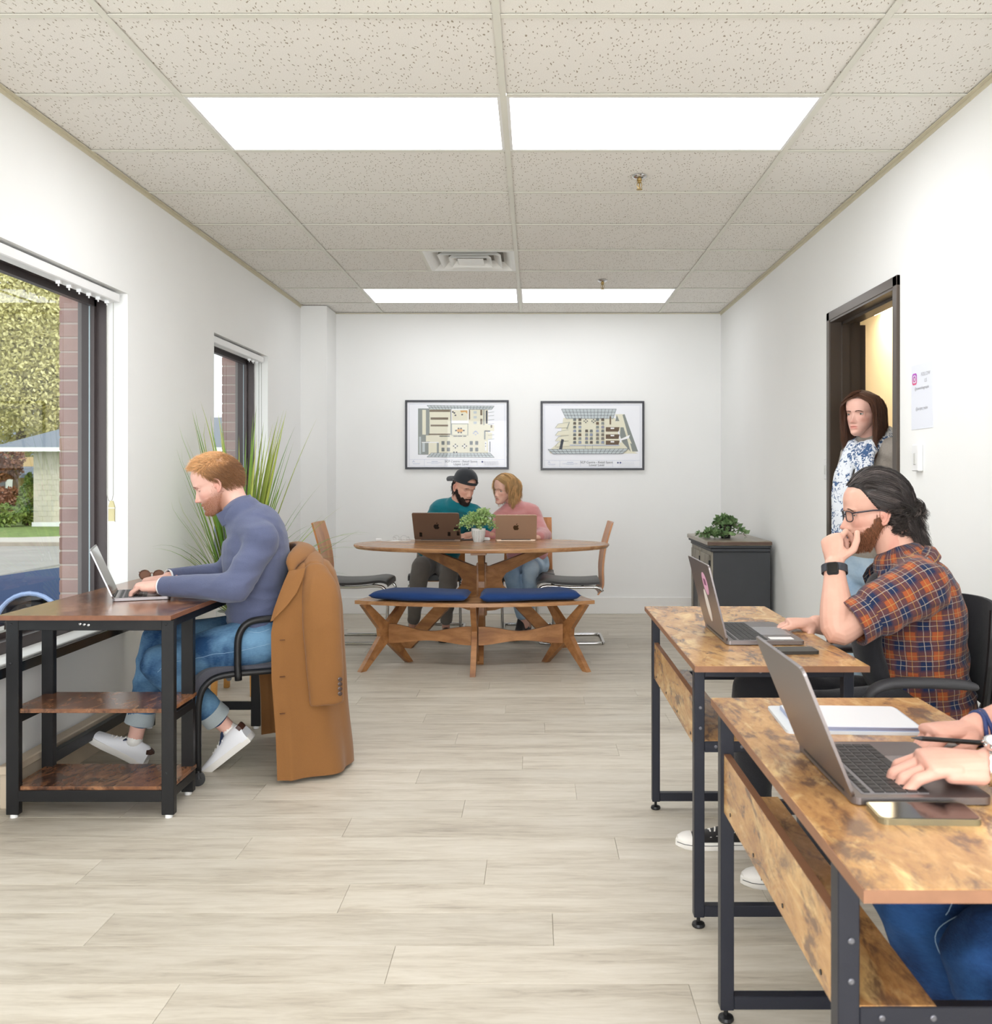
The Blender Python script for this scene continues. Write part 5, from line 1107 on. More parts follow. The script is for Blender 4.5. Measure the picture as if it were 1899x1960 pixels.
def eye(M, sx, t, parent, look=(0, 0, 0), iris=(70, 90, 100), openness=1., fem=0, lash=0.0006, y=.0625):
    Vh = headparts(fem, 0.)[0]; q_ = Vh[np.argmin((Vh[:, 0]-.0315)**2+(Vh[:, 2]-(t-.5)*HH)**2+(Vh[:, 1] < 0)*1)]; c = Vector((sx*.0315, q_[1]-.0088, (t-.5)*HH)); lk = Vector((look[0], 1, look[1])).normalized()
    Me = M @ Matrix.Translation(c)
    e = mk('eyeball', ball((0, 0, 0), .0110, 20, Me), EYEW, parent, smooth=True)
    R = lk.to_track_quat('Z', 'Y').to_matrix().to_4x4()
    mk('iris', lathe([(.0001, .01120), (.0030, .0108), (.0055, .0099), (.0057, .0094)], 16, M=Me @ R), mat('iris', iris, .2), e, smooth=True)
    mk('pupil', lathe([(.0001, .0116), (.0024, .0112), (.0025, .0106)], 12, M=Me @ R), BLACK, e, smooth=True)
    # lids: partial sphere shells rotated to close the eye
    r = .0120; up = 40*(1-openness)
    for nm, a0, a1 in (('upper_lid', 22-up*1.5, 100), ('lower_lid', -100, -24+up*.1)):
        V = []; F = []; na, nb = 7, 15
        for i in range(na):
            el = radians(a0+(a1-a0)*i/(na-1))
            for j in range(nb):
                az = radians(-78+156*j/(nb-1)); el2 = el*(1 if abs(a0) > 90 and i == 0 else 1)*(cos(az)**.5 if (nm == 'upper_lid' and i == 0) or (nm == 'lower_lid' and i == na-1) else 1)
                V.append(tuple(Me @ Vector((r*sin(az)*cos(el2)*1.12, r*cos(az)*cos(el2), r*sin(el2)))))
        for i in range(na-1): F += [(i*nb+j, i*nb+j+1, (i+1)*nb+j+1, (i+1)*nb+j) for j in range(nb-1)]
        o = mk(nm, (V, F), SKIN, parent, smooth=True, recalc=False); setcol(o, [parent_skin(parent)]*len(V))
    el = radians(22-up*1.5); pts = [Me @ Vector((1.15*r*sin(az)*cos(el*cos(az)**.5), 1.03*r*cos(az)*cos(el*cos(az)**.5), r*sin(el*cos(az)**.5))) for az in [radians(-70+140*j/10) for j in range(11)]]
    mk('lashes', tube(pts, lash, 5), LASH, parent)
EYEW = mat('eye_white', (206, 198, 192), .2); LASH = mat('lash', (40, 28, 24), .6)
PS = {}
def parent_skin(p): return PS[p.name]
def brow(M, sx, t, parent, col, th=.0022, y=.0865, fem=0, arch=.004, n=70, seed=0):
    r = random.Random(seed+(5 if sx > 0 else 0)); paths = []
    for i in range(n):
        u = r.random(); x = .011+.036*u; z = (t-.5)*HH+arch*sin(pi*min(1, u*1.05))-.004*max(0, u-.6)*2; yy = y+.001-9.0*(max(0, x-.012))**2; wv = th*(1-.6*u)
        p = Vector((sx*x, yy, z+r.uniform(-wv, wv))); d = Vector((sx*.9, -.25*(1+3*u), .35-.6*u)).normalized(); paths.append([M @ p, M @ (p+d*.003+Vector((0, .0006, 0))), M @ (p+d*.0065)])
    V, F, C = strand_mesh(paths, .00075, [col]*n); o = mk('eyebrow', (V, F), HAIR, parent, recalc=False); setcol(o, C)
def paint(V, Mh, base, S):
    """skin tones: lips, cheeks, stubble (real colour of the skin), darker eye sockets, from head-local position"""
    Mi = np.array(Mh.inverted()); L = V @ Mi[:3, :3].T+Mi[:3, 3]; x, y, z = L[:, 0], L[:, 1], L[:, 2]; t = z/HH+.5; ax = np.abs(x)
    C = np.tile(np.array(base, dtype=float), (len(V), 1)); hd = (np.abs(x) < .1) & (t > -.1) & (t < 1.1) & (y > -.12) & (y < .13)
    lip = np.exp(-(ax/(.0225-.003*S.get('fem', 0)))**6)*np.exp(-((t-.196-.006*np.cos(ax/.022*3.1))/(.034+.004*S.get('fem', 0)))**4)*(y > .078)*hd
    ck = np.exp(-((ax-.042)/.02)**2-((t-.36)/.09)**2)*(y > .03)*hd; ns = np.exp(-(ax/.014)**2-((t-.32)/.04)**2)*(y > .09)*hd; er = np.exp(-((ax-.078)/.008)**2)*(np.abs(y+.012) < .03)*hd
    st = S.get('stubble', 0)*sm(-t, -.40, -.24)*sm(y, -.045, .0)*(1-lip)*hd*(1-np.exp(-(ax/.05)**2-((t-.33)/.05)**2)*.8)*sm(t, -.08, .0)
    def bl(C, m, c): return C*(1-m[:, None])+np.array(c)*m[:, None]
    C = bl(C, st, s2l(S.get('stubc', (120, 84, 64)))[:3]); C = bl(C, np.clip(ck*.30+ns*.35+er*.35, 0, 1), s2l((208, 112, 96))[:3]); C = bl(C, lip*.75, s2l(S.get('lipc', (184, 104, 94)))[:3])
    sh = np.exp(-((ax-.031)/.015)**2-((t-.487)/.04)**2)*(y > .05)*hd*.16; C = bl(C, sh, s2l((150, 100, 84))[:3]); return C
def headframe(c, f, up=(0, 0, 1), roll=0):
    f = Vector(f).normalized(); z = Vector(up); z = (z-f*z.dot(f)).normalized(); x = f.cross(z); M = Matrix.Identity(4)
    for i in range(3): M[i][0] = x[i]; M[i][1] = f[i]; M[i][2] = z[i]; M[i][3] = c[i]
    return M @ Matrix.Rotation(roll, 4, 'Y')
def garment(name, shapes, voxel, mt, parent, it=5, amp=.004, scale=(7, 7, 22), seed=0, label=None, cut=None, M=None, ret=False, mask=None):
    V, F, N = remesh(J(*shapes), voxel, it)
    m = mask(V) if mask else None
    if amp: V = wrinkle(V, N, amp, scale, seed, m, M)
    if cut is not None:
        ok = cut(V); F = [f for f in F if all(ok[i] for i in f)]
    o = mk(name, (V.tolist(), F), mt, parent, label=label, smooth=True, recalc=False); return (o, V) if ret else o
def bonecoords(V, bones):
    """texture coordinates that follow each sleeve and the torso: (around, across, along)"""
    best = np.full(len(V), 1e9); out = np.zeros((len(V), 3))
    for k, (p, q, side, rad, wgt) in enumerate(bones):
        p = np.array(p); q = np.array(q); d = q-p; L = np.linalg.norm(d); d = d/L; s = np.array(side); s = s-d*s.dot(d); s /= np.linalg.norm(s); u = np.cross(d, s)
        r = V-p; t = r @ d; a = r @ s; b = r @ u; tc = np.clip(t, 0, L); dist = np.linalg.norm(r-np.outer(tc, d), axis=1)/wgt; m = dist < best
        best[m] = dist[m]; ang = np.arctan2(b, a); out[m] = np.stack([ang[m]*rad+k*1.37, b[m], t[m]+k*.53], 1)
    return out
def shoe(M, L, style, parent, label=None):
    """M: origin under the heel on the sole plane, +y toe, +z up"""
    ys = [0, .03, .1, .18, .24, .275, .287]; hw = [.026, .032, .033, .043, .042, .028, .010]; k = L/.287
    T = lambda x, y, z: M @ Vector((x, y*k, z)); out = []
    n = 28; ring = []
    def outline(g=0):
        yy = np.concatenate([np.linspace(0, .287, 15)]); wv = np.interp(yy, ys, hw)+g
        return [(w_, y_) for w_, y_ in zip(wv, yy)]
    ol = outline(.003); pts = [(w_, y_) for w_, y_ in ol]+[(-w_, y_) for w_, y_ in ol[::-1]]; pts = [(0, -.008)]+pts[:len(ol)]+[(0, .292)]+pts[len(ol):]
    m = len(pts); V = []; F = []
    hs = .026 if style != 'boot' else .03
    for sc, z in ((.97, 0), (1, .004), (1, hs-.003), (.98, hs)):
        V += [tuple(T(x*sc, .14+(y-.14)*sc, z)) for x, y in pts]
    for i in range(3): F += [(i*m+j, i*m+(j+1) % m, (i+1)*m+(j+1) % m, (i+1)*m+j) for j in range(m)]
    F += [tuple(range(m-1, -1, -1)), tuple(range(3*m, 4*m))]
    cols = {'white': (WHITES, WHITEU), 'black': (WHITES, BLACKC), 'boot': (BLACK, LEATHER), 'dark': (BLACK, LEATHER)}[style]
    sh = mk('shoe', (V, F), cols[0], parent, label, smooth=35)
    # upper
    st = [(.002, .030, .075 if style != 'boot' else .16), (.02, .034, .088 if style != 'boot' else .2), (.055, .035, .088 if style != 'boot' else .2), (.085, .035, .085 if style != 'boot' else .16), (.12, .036, .074), (.17, .040, .055), (.22, .041, .044), (.26, .034, .036), (.281, .016, .030)]
    V = []; F = []; nn = 18
    for y, w_, h_ in st:
        for j in range(nn+1):
            a = pi*j/nn; x = w_*cos(a)*(1 if sin(a) < .3 else .97); zz = hs-.006+(h_-hs+.006)*sin(a)**.62; V.append(tuple(T(x*(1-.25*sin(a)**3*(h_ > .07)), y, zz)))
    for i in range(len(st)-1): F += [(i*(nn+1)+j, i*(nn+1)+j+1, (i+1)*(nn+1)+j+1, (i+1)*(nn+1)+j) for j in range(nn)]
    F += [tuple(range(nn, -1, -1)), tuple(range((len(st)-1)*(nn+1), len(st)*(nn+1)))]
    u = mk('upper', (V, F), cols[1], sh, smooth=50)
    if style in ('white', 'black'):
        LC = WHITES
        for i in range(5):
            y = .105+.018*i; h_ = np.interp(y, [.085, .12, .17, .22], [.085, .074, .055, .044])
            mk('lace', tube([T(-.017, y+.006*(i % 2), h_-.006), T(0, y+.003, h_+.003), T(.017, y+.006*((i+1) % 2), h_-.006)], .0028, 6), LC, sh)
    if style == 'black':
        V = []; F = []
        for y, w_, h_ in [(.240, .0405, .041), (.252, .038, .041), (.268, .032, .038), (.285, .016, .031)]:
            for j in range(nn+1): a = pi*j/nn; V.append(tuple(T((w_+.0015)*cos(a), y, hs-.006+(h_-hs+.009)*sin(a)**.6)))
        for i in range(3): F += [(i*(nn+1)+j, i*(nn+1)+j+1, (i+1)*(nn+1)+j+1, (i+1)*(nn+1)+j) for j in range(nn)]
        F += [tuple(range(nn, -1, -1)), tuple(range(3*(nn+1), 4*(nn+1)))]
        mk('toe_cap', (V, F), WHITES, sh, 'white rubber toe cap', smooth=50)
        ol2 = outline(.0034); mk('sole_stripe', tube([T(w_, y_, .017) for w_, y_ in ol2]+[T(-w_, y_, .017) for w_, y_ in ol2[::-1]], .0011, 5, closed=True), BLACK, sh)
        for i in range(5):
            for s in (-1, 1): mk('eyelet', tube([T(s*(.030+.001*i), .10+.02*i+.003*cos(a), np.interp(.1+.02*i, [.085, .12, .17, .22], [.058, .052, .04, .034])+.003*sin(a)) for a in [q*pi/4 for q in range(8)]], .0009, 4, closed=True), WHITES, sh)
    if style == 'white':
        mk('heel_tab', tube([T(.024, .014, .070), T(.018, .003, .072), T(0, -.002, .074), T(-.018, .003, .072), T(-.024, .014, .070)], [(.0035, .014)]*5, 8, side=(0, 0, 1) if False else None), BROWNL, sh, 'brown leather heel tab')
        mk('tongue', J(limb([T(0, .125, .066), T(0, .10, .085), T(0, .085, .10)], [(.022, .004), (.024, .004), (.022, .004)], 12, M.to_3x3() @ Vector((1, 0, 0)))), NAVYL, sh, 'navy tongue lining')
    return sh
WHITES = mat('white_rubber', (236, 232, 226), .5); WHITEU = mat('white_leather', (240, 240, 244), .45); BLACKC = fabric('black_canvas', (38, 36, 36), None, 400); BROWNL = mat('brown_leather', (72, 44, 34), .5); NAVYL = mat('navy_lining', (30, 46, 78), .8)
# ---------------------------------------------------------------- assembling a person
def person(S):
    """S holds joints in world metres; builds one continuous body with clothing and hair as its parts"""
    Mh = S['head']; fem = S.get('fem', 0.); base = s2l(S['skin'])[:3]; vb = S.get('vox', .006); vh = S.get('voxh', .003)
    k = S.setdefault('k', 1.0); SD = S['side']; islands = []
    # core
    core = [limb([p for p, a, b in S['torso']], [(a*.86, b*.82) for p, a, b in S['torso']], 20, SD)]
    for s in S['shoulders']: core.append(seglimb(s, S['neck'], .045*k, .045*k))
    for (s, e, w) in S['arms']: core += arm_shapes(s, e, w, [x*k*.80 for x in (.050, .043, .038, .038, .027)], upto=.8)
    for (h, kn, a) in S['legs']: core += leg_shapes(h, kn, a, [x*k*.9 for x in (.085, .076, .056, .050, .036)])
    for (kn, a) in [(l[1], l[2]) for l in S['legs']]: core.append(seglimb(a.lerp(kn, .1), a+(a-kn).normalized()*.05, .034*k, .032*k))
    islands.append(remesh(J(*core), vb*1.6, 4)[:2])
    # head, ears, neck
    hv, hf = headparts(fem, S.get('mouth', 0.), S.get('nose', 1.)); hv = [Mh @ Vector(v) for v in hv]
    nb = S['neck']; skull = Mh @ Vector((0, -.035, -.035)); jaw = Mh @ Vector((0, -.02, -.07)); nr = S.get('neckr', .056 if fem < .5 else .046)
    n2 = nb.lerp(skull, .45); hs = [(hv, hf), limb([nb-(skull-nb).normalized()*.05, nb, n2, skull], [(nr*1.2, nr*1.15), (nr*1.04, nr*1.05), (nr*.98, nr), (nr*1.05, nr*1.05)], 44, SD), seglimb(jaw, n2, nr*.8, nr*.85, 16)]
    for sx in (-1, 1): hs.append(TR(ear(sx), Mh))
    islands.append(remesh(J(*hs), vh, 2, .45)[:2])
    for (A, H) in zip(S['arms'], S['hands']):
        s, e, w = A; L = []
        if H.get('bare'):
            f0 = H['bare']; r = [x*k for x in (.040, .043, .028)]
            L.append(limb([e.lerp(s, .18), e, e.lerp(w, .3), e.lerp(w, .75), w], [r[0]*1.05, r[0]*1.06, r[1]*1.08, r[2]*1.18, r[2]], 18))
        else: L.append(seglimb(e.lerp(w, .7), w, .031*k, .026*k))
        if 'M' in H: L += hand(H['M'], H['t'], H['curl'], H.get('spread', .06), H.get('size', 1.)*k, H.get('thumb', ((.55, .75, -.25), (.8, .55, -.2), (.9, .35, -.25))), H.get('fat', 1.))
        islands.append(remesh(J(*L), S.get('voxhand', .003), 2, .4)[:2])
    nl_ = list(NAILS); NAILS.clear(); V, F = J(*islands); V = np.array(V)
    o = mk('person', (V.tolist(), F), SKIN, None, S['label'], 'person', smooth=True, recalc=False, loc=S['loc'], group=None)
    PS[o.name] = base; setcol(o, paint(V, Mh, base, S)); S['obj'] = o
    if S.get('nails'):
        for q, d, n_, sd_, r_ in nl_:
            mk('fingernail', ball((0, 0, 0), (.0062, .0050, .0016), 12, frame(q-d*.001+n_*(r_*.78), x=d-n_*.25, y=sd_)), NAILM, o, smooth=True)
    for sx in (-1, 1):
        eye(Mh, sx, .487, o, S.get('look', (0, 0)), S.get('iris', (80, 90, 100)), S.get('open', 1.), fem, S.get('lash', .0007))
        brow(Mh, sx, .555+S.get('browup', 0), o, s2l(S['browc'])[:3], S.get('browth', .0022), fem=fem, n=S.get('brown', 70))
    return o
NAILM = mat('fingernail', (232, 186, 172), .3)
def seam(o, pts, mt, w=.0007, name='seam'):
    me = o.data; p0 = Vector(o.parent.location) if o.parent else Vector(); out = []
    for p in spline(pts, 6):
        ok, loc, nrm, _ = o.closest_point_on_mesh(Vector(p)-p0); out.append(loc+nrm*.0006+p0)
    mk(name, tube(out, w, 5), mt, o.parent)
def upper(S, mt, vox, off=.012, sleeve=1.0, label=None, amp=.004, hem=None, extra=(), name='shirt', seed=1, scale=(7, 7, 20), ret=False, armoff=None, it=14):
    T0 = S['torso']; a0, b0 = T0[0], T0[1]; f_ = S.get('hem', .35); S['torso'] = [(b0[0].lerp(a0[0], f_), b0[1]+(a0[1]-b0[1])*f_, b0[2]+(a0[2]-b0[2])*f_)]+T0[1:]; sh = torso_shapes(S, off); S['torso'] = T0
    for (s, e, w) in S['arms']:
        ao = off if armoff is None else armoff
        if sleeve < .5: sh.append(limb([s, s.lerp(e, .35), s.lerp(e, sleeve*2*.8)], [.062*S['k']+ao, .056*S['k']+ao, .056*S['k']+ao], 18))
        else: sh += arm_shapes(s, e, w, [x*S['k'] for x in (.051, .047, .042, .039, .026)], ao, (sleeve-.5)*2)
    sh += list(extra)
    def mask(V):
        m = np.full(len(V), .45)
        for (s, e, w) in S['arms']:
            for q, rr, g in ((e, .085, 1.5), (s, .09, .7)): m += g*np.exp(-np.sum((V-np.array(q))**2, 1)/rr**2)
        m += 1.0*np.exp(-((V[:, 2]-S['torso'][1][0].z)/.07)**2); return m
    return garment(name, sh, vox, mt, S['obj'], it, amp, scale, seed, label, ret=ret, mask=mask)
def trousers(S, mt, vox, off=.014, label=None, amp=.004, cuffs=None, upto=(.96, .96), knee=1.06, seed=3, extra=(), shin=1.0):
    sh = []; st = S['torso']; SD = S['side']
    sh.append(limb([st[0][0]-(st[1][0]-st[0][0]).normalized()*.02, st[0][0], st[1][0]], [(st[0][1]+off, st[0][2]+off), (st[0][1]+off, st[0][2]+off), (st[1][1]+off*.6, st[1][2]+off*.6)], 24, SD))
    for (h, kn, a), u in zip(S['legs'], upto): 
        r = [x*S['k'] for x in (.094, .086, .064, .060, .050*shin)]; aa = kn.lerp(a, u); sh += leg_shapes(h, kn, aa, r, off*.6, knee)
    sh += list(extra)
    return garment('trousers', sh, vox, mt, S['obj'], 4, amp, (8, 8, 14), seed, label)
def ring_cuff(p, q, r0, r1, th, n=28, side=None):
    """open tube (a sleeve end or turned-up hem) with thickness"""
    p = Vector(p); q = Vector(q)
    Va, Fa = tube([p, p.lerp(q, .5), q], [r0, (r0+r1)/2, r1], n, side, cap=False); Vb, Fb = tube([p, p.lerp(q, .5), q], [r0-th, (r0+r1)/2-th, r1-th], n, side, cap=False)
    F = Fa+[tuple(i+len(Va) for i in f[::-1]) for f in Fb]; m = len(Va)
    for b in (0, 2*n): F += [(b+k, b+(k+1) % n, m+b+(k+1) % n, m+b+k) for k in range(n)]
    return Va+Vb, F
def collar(pts_in, h, lean, th=.003):
    """stand collar: closed or open path of (point, outward, up)"""
    V = []; F = []; n = len(pts_in)
    for p, o, u in pts_in: V += [tuple(p), tuple(p+u*h*.5+o*lean*.4), tuple(p+u*h+o*lean), tuple(p+u*h+o*(lean+th)), tuple(p+u*h*.5+o*(lean*.4+th)), tuple(p+o*th)]
    for i in range(n-1): F += [(i*6+k, i*6+(k+1) % 6, (i+1)*6+(k+1) % 6, (i+1)*6+k) for k in range(6)]
    F += [tuple(range(6)), tuple(range((n-1)*6, n*6))][:2]
    return V, F
def ringpath(c, a, b, axis, front, u0, u1, n=25, drop=0):
    """points round a neck: ellipse centre c, half sizes a (side) b (front), plane normal axis"""
    axis = Vector(axis).normalized(); f = Vector(front); f = (f-axis*f.dot(axis)).normalized(); s = f.cross(axis).normalized(); out = []
    for i in range(n):
        t = u0+(u1-u0)*i/(n-1); o = (f*cos(t)*b+s*sin(t)*a); p = c+o-axis*drop*(cos(t)*.5+.5); out.append((p, o.normalized(), axis))
    return out
# ---------------------------------------------------------------- the figures
def tl(p): return p.z/HH+.5
def hl_short(y): return float(np.interp(y, [-.1, -.03, -.008, .02, .045, .07, .09], [.30, .33, .50, .55, .70, .79, .81]))
def hlv(y, xs, ys): return np.interp(y, xs, ys)
def beardmask(x, y, t, T, hi=.48):
    lim = np.interp(y, [-.04, -.025, .008, .03, .055, .075, .09], [.15, hi, hi, .36, .275, .266, .266]); lip = np.exp(-(np.abs(x)/.0215)**6)*np.exp(-((t-.192)/.040)**6)
    return T*sm(lim-t, 0, .03)*sm(y, -.042, -.02)*(1-lip)
def beard(S, Mh, T, base, n, w, var=.25, seed=3, ln=.012, name='beard', shell=True):
    fn = lambda x, y, t: np.where(y > -.045, np.clip(beardmask(x, y, t+.030+.02*np.sin(y*260), .0055)-.0028, -.004, .0022), -.004); cap = cap_shell(Mh, S.get('fem', 0), fn, tuple(c*.7 for c in base), jag=.0012)
    V, F = headparts(S.get('fem', 0.), 0.); t = V[:, 2]/HH+.5; m = beardmask(V[:, 0], V[:, 1], t, 1.); idx = np.where(m > .35)[0]; r = random.Random(seed); paths = []; cols = []
    for k in range(n):
        i = int(r.choice(idx)); p = Vector(V[i])+Vector((r.gauss(0, .0012), r.gauss(0, .0012), r.gauss(0, .0012))); o = (p-Vector((0, 0, .0))).normalized(); d = (o*.45+Vector((0, .12, -1))+Vector((r.gauss(0, .3), r.gauss(0, .2), 0))).normalized(); q = p+o*T*.35
        paths.append([Mh @ q, Mh @ (q+d*ln*.5), Mh @ (q+(d+Vector((0, -.1, -.1)))*ln*.95)]); f = 1+var*r.uniform(-1, 1.4)+(.8 if r.random() < .1 else 0); cols.append(tuple(min(1, c*f) for c in base))
    V2, F2, C2 = strand_mesh(paths, w, cols); n0 = len(V2)
    if shell: V2 += cap[0]; F2 = F2+[tuple(i+n0 for i in f) for f in cap[1]]; C2 = C2+cap[2]
    o = mk(name, (V2, F2), BEARD, S['obj'], recalc=False, smooth=True); setcol(o, C2); return o
def shirt_hair_shell(S, Mh, xs, ys, th, top, col, jag=.002): 
    fn = lambda x, y, t: np.clip((t-np.interp(y, xs, ys))*.10, -.004, th)+top*sm(t, .8, 1.0)
    return cap_shell(Mh, S.get('fem', 0), fn, col, jag=jag)
def roots_for(xs, ys, extra=lambda p: True):
    def f(d, r):
        p = EC+Vector((d.x*ER[0], d.y*ER[1], d.z*ER[2])); return tl(p) > np.interp(p.y, xs, ys) and extra(p)
    return f
def band(p, ax, side, r, w, th, n=28):
    """strap round a wrist: p centre, ax arm direction"""
    ax = Vector(ax).normalized(); a = Vector(side); a = (a-ax*a.dot(ax)).normalized(); b = ax.cross(a); V = []; F = []
    for k in range(n):
        c, s = cos(2*pi*k/n), sin(2*pi*k/n); o = a*c*r[0]+b*s*r[1]; oo = a*c*(r[0]+th)+b*s*(r[1]+th)
        V += [tuple(p+o-ax*w/2), tuple(p+oo-ax*w/2), tuple(p+oo+ax*w/2), tuple(p+o+ax*w/2)]
    for k in range(n): a0 = k*4; b0 = ((k+1) % n)*4; F += [(a0+j, a0+(j+1) % 4, b0+(j+1) % 4, b0+j) for j in range(4)]
    return V, F
def sneaker(p_heel, dirv, up, L, style, parent, label=None):
    d = Vector(dirv).normalized(); u = Vector(up); u = (u-d*u.dot(d)).normalized(); return shoe(frame(p_heel, y=d, z=u), L, style, parent, label)
BLUEW = fabric('blue_pullover', (92, 98, 126), (80, 86, 112), 260, .2, vs=3)
JEAN1 = denim('jeans_blue', (34, 66, 104), (110, 150, 182), .5); JEAN2 = denim('jeans_light', (144, 172, 200), (192, 212, 228), .5); JEAN3 = denim('jeans_bright', (10, 28, 60), (40, 78, 128), .54)
CUFFM = fabric('denim_reverse', (146, 156, 160), (176, 184, 186), 300)
# ===== A: man in the blue pullover, left desk
A = dict(label='man with short ginger hair in a slate blue pullover typing at the dark desk', skin=(232, 188, 172), browc=(110, 74, 52), side=V3(.36, -.93, 0), loc=(-1.17, 3.95, 0), open=.15, stubble=.8, stubc=(150, 106, 82), vox=.006, voxh=.0026, k=1.0, brown=60, nose=1.12)
A['head'] = headframe(P(413, 924, 3.90), (-.88, -.16, -.40))
A['torso'] = [(P(500, 1212, 3.95), .165, .115), (P(492, 1170, 3.93), .152, .103), (P(489, 1120, 3.92), .155, .112), (P(490, 1060, 3.91), .168, .122), (P(486, 1016, 3.90), .152, .108), (P(466, 988, 3.90), .085, .075)]
A['neck'] = P(458, 985, 3.90); A['shoulders'] = [P(499, 1032, 3.755), P(480, 1026, 4.07)]
A['arms'] = [(P(501, 1038, 3.755), P(450, 1124, 3.65), P(311, 1122, 3.745)), (P(484, 1030, 4.08), P(425, 1102, 4.20), P(322, 1106, 4.00))]
A['legs'] = [(P(505, 1222, 3.85), P(308, 1270, 3.73), P(424, 1382, 3.87)), (P(497, 1216, 4.04), P(306, 1228, 3.99), P(263, 1396, 3.965))]
A['hands'] = [dict(M=frame(P(311, 1120, 3.745), x=(-1, .10, .06), z=(-.05, 0, 1)) , t=-1, size=1.1, spread=.1, curl=[(30, 44, 28), (36, 48, 28), (38, 50, 28), (34, 46, 28)]), dict(M=frame(P(322, 1107, 4.00), x=(-1, -.18, -.02), z=(-.1, 0, 1)), t=1, curl=(26, 38, 25))]
o = person(A)
xs, ys = [-.1, -.03, -.008, .012, .03, .05, .07, .09], [.30, .34, .50, .58, .72, .84, .885, .90]
beard(A, A['head'], .003, s2l((150, 102, 70))[:3], 3400, .00035, .4, ln=.0045, name='stubble', shell=False)
cap = shirt_hair_shell(A, A['head'], xs, ys, .0018, .0, s2l((160, 116, 76))[:3], .002)
def flowA(p, d, f, ph, r):
    s = float(sm(p.z+p.y*.25, .035, .095)); return Vector((d.x*.4, -.6+1.45*s, -.75+1.0*s-(.4*f)))+Vector((sin(ph), cos(ph), sin(ph*2)))*.28
def colA(p): s = float(sm(p.z+p.y*.3, .02, .09)); a = s2l((150, 108, 74)); b = s2l((218, 168, 118)); return tuple(a[i]+(b[i]-a[i])*s for i in range(3))
hairstyle(A['head'], roots_for(xs, ys), flowA, 7000, 5, .0060, .11, .0008, colA, .30, 4, 'hair', o, HAIR, jit=.25, extra=cap)
c = P(452, 972, 3.9)
upper(A, BLUEW, .006, .014, .91, 'slate blue pullover', .0075, name='pullover', seed=2, extra=[limb([A['torso'][1][0], A['torso'][0][0].lerp(A['torso'][1][0], .45)], [(.172, .122), (.168, .118)], 20, A['side'])])
axn = (Vector((-.50, -.15, .86)))
cp = ringpath(P(459, 987, 3.90), .076, .082, axn, (-.93, -.3, -.3), radians(20), radians(340), 33)
mk('collar', collar(cp, .055, -.006, .005), BLUEW, o, smooth=60)
mk('zip', tube([cp[0][0]+cp[0][2]*.06, cp[0][0], P(430, 1030, 3.86), P(432, 1060, 3.85)], .002, 6), DARKG, o)
for i, (e, w) in enumerate(((A['arms'][0][1], A['arms'][0][2]), (A['arms'][1][1], A['arms'][1][2]))):
    mk('cuff', ring_cuff(e.lerp(w, .82), e.lerp(w, .985), .0425, .0395, .004), BLUEW, o, smooth=60); mk('shirt_cuff', ring_cuff(e.lerp(w, .97), e.lerp(w, 1.012), .0365, .0355, .002), WHITEP, o, 'white shirt cuff', smooth=60)
ja = trousers(A, JEAN1, .006, .012, 'faded blue jeans', .006, upto=(.86, .86), shin=.92)
THR = mat('denim_thread', (150, 178, 204), .7)
seam(ja, [P(525, 1240, 3.72), P(470, 1252, 3.68), P(400, 1262, 3.65), P(330, 1272, 3.63), P(300, 1290, 3.63)], THR); seam(ja, [P(520, 1196, 3.74), P(495, 1206, 3.72), P(470, 1196, 3.72)], THR)
for (h, kn, a), nm in zip(A['legs'], 'nf'):
    mk('turn_up', ring_cuff(kn.lerp(a, .79), kn.lerp(a, .935), .056, .059, .005), CUFFM, o, 'pale turned-up jeans hem', smooth=60); mk('sock', limb([kn.lerp(a, 1.09), a+(a-kn).normalized()*.05], [.031, .034], 16), WHITES, o, 'white ankle sock', smooth=True)
sneaker(P(483, 1404, 3.86)+Vector((.005, 0, -.02)), P(392, 1474, 3.90)-P(483, 1404, 3.86), (-.55, -.1, .8), .285, 'white', o, 'white leather sneaker, heel raised')
sneaker(P(264, 1470, 3.96)+Vector((.025, 0, .006)), P(165, 1418, 3.96)-P(264, 1470, 3.96), (.5, 0, .8), .285, 'white', o, 'white leather sneaker, toe raised')

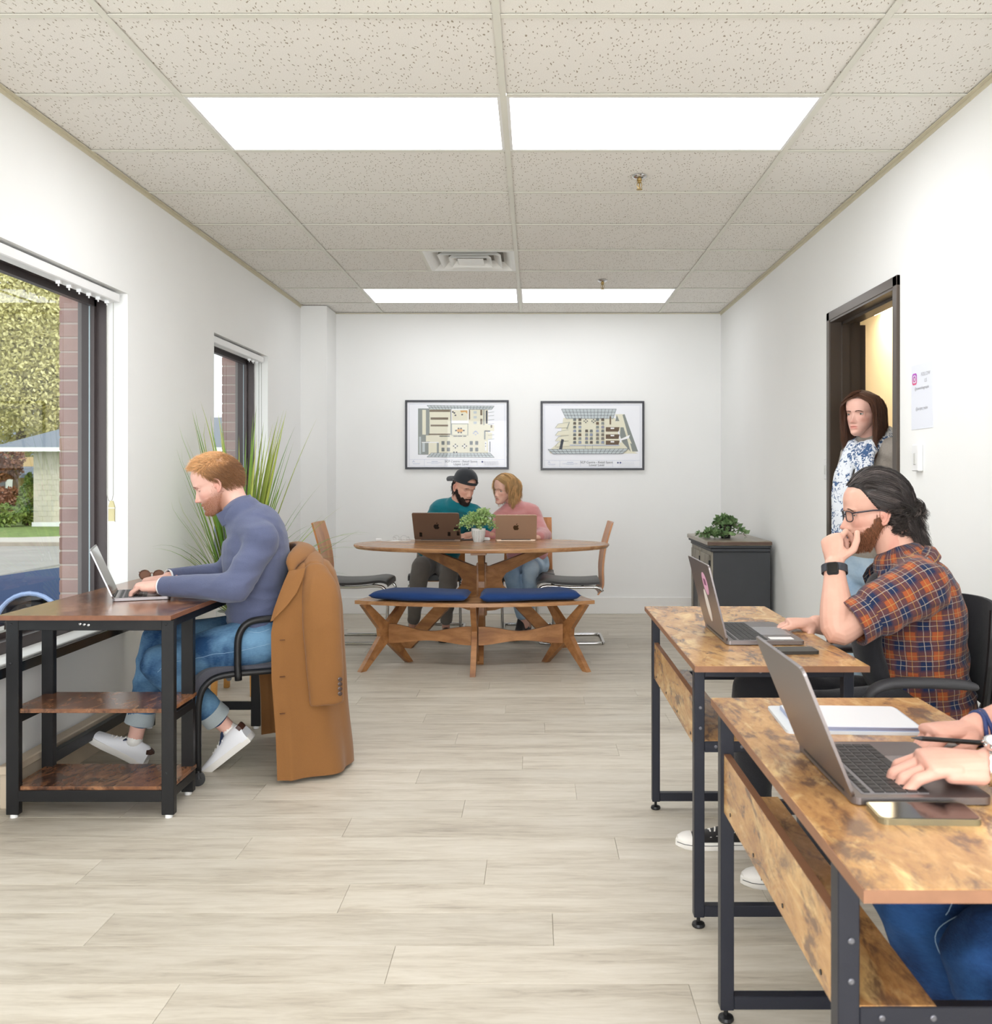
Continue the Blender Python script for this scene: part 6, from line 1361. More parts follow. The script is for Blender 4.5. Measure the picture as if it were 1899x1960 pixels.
# ===== B: man in plaid
def plaidmat():
    s = NT('plaid'); a = s.n('ShaderNodeAttribute', attribute_name='gco'); x = s.n('ShaderNodeSeparateXYZ'); s.l(a.outputs['Vector'], x.inputs[0])
    def stripes(v, per, off, lo, hi):
        m = s.math('FRACT', s.math('ADD', s.math('DIVIDE', v, per), off+50)); return s.math('MULTIPLY', s.math('GREATER_THAN', m, lo), s.math('LESS_THAN', m, hi))
    wn = s.noise(s.co(), 12, 3); w = s.math('MULTIPLY', s.math('SUBTRACT', wn, .5), .012)
    u = s.math('ADD', x.outputs[0], w); v = s.math('ADD', x.outputs[2], w); per = .061
    nu = stripes(u, per, 0, .0, .40); nv = stripes(v, per, 0, .0, .40); ou = stripes(u, per, 0, .50, .9); ov_ = stripes(v, per, 0, .50, .9)
    navy = s2l((34, 50, 84)); org = s2l((178, 92, 52)); mar = s2l((112, 68, 62)); wht = s2l((196, 184, 168)); yel = s2l((190, 146, 84))
    base = s.mix(nu, mar, navy); b2 = s.mix(nv, mar, navy); c = s.mix(.5, base, b2); bo = s.math('MULTIPLY', nu, nv); c = s.mix(bo, c, navy)
    c = s.mix(s.math('MULTIPLY', s.math('MULTIPLY', nu, ov_), .55), c, mar); c = s.mix(s.math('MULTIPLY', s.math('MULTIPLY', nv, ou), .55), c, mar)
    oo = s.math('MULTIPLY', ou, ov_); c = s.mix(s.math('MULTIPLY', oo, .9), c, org)
    for (vv) in (u, v):
        c = s.mix(s.math('MULTIPLY', stripes(vv, per, 0, .185, .212), .65), c, wht); c = s.mix(s.math('MULTIPLY', stripes(vv, per, 0, .43, .46), .5), c, wht); c = s.mix(s.math('MULTIPLY', stripes(vv, per, 0, .68, .71), .75), c, yel); c = s.mix(s.math('MULTIPLY', stripes(vv, per, 0, .96, .985), .6), c, navy)
    fn = s.noise(s.co(), 400, 2); c = s.mix(s.math('MULTIPLY', fn, .18), c, s2l((60, 40, 40))); s.color(c); s.set(Roughness=.9); s.b.inputs['Specular IOR Level'].default_value = .15; s.b.inputs['Sheen Weight'].default_value = .15
    s.bump(s.math('ADD', fn, s.math('MULTIPLY', s.noise(s.co(), 22, 4), 2)), .35, .003); return s.m
PLAID = plaidmat(); CHAR = fabric('charcoal_cloth', (40, 40, 44), (52, 52, 56), 300)
B = dict(label='bearded man with glasses in an orange and navy plaid shirt resting chin on hand', skin=(228, 182, 162), browc=(84, 62, 50), side=V3(0, -1, 0), loc=(1.22, 2.96, 0), open=.62, iris=(50, 54, 56), vox=.006, voxh=.0022, voxhand=.0026, k=1.05, brown=80, neckr=.060, nails=1, nose=1.25)
B['head'] = headframe(P(1671, 977, 3.0), (-.985, .06, -.14))
B['torso'] = [(P(1768, 1365, 2.96), .172, .132), (P(1757, 1295, 2.96), .168, .130), (P(1750, 1232, 2.96), .172, .130), (P(1750, 1168, 2.95), .180, .125), (P(1740, 1115, 2.95), .162, .105), (P(1730, 1088, 2.95), .085, .075)]
B['trap'] = P(1736, 1090, 2.96); B['neck'] = P(1722, 1070, 2.96); B['shoulders'] = [P(1762, 1120, 2.77), P(1738, 1116, 3.14)]
B['arms'] = [(P(1764, 1124, 2.77), P(1604, 1207, 2.735), P(1597, 1082, 2.83)), (P(1738, 1120, 3.14), P(1655, 1206, 3.13), P(1562, 1195, 2.99))]
B['legs'] = [(P(1765, 1375, 2.87), V3(.80, 2.80, .50), V3(.86, 2.80, .10)), (P(1765, 1370, 3.05), V3(.722, 3.04, .525), V3(.715, 3.07, .10))]
B['hands'] = [dict(M=frame(P(1597, 1082, 2.83), x=(.10, .42, .90), z=(-.80, -.58, .22)), t=-1, bare=.1, size=.92, curl=[(48, 62, 38), (66, 78, 45), (72, 82, 45), (74, 84, 45)], thumb=((.55, .75, -.55), (.92, .25, -.35), (.97, .05, -.2))),
             dict(M=frame(P(1562, 1194, 2.99), x=(-1, -.12, .06), z=(.06, -.1, 1)), t=1, bare=.1, size=.95, curl=[(18, 30, 20), (24, 36, 22), (28, 38, 24), (30, 40, 24)], spread=.12, thumb=((.5, .7, -.45), (.75, .5, -.5), (.8, .3, -.5)))]
o = person(B); side = B['side']
V_ = None
def withco(o, V, S, extra=[]):
    bones = [(S['torso'][0][0], S['torso'][3][0], S['side'].cross(Vector((0, 0, 1))), .15, 1.6), (S['torso'][3][0], S['neck'], S['side'].cross(Vector((0, 0, 1))), .13, 1.3)]
    for (s, e, w) in S['arms']: bones += [(s, e, (0, 0, 1) if abs((e-s).normalized().z) < .8 else (1, 0, 0), .058, .62), (e, w, (0, 0, 1), .05, .55)]
    setvec(o, bonecoords(V, bones+extra))
tail = [limb([B['torso'][1][0], B['torso'][0][0], B['torso'][0][0]+Vector((.02, 0, -.045))], [(.178, .146), (.188, .152), (.186, .145)], 24, side)]
so_, V_ = upper(B, PLAID, .0055, .016, .31, 'orange, navy and maroon plaid shirt', .010, name='shirt', seed=5, ret=True, extra=tail, armoff=.020, scale=(8, 8, 18))
withco(so_, V_, B)
for i in (0, 1):
    s, e, w = B['arms'][i]; c_ = mk('rolled_cuff', ring_cuff(s.lerp(e, .64), s.lerp(e, .84), .069, .072, .008), PLAID, o, smooth=60); me = c_.data; Vn = np.array([v.co for v in me.vertices]); Lo = np.array(c_.parent.location); setvec(c_, bonecoords(Vn+Lo, [(s, e, (0, 0, 1), .058, 1)]))
# the open shirt front: dark undershirt showing between
fr = B['torso']; mk('undershirt', J(limb([P(1684, 1112, 2.95), P(1664, 1172, 2.92), P(1660, 1240, 2.92), P(1684, 1300, 2.93)], [(.060, .03), (.075, .04), (.08, .04), (.08, .04)], 18, side)), CHAR, o, 'charcoal undershirt showing at the open shirt front', smooth=True)
axc = Vector((-.45, 0, .89)); cp = ringpath(P(1724, 1088, 2.955), .094, .100, axc, (-1, -.0, -.35), radians(34), radians(326), 33)
cv = collar(cp, .030, -.010, .003); cl = mk('collar', cv, PLAID, o, smooth=60); setvec(cl, [(0.3+i*.004, 0, j) for i, j in [(k//6*2.2, (k % 6)*.012) for k in range(len(cv[0]))]])
lap = []
for sgn, (q0, q1, q2, q3) in ((-1, (P(1690, 1082, 2.84), P(1722, 1068, 2.83), P(1712, 1100, 2.80), P(1684, 1112, 2.82))),):
    pass
V = []; F = []; n_ = len(cp)
for p, o_, u in cp: a = p+u*.036-o_*.006; b = p+o_*.026-u*.012; V += [tuple(a+o_*.004), tuple(a.lerp(b, .5)+o_*.012+u*.004), tuple(b), tuple(b-o_*.004), tuple(a.lerp(b, .5)+o_*.008+u*.002), tuple(a)]
for i in range(n_-1): F += [(i*6+k, i*6+(k+1) % 6, (i+1)*6+(k+1) % 6, (i+1)*6+k) for k in range(6)]
cl = mk('collar_fold', (V, F), PLAID, o, smooth=60); setvec(cl, [((k//6)*.0125, 0, (k % 6)*.014+.02) for k in range(len(V))])
trousers(B, CHAR, .008, .010, 'black trousers', .004, upto=(.98, .98))
sneaker(V3(.905, 2.80, 0), (-1, -.02, 0), (0, 0, 1), .285, 'black', o, 'black canvas sneaker under the desk, nearer foot'); sneaker(V3(.755, 3.075, 0), (-1, .03, 0), (0, 0, 1), .285, 'black', o, 'black canvas sneaker under the desk, farther foot')
s, e, w = B['arms'][0]; wp = e.lerp(w, .93); axw = w-e
wt = mk('watch', band(wp, axw, (1, -.3, 0), (.036, .030), .024, .0025), mat('watch_band', (56, 58, 66), .6), o, 'dark smart watch', smooth=40)
ob = Vector((-.45, -.9, .15)); fm = frame(wp+ob.normalized()*.030, x=axw, y=ob.cross(axw)) ; nrm_ = Vector((fm[0][2], fm[1][2], fm[2][2])); 
if nrm_.dot(ob) < 0: fm = frame(wp+ob.normalized()*.030, x=axw, y=axw.cross(ob))
mk('watch_case', prism(rrect(.040, .034, .008, 5), .008, fm), BLACKM, wt); mk('watch_face', prism(rrect(.034, .028, .006, 5), .001, fm @ Matrix.Translation((0, 0, .008))), SCREENM, wt)
# glasses
g = mk('glasses', J(*[tube([B['head'] @ Vector((sx*.0335+.0245*np.sign(cos(a))*abs(cos(a))**.55, .0905-abs(cos(a)*.5)*.002-(.0065 if True else 0)*((sx*.0335+.0245*cos(a))/.05)**2, -.006+.0165*np.sign(sin(a))*abs(sin(a))**.55)) for a in [k*2*pi/28 for k in range(28)]], .0018, 6, closed=True) for sx in (-1, 1)],
      tube([B['head'] @ Vector(q) for q in ((-.010, .0915, .0), (0, .094, .002), (.010, .0915, .0))], .0018, 6)), mat('glasses_frame', (44, 40, 50), .3), o, 'dark rectangular glasses', smooth=60)
for sx in (-1, 1):
    mk('temple', tube([B['head'] @ Vector(q) for q in ((sx*.058, .082, .004), (sx*.073, .075, .006), (sx*.0775, .02, .006), (sx*.077, -.01, .002), (sx*.074, -.03, -.015))], [(.0014, .0028)]*5, 6, side=side), mat('glasses_frame', (44, 40, 50), .3), g)
    ln_ = [B['head'] @ Vector((sx*.0335+.0235*np.sign(cos(a))*abs(cos(a))**.55, .0895-.0065*((sx*.0335+.0235*cos(a))/.05)**2-.001, -.006+.0155*np.sign(sin(a))*abs(sin(a))**.6)) for a in [k*2*pi/28 for k in range(28)]]
    mk('lens', (ln_, [tuple(range(28))]), PGLASS, g)
beard(B, B['head'], .008, s2l((138, 90, 62))[:3], 5200, .0005, .6, ln=.010)
xs, ys = [-.12, -.03, -.012, .012, .03, .045, .06, .09], [.10, .30, .46, .57, .70, .82, .86, .87]
cap = shirt_hair_shell(B, B['head'], xs, ys, .0035, .002, s2l((40, 35, 34))[:3], .001)
def flowB(p, d, f, ph, r):
    q = p-EC; back = Vector((0, -1, 0)); n_ = Vector((q.x/ER[0]**2, q.y/ER[1]**2, q.z/ER[2]**2)).normalized(); v = back-n_*back.dot(n_); v = v+Vector((0, -.1, -.55 if p.y < .03 else -.05))
    if p.y < -.07: v = v*.4+Vector((0, -.15, -1.1))
    if f > .6: c_ = (f-.6)*9; v = v+Vector((sin(ph+c_)*.55, -.55*cos(ph*.7+c_), .55*sin(ph*1.3+c_*1.4)))
    return v+Vector((sin(f*9+ph)*.12, 0, cos(f*8+ph)*.14))
hairstyle(B['head'], roots_for(xs, ys, lambda p: tl(p) > .42), flowB, 7500, 21, .0105, .27, .0009, s2l((68, 61, 59))[:3], .55, 8, 'hair', o, HAIR, hl_=2.0, clump=16, grav=.35, jit=.08, extra=cap)
def flowB2(p, d, f, ph, r): c_ = f*13; return Vector((sin(ph+c_)*.8, -.28+.85*cos(ph+c_), -.42+.5*sin(ph*1.3+c_)))
hairstyle(B['head'], lambda d, r: d.y < -.25 and -.85 < d.z < .05, flowB2, 4600, 19, .0088, .42, .0009, s2l((62, 55, 52))[:3], .55, 18, 'hair_curls', o, HAIR, jit=.03, clump=24, hl_=1.6)

# ===== C: person at the nearest desk (mostly beyond the right edge)
GREYSH = fabric('grey_tee', (120, 124, 130), None, 260)
C = dict(label='person in blue jeans at the nearest desk, typing and holding a black stylus', skin=(218, 168, 150), browc=(80, 60, 46), side=V3(0, -1, 0), loc=(1.17, 1.52, 0), vox=.007, voxh=.004, voxhand=.0019, k=1.04, stubble=.2, nails=1)
C['head'] = headframe(V3(1.0, 1.53, 1.235), (-.93, 0, -.35))
C['torso'] = [(V3(1.18, 1.52, .50), .170, .13), (V3(1.17, 1.52, .62), .165, .128), (V3(1.15, 1.52, .75), .170, .135), (V3(1.13, 1.52, .88), .180, .125), (V3(1.10, 1.52, .99), .160, .105), (V3(1.06, 1.52, 1.06), .085, .08)]
C['neck'] = V3(1.05, 1.52, 1.07); C['shoulders'] = [V3(1.11, 1.34, .985), V3(1.10, 1.70, .985)]
wn_ = V3(.722, 1.475, .763); wf_ = V3(.820, 1.745, .745)
C['arms'] = [(V3(1.11, 1.34, .98), V3(1.00, 1.37, .765), wn_), (V3(1.10, 1.70, .98), V3(1.05, 1.86, .765), wf_)]
C['legs'] = [(V3(1.16, 1.43, .51), V3(.715, 1.43, .475), V3(.86, 1.42, .10)), (V3(1.16, 1.61, .51), V3(.672, 1.62, .50), V3(.83, 1.64, .09))]
C['hands'] = [dict(M=frame(wn_, x=(-1, .20, -.06), z=(-.04, -.10, 1)), t=-1, bare=.1, size=1.06, fat=1.10, curl=[(26, 44, 30), (28, 44, 30), (26, 40, 28), (20, 30, 22)], spread=.07, thumb=((.45, .75, -.3), (.8, .45, -.35), (.9, .2, -.3))),
             dict(M=frame(wf_, x=(-1, -.22, .05), z=(.0, .1, 1)), t=1, bare=.1, size=1.0, fat=1.1, curl=[(42, 62, 30), (48, 66, 36), (52, 66, 40), (54, 66, 40)], thumb=((.7, .5, -.35), (.92, .05, -.3), (.95, -.1, -.25)))]
o = person(C)
upper(C, GREYSH, .009, .014, .45, None, .004, name='shirt', seed=9)
jc = trousers(C, JEAN3, .006, .014, 'bright blue jeans', .008, upto=(.97, .97), knee=1.12)
stp = [C['torso'][0][0]]
seam(jc, [V3(.80, 1.54, .52), V3(.70, 1.53, .50), V3(.66, 1.54, .46), V3(.70, 1.56, .38), V3(.74, 1.57, .30)], THR); seam(jc, [V3(.74, 1.54, .58), V3(.70, 1.545, .54), V3(.675, 1.54, .50)], THR)
for yv, zz in ((1.42, .0), (1.64, .0)): sneaker(V3(.91, yv, 0), (-1, 0, 0), (0, 0, 1), .285, 'dark', o)
s, e, w = C['arms'][0]; wp = e.lerp(w, .985); axw = w-e
wt = mk('watch', band(wp, axw, (0, 0, 1), (.0305, .0325), .020, .003), CHROME, o, 'silver wrist watch', smooth=40); fm = frame(wp+Vector((0, -.006, .031)), z=(0, -.25, 1), x=axw)
mk('watch_case', prism(disc(.020, .020, (0, 0), 28), .010, fm), CHROME, wt); mk('watch_face', prism(disc(.016, .016, (0, 0), 24), .001, fm @ Matrix.Translation((0, 0, .010))), mat('dial_white', (236, 238, 242), .2), wt)
for k in range(12): mk('bezel_stud', ball(fm @ Vector((.0215*cos(k*pi/6), .0215*sin(k*pi/6), .006)), .0025, 6), CHROME, wt)
s, e, w = C['arms'][1]; wp = e.lerp(w, .93); axw = w-e
for k in (-1, 1): mk('bracelet', tube([wp+axw.normalized()*(.006*k)+Vector((0, 0, 0))+(Vector((0, -1, 0))*.036*cos(a)+Vector((0, 0, 1))*.030*sin(a))+axw.normalized()*.003*sin(3*a+k) for a in [q*2*pi/30 for q in range(30)]], .0042, 8, closed=True), mat('cord_navy', (34, 52, 104), .5, bump=.6, bs=500), o, 'braided navy bracelet')
# stylus, held by the far hand
st0, st1 = P(1744, 1412, 1.655), P(1744, 1412, 1.655)+Vector((.165, .0, -.012))
t = thing('stylus', 'slim black stylus held in the farther hand on the nearest desk', 'stylus', st0); d_ = (st1-st0).normalized()
mk('barrel', tube([st0+d_*.018, st1], .0042, 12), BLACK, t, smooth=50); mk('tip', tube([st0, st0+d_*.004, st0+d_*.018], [.0007, .0014, .0042], 12), DARKG, t, smooth=50)

# ===== D: woman in the doorway
KNIT = fabric('grey_knit', (176, 168, 158), (150, 142, 134), 120, .2, vs=30, bumpst=.8)
D = dict(label='woman with brown shoulder length hair and a blue and white scarf standing in the doorway', skin=(232, 188, 172), browc=(90, 62, 48), side=V3(.6, -.8, 0), loc=(1.74, 4.86, 0), fem=1., open=.98, iris=(90, 100, 90), vox=.007, voxh=.0028, voxhand=.0035, k=.95, brown=90, browth=.0022, browup=-.012, lipc=(196, 112, 104))
D['head'] = headframe(P(1649, 792, 4.76), (-.74, -.67, -.03)) @ Matrix.Diagonal((1.0, .97, .96, 1))
D['torso'] = [(P(1665, 1075, 4.87), .165, .118), (P(1665, 1035, 4.87), .160, .115), (P(1668, 990, 4.86), .142, .110), (P(1666, 925, 4.84), .160, .130), (P(1668, 880, 4.82), .150, .095), (P(1668, 856, 4.81), .075, .065)]
D['neck'] = P(1668, 851, 4.80); nk = D['neck']; D['shoulders'] = [nk+V3(.095, -.125, -.05), nk+V3(-.055, .085, -.055)]
pv = D['torso'][0][0]
D['arms'] = [(D['shoulders'][0], V3(1.93, 4.62, 1.05), V3(1.90, 4.58, .82)), (D['shoulders'][1], V3(1.69, 5.01, 1.05), V3(1.64, 4.95, .82))]
D['legs'] = [(pv+V3(.054, -.072, 0), V3(1.80, 4.72, .45), V3(1.83, 4.76, .09)), (pv+V3(-.054, .072, 0), V3(1.64, 4.88, .45), V3(1.70, 4.98, .09))]
D['hands'] = [dict(M=frame(D['arms'][0][2], x=(-.1, -.1, -1), z=(.8, -.6, 0)), t=1, curl=(20, 25, 15)), dict(M=frame(D['arms'][1][2], x=(-.1, -.1, -1), z=(-.8, .6, 0)), t=-1, curl=(20, 25, 15))]
o = person(D)
upper(D, KNIT, .008, .020, .97, 'grey beige ribbed knit cardigan', .004, name='cardigan', seed=12)
trousers(D, JEAN2, .008, .012, 'pale blue jeans', .004, upto=(.97, .97))
SCARF = NT('scarf'); _c = SCARF.co(); _f = SCARF.noise(_c, 42, 5, .65, 1.5); _g = SCARF.noise(_c, 7, 3)
SCARF.color(SCARF.mix(SCARF.math('GREATER_THAN', SCARF.math('ADD', SCARF.math('MULTIPLY', _f, .75), SCARF.math('MULTIPLY', _g, .3)), .56), s2l((226, 230, 236)), s2l((62, 92, 134)))); SCARF.set(Roughness=.85); SCARF = SCARF.m
fD = V3(-.8, -.6, 0); sD = V3(.6, -.8, 0)
lo_ = [nk+fD*(.075*cos(a))+sD*(.085*sin(a))+V3(0, 0, .02-.05*cos(a)) for a in [2*pi*k/20 for k in range(20)]]
hang = lambda s0, z1, w0: limb([nk+fD*.08+sD*s0+V3(0, 0, .0), nk+fD*.125+sD*(s0*1.1)+V3(0, 0, -.10), nk+fD*.165+sD*(s0*1.15)+V3(0, 0, -.22), nk+fD*.165+sD*(s0*1.2)+V3(0, 0, z1)], [(.035, .025), (w0, .022), (w0*1.15, .022), (w0*1.2, .018)], 18, sD)
garment('scarf', [tube(lo_, .034, 14, closed=True), hang(-.055, -.50, .045), hang(.045, -.42, .045), limb([nk+fD*.09+sD*.03+V3(0, 0, -.02), nk+fD*.13+sD*0+V3(0, 0, -.1)], [(.07, .03), (.06, .025)], 16, sD)], .006, SCARF, o, 3, .006, (16, 16, 5), 3, 'white scarf with a navy floral print')
for q in D['legs']: sneaker(q[2]+V3(.04, .03, -.09), (-.8, -.6, 0), (0, 0, 1), .25, 'dark', o)
xs, ys = [-.12, -.03, -.012, .02, .045, .066, .09], [.2, .30, .40, .56, .74, .83, .86]
cap = shirt_hair_shell(D, D['head'], xs, ys, .003, .001, s2l((70, 44, 31))[:3], .0005)
def flowD(sign, part, wave=0):
    def fl(p, d, f, ph, r):
        q = p-EC; sd = 1 if d.x > part else -1; n_ = Vector((q.x/ER[0]**2, q.y/ER[1]**2, q.z/ER[2]**2)).normalized(); want = Vector((sd*1.0, -.35 if p.y > .0 else -.1, -.6)) if p.z > .02 and abs(q.x) < ER[0]*.97 else Vector((sd*.02, -.18 if p.y > .03 else .02, -1))
        v = want-n_*min(0, want.dot(n_)) if p.z > -.03 else want
        if wave: v = v+Vector((sin(f*wave+ph*.3)*.30, cos(f*wave+ph*.3)*.30, 0))*(f > .3)
        elif f > .75: v = v+Vector((-.25*sd, -.1, 0))
        return v
    return fl
hairstyle(D['head'], roots_for(xs, ys, lambda p: tl(p) > .40), flowD(1, -.15), 4200, 25, .0118, .17, .0010, s2l((88, 56, 38))[:3], .30, 21, 'hair', o, HAIR, clump=12, jit=.05, extra=cap)

# ===== E: man in the backwards cap, F: woman in pink
TEAL = fabric('teal_tee', (22, 120, 132), (18, 104, 116), 260, .2); GREYT_ = fabric('grey_chinos', (106, 100, 94), (122, 116, 110), 260)
E = dict(label='bearded man in a teal tee shirt and backwards black cap at the oval table', skin=(222, 174, 152), browc=(44, 32, 28), side=V3(.97, -.2, 0), loc=(-.77, 7.38, 0), open=.35, vox=.008, voxh=.0032, voxhand=.004, k=1.0, brown=60, browth=.003)
E['head'] = headframe(P(889, 932, 7.03), (.60, -.74, -.36), roll=radians(-4))
E['torso'] = [(P(836, 1078, 7.40), .165, .12), (P(842, 1042, 7.34), .152, .112), (P(851, 1014, 7.27), .160, .118), (P(862, 994, 7.20), .172, .120), (P(868, 980, 7.15), .155, .095), (P(874, 971, 7.11), .08, .075)]
E['neck'] = P(875, 968, 7.10); E['shoulders'] = [P(843, 985, 7.24), P(905, 983, 7.05)]
E['arms'] = [(P(842, 988, 7.24), P(833, 1024, 7.02), P(866, 1028, 6.86)), (P(906, 986, 7.05), P(938, 1024, 6.93), P(893, 1026, 6.84))]
E['legs'] = [(P(824, 1084, 7.36), P(806, 1084, 6.92), P(791, 1190, 7.00)), (P(850, 1084, 7.36), P(859, 1092, 6.90), P(854, 1190, 7.02))]
E['hands'] = [dict(M=frame(E['arms'][0][2], x=(.9, -.4, 0), z=(0, 0, 1)), t=1, bare=.1, curl=(15, 25, 15)), dict(M=frame(E['arms'][1][2], x=(-.97, -.1, -.1), z=(0, -.1, 1)), t=1, bare=.1, curl=(15, 25, 15))]
o = person(E)
upper(E, TEAL, .008, .013, .47, 'teal tee shirt', .012, name='tee_shirt', seed=15)
mk('neckband', band(P(876, 969, 7.10), Vector((.25, -.35, .9)), (1, 0, 0), (.074, .070), .014, .006), TEAL, o, smooth=60)
trousers(E, GREYT_, .008, .002, 'grey chinos', .008, shin=.82, upto=(.96, .96))
for q in E['legs']: sneaker(V3(q[2].x, q[2].y+.07, 0), (0, -1, 0), (0, 0, 1), .28, 'dark', o)
beard(E, E['head'], .008, s2l((44, 31, 26))[:3], 2400, .0006, .3)
capm = fabric('black_cap', (44, 46, 50), (54, 56, 60), 260)
Mh = E['head']; V = []; F = []; nu_, nv_ = 150, 56; zb = .034
for i in range(nv_+1):
    f = i/nv_; el = pi/2*f; rz = (1-f**2.6)**.5 if f < 1 else 0.02
    for k in range(nu_): a = 2*pi*k/nu_; zt = zb-.012*(1-f)*(-cos(a))*1+f*.112; V.append(tuple(Mh @ Vector((.083*rz*sin(a), -.008+.108*rz*cos(a), zt))))
F = []
for i in range(nv_):
    for k in range(nu_):
        a = 2*pi*(k+.5)/nu_; a = (a+pi) % (2*pi)-pi; f = (i+.5)/nv_
        if (abs(a)/.60)**2+((f-.16)/.34)**2 < 1 and f > .15: continue      # the opening over the forehead
        F.append((i*nu_+k, i*nu_+(k+1) % nu_, (i+1)*nu_+(k+1) % nu_, (i+1)*nu_+k))
F.append(tuple(range(nv_*nu_, (nv_+1)*nu_)))
cp_ = mk('cap', (V, F), capm, o, 'black baseball cap worn backwards', smooth=60)
mk('sweatband', [V[k] for k in range(nu_)] and tube([Mh @ Vector((.084*sin(a), -.008+.109*cos(a), zb+.012*cos(a)+.012)) for a in [2*pi*k/nu_ for k in range(nu_)]], [(.0022, .011)]*nu_, 8, closed=True, side=None), capm, cp_, smooth=60)
V = []; F = []
for j in range(7):
    for k in range(13): a = pi+radians(-62+124*k/12); rr_ = .107+.062*j/6*(cos(a-pi)**.35 if abs(a-pi) < 1.5 else 0); V.append(tuple(Mh @ Vector((.80*rr_*sin(a), -.008+rr_*cos(a), zb-.006-.012*j/6+.006*cos(2*(a-pi))))))
F = [(j*13+k, j*13+k+1, (j+1)*13+k+1, (j+1)*13+k) for j in range(6) for k in range(12)]; m_ = len(V); V2 = [tuple(Vector(v)-(Mh.to_3x3() @ Vector((0, 0, .004)))) for v in V]
mk('brim', (V+V2, F+[tuple(i+m_ for i in f[::-1]) for f in F]+[(6*13+k, 6*13+k+1, m_+6*13+k+1, m_+6*13+k) for k in range(12)]), capm, cp_, smooth=60); mk('cap_button', ball(Mh @ Vector((0, -.008, zb+.114)), .008, 8), capm, cp_)
xs2, ys2 = [-.12, -.03, -.012, .012], [.18, .30, .42, 2.0]
hairstyle(Mh, lambda d, r: (lambda p: p.y < -.012 and .26 < tl(p) < .66)(EC+Vector((d.x*ER[0], d.y*ER[1], d.z*ER[2]))), lambda p, d, f, ph, r: Vector((0, -.1, -1)), 500, 6, .008, .06, .0014, s2l((40, 30, 28))[:3], .3, 31, 'hair', o, HAIR)

PINKF = fabric('pink_velour', (214, 150, 148), (196, 128, 128), 200, .5)
Fp = dict(label='woman with blond wavy bob in a pink cowl hoodie at the oval table', skin=(234, 190, 170), browc=(120, 88, 60), side=V3(.97, .2, 0), loc=(-.07, 7.4, 0), fem=1., open=.9, look=(-.15, 0), iris=(70, 90, 110), mouth=.6, vox=.008, voxh=.003, voxhand=.004, k=.93, brown=50, browth=.0016, lipc=(190, 92, 90))
Fp['head'] = headframe(P(966, 935, 7.08), (-.74, -.66, -.16), roll=radians(-10)) @ Matrix.Diagonal((.98, .96, .95, 1))
Fp['torso'] = [(P(1012, 1080, 7.42), .165, .125), (P(1008, 1045, 7.38), .142, .112), (P(1002, 1012, 7.28), .150, .125), (P(996, 996, 7.22), .155, .12), (P(990, 984, 7.19), .140, .09), (P(984, 973, 7.16), .07, .065)]
Fp['neck'] = P(983, 970, 7.15); Fp['shoulders'] = [P(960, 992, 7.10), P(1018, 987, 7.24)]
Fp['arms'] = [(P(958, 996, 7.10), P(942, 1022, 6.96), P(922, 1027, 6.88)), (P(1020, 990, 7.24), P(1041, 1024, 7.04), P(1032, 1028, 6.86))]
Fp['legs'] = [(P(1000, 1086, 7.38), P(978, 1096, 6.96), P(1002, 1186, 7.05)), (P(1024, 1086, 7.38), P(1016, 1088, 6.94), P(1010, 1188, 7.10))]
Fp['hands'] = [dict(M=frame(Fp['arms'][0][2], x=(-.9, -.4, -.1), z=(0, 0, 1)), t=-1, curl=(15, 25, 15)), dict(M=frame(Fp['arms'][1][2], x=(-.7, -.7, -.05), z=(0, 0, 1)), t=-1, curl=(25, 35, 20))]
o = person(Fp); nk = Fp['neck']
cowl = [nk+V3(.082*cos(a), .070*sin(a)-.015, -.035+.028*sin(a)) for a in [2*pi*k/20 for k in range(20)]]
upper(Fp, PINKF, .008, .016, .96, 'dusty pink cowl neck hoodie', .009, name='hoodie', seed=19, extra=[tube(cowl, .022, 12, closed=True)])
for sx in (-1, 1): mk('drawstring', tube([nk+V3(.035*sx, -.10, -.05), nk+V3(.033*sx, -.135, -.10), nk+V3(.034*sx, -.15, -.17)], .0025, 6), PINKF, o)
mk('necklace', J(tube([nk+V3(.045*cos(a), -.058+.015*sin(a), .012+.012*sin(a)) for a in [pi+pi*k/10 for k in range(11)]], .0008, 4), ball(nk+V3(0, -.074, -.002), .003, 6)), CHROME, o)
trousers(Fp, JEAN2, .008, .0, 'pale blue jeans', .005, upto=(.88, .88))
for q in Fp['legs']: sneaker(V3(q[2].x-.0, q[2].y+.06, 0), (-.35, -1, 0), (0, 0, 1), .25, 'boot', o, 'black ankle boot')
mk('earphone', J(ball(Fp['head'] @ Vector((-.079, .004, -.012)), .006, 10), cyl(Fp['head'] @ Vector((-.081, .006, -.014)), Fp['head'] @ Vector((-.079, .014, -.042)), .0033, 8)), WHITEP, o, 'white wireless earphone')
mk('earphone', J(ball(Fp['head'] @ Vector((.079, .004, -.012)), .006, 10), cyl(Fp['head'] @ Vector((.081, .006, -.014)), Fp['head'] @ Vector((.079, .014, -.042)), .0033, 8)), WHITEP, o, 'white wireless earphone')
xs, ys = [-.12, -.03, -.012, .02, .045, .066, .09], [.2, .30, .44, .60, .76, .84, .87]
cap = shirt_hair_shell(Fp, Fp['head'], xs, ys, .003, .001, s2l((168, 128, 84))[:3], .0005)
hairstyle(Fp['head'], roots_for(xs, ys, lambda p: tl(p) > .40), flowD(1, .1, 11), 4200, 17, .0108, .18, .0011, s2l((206, 166, 114))[:3], .30, 23, 'hair', o, HAIR, clump=14, jit=.05, extra=cap)
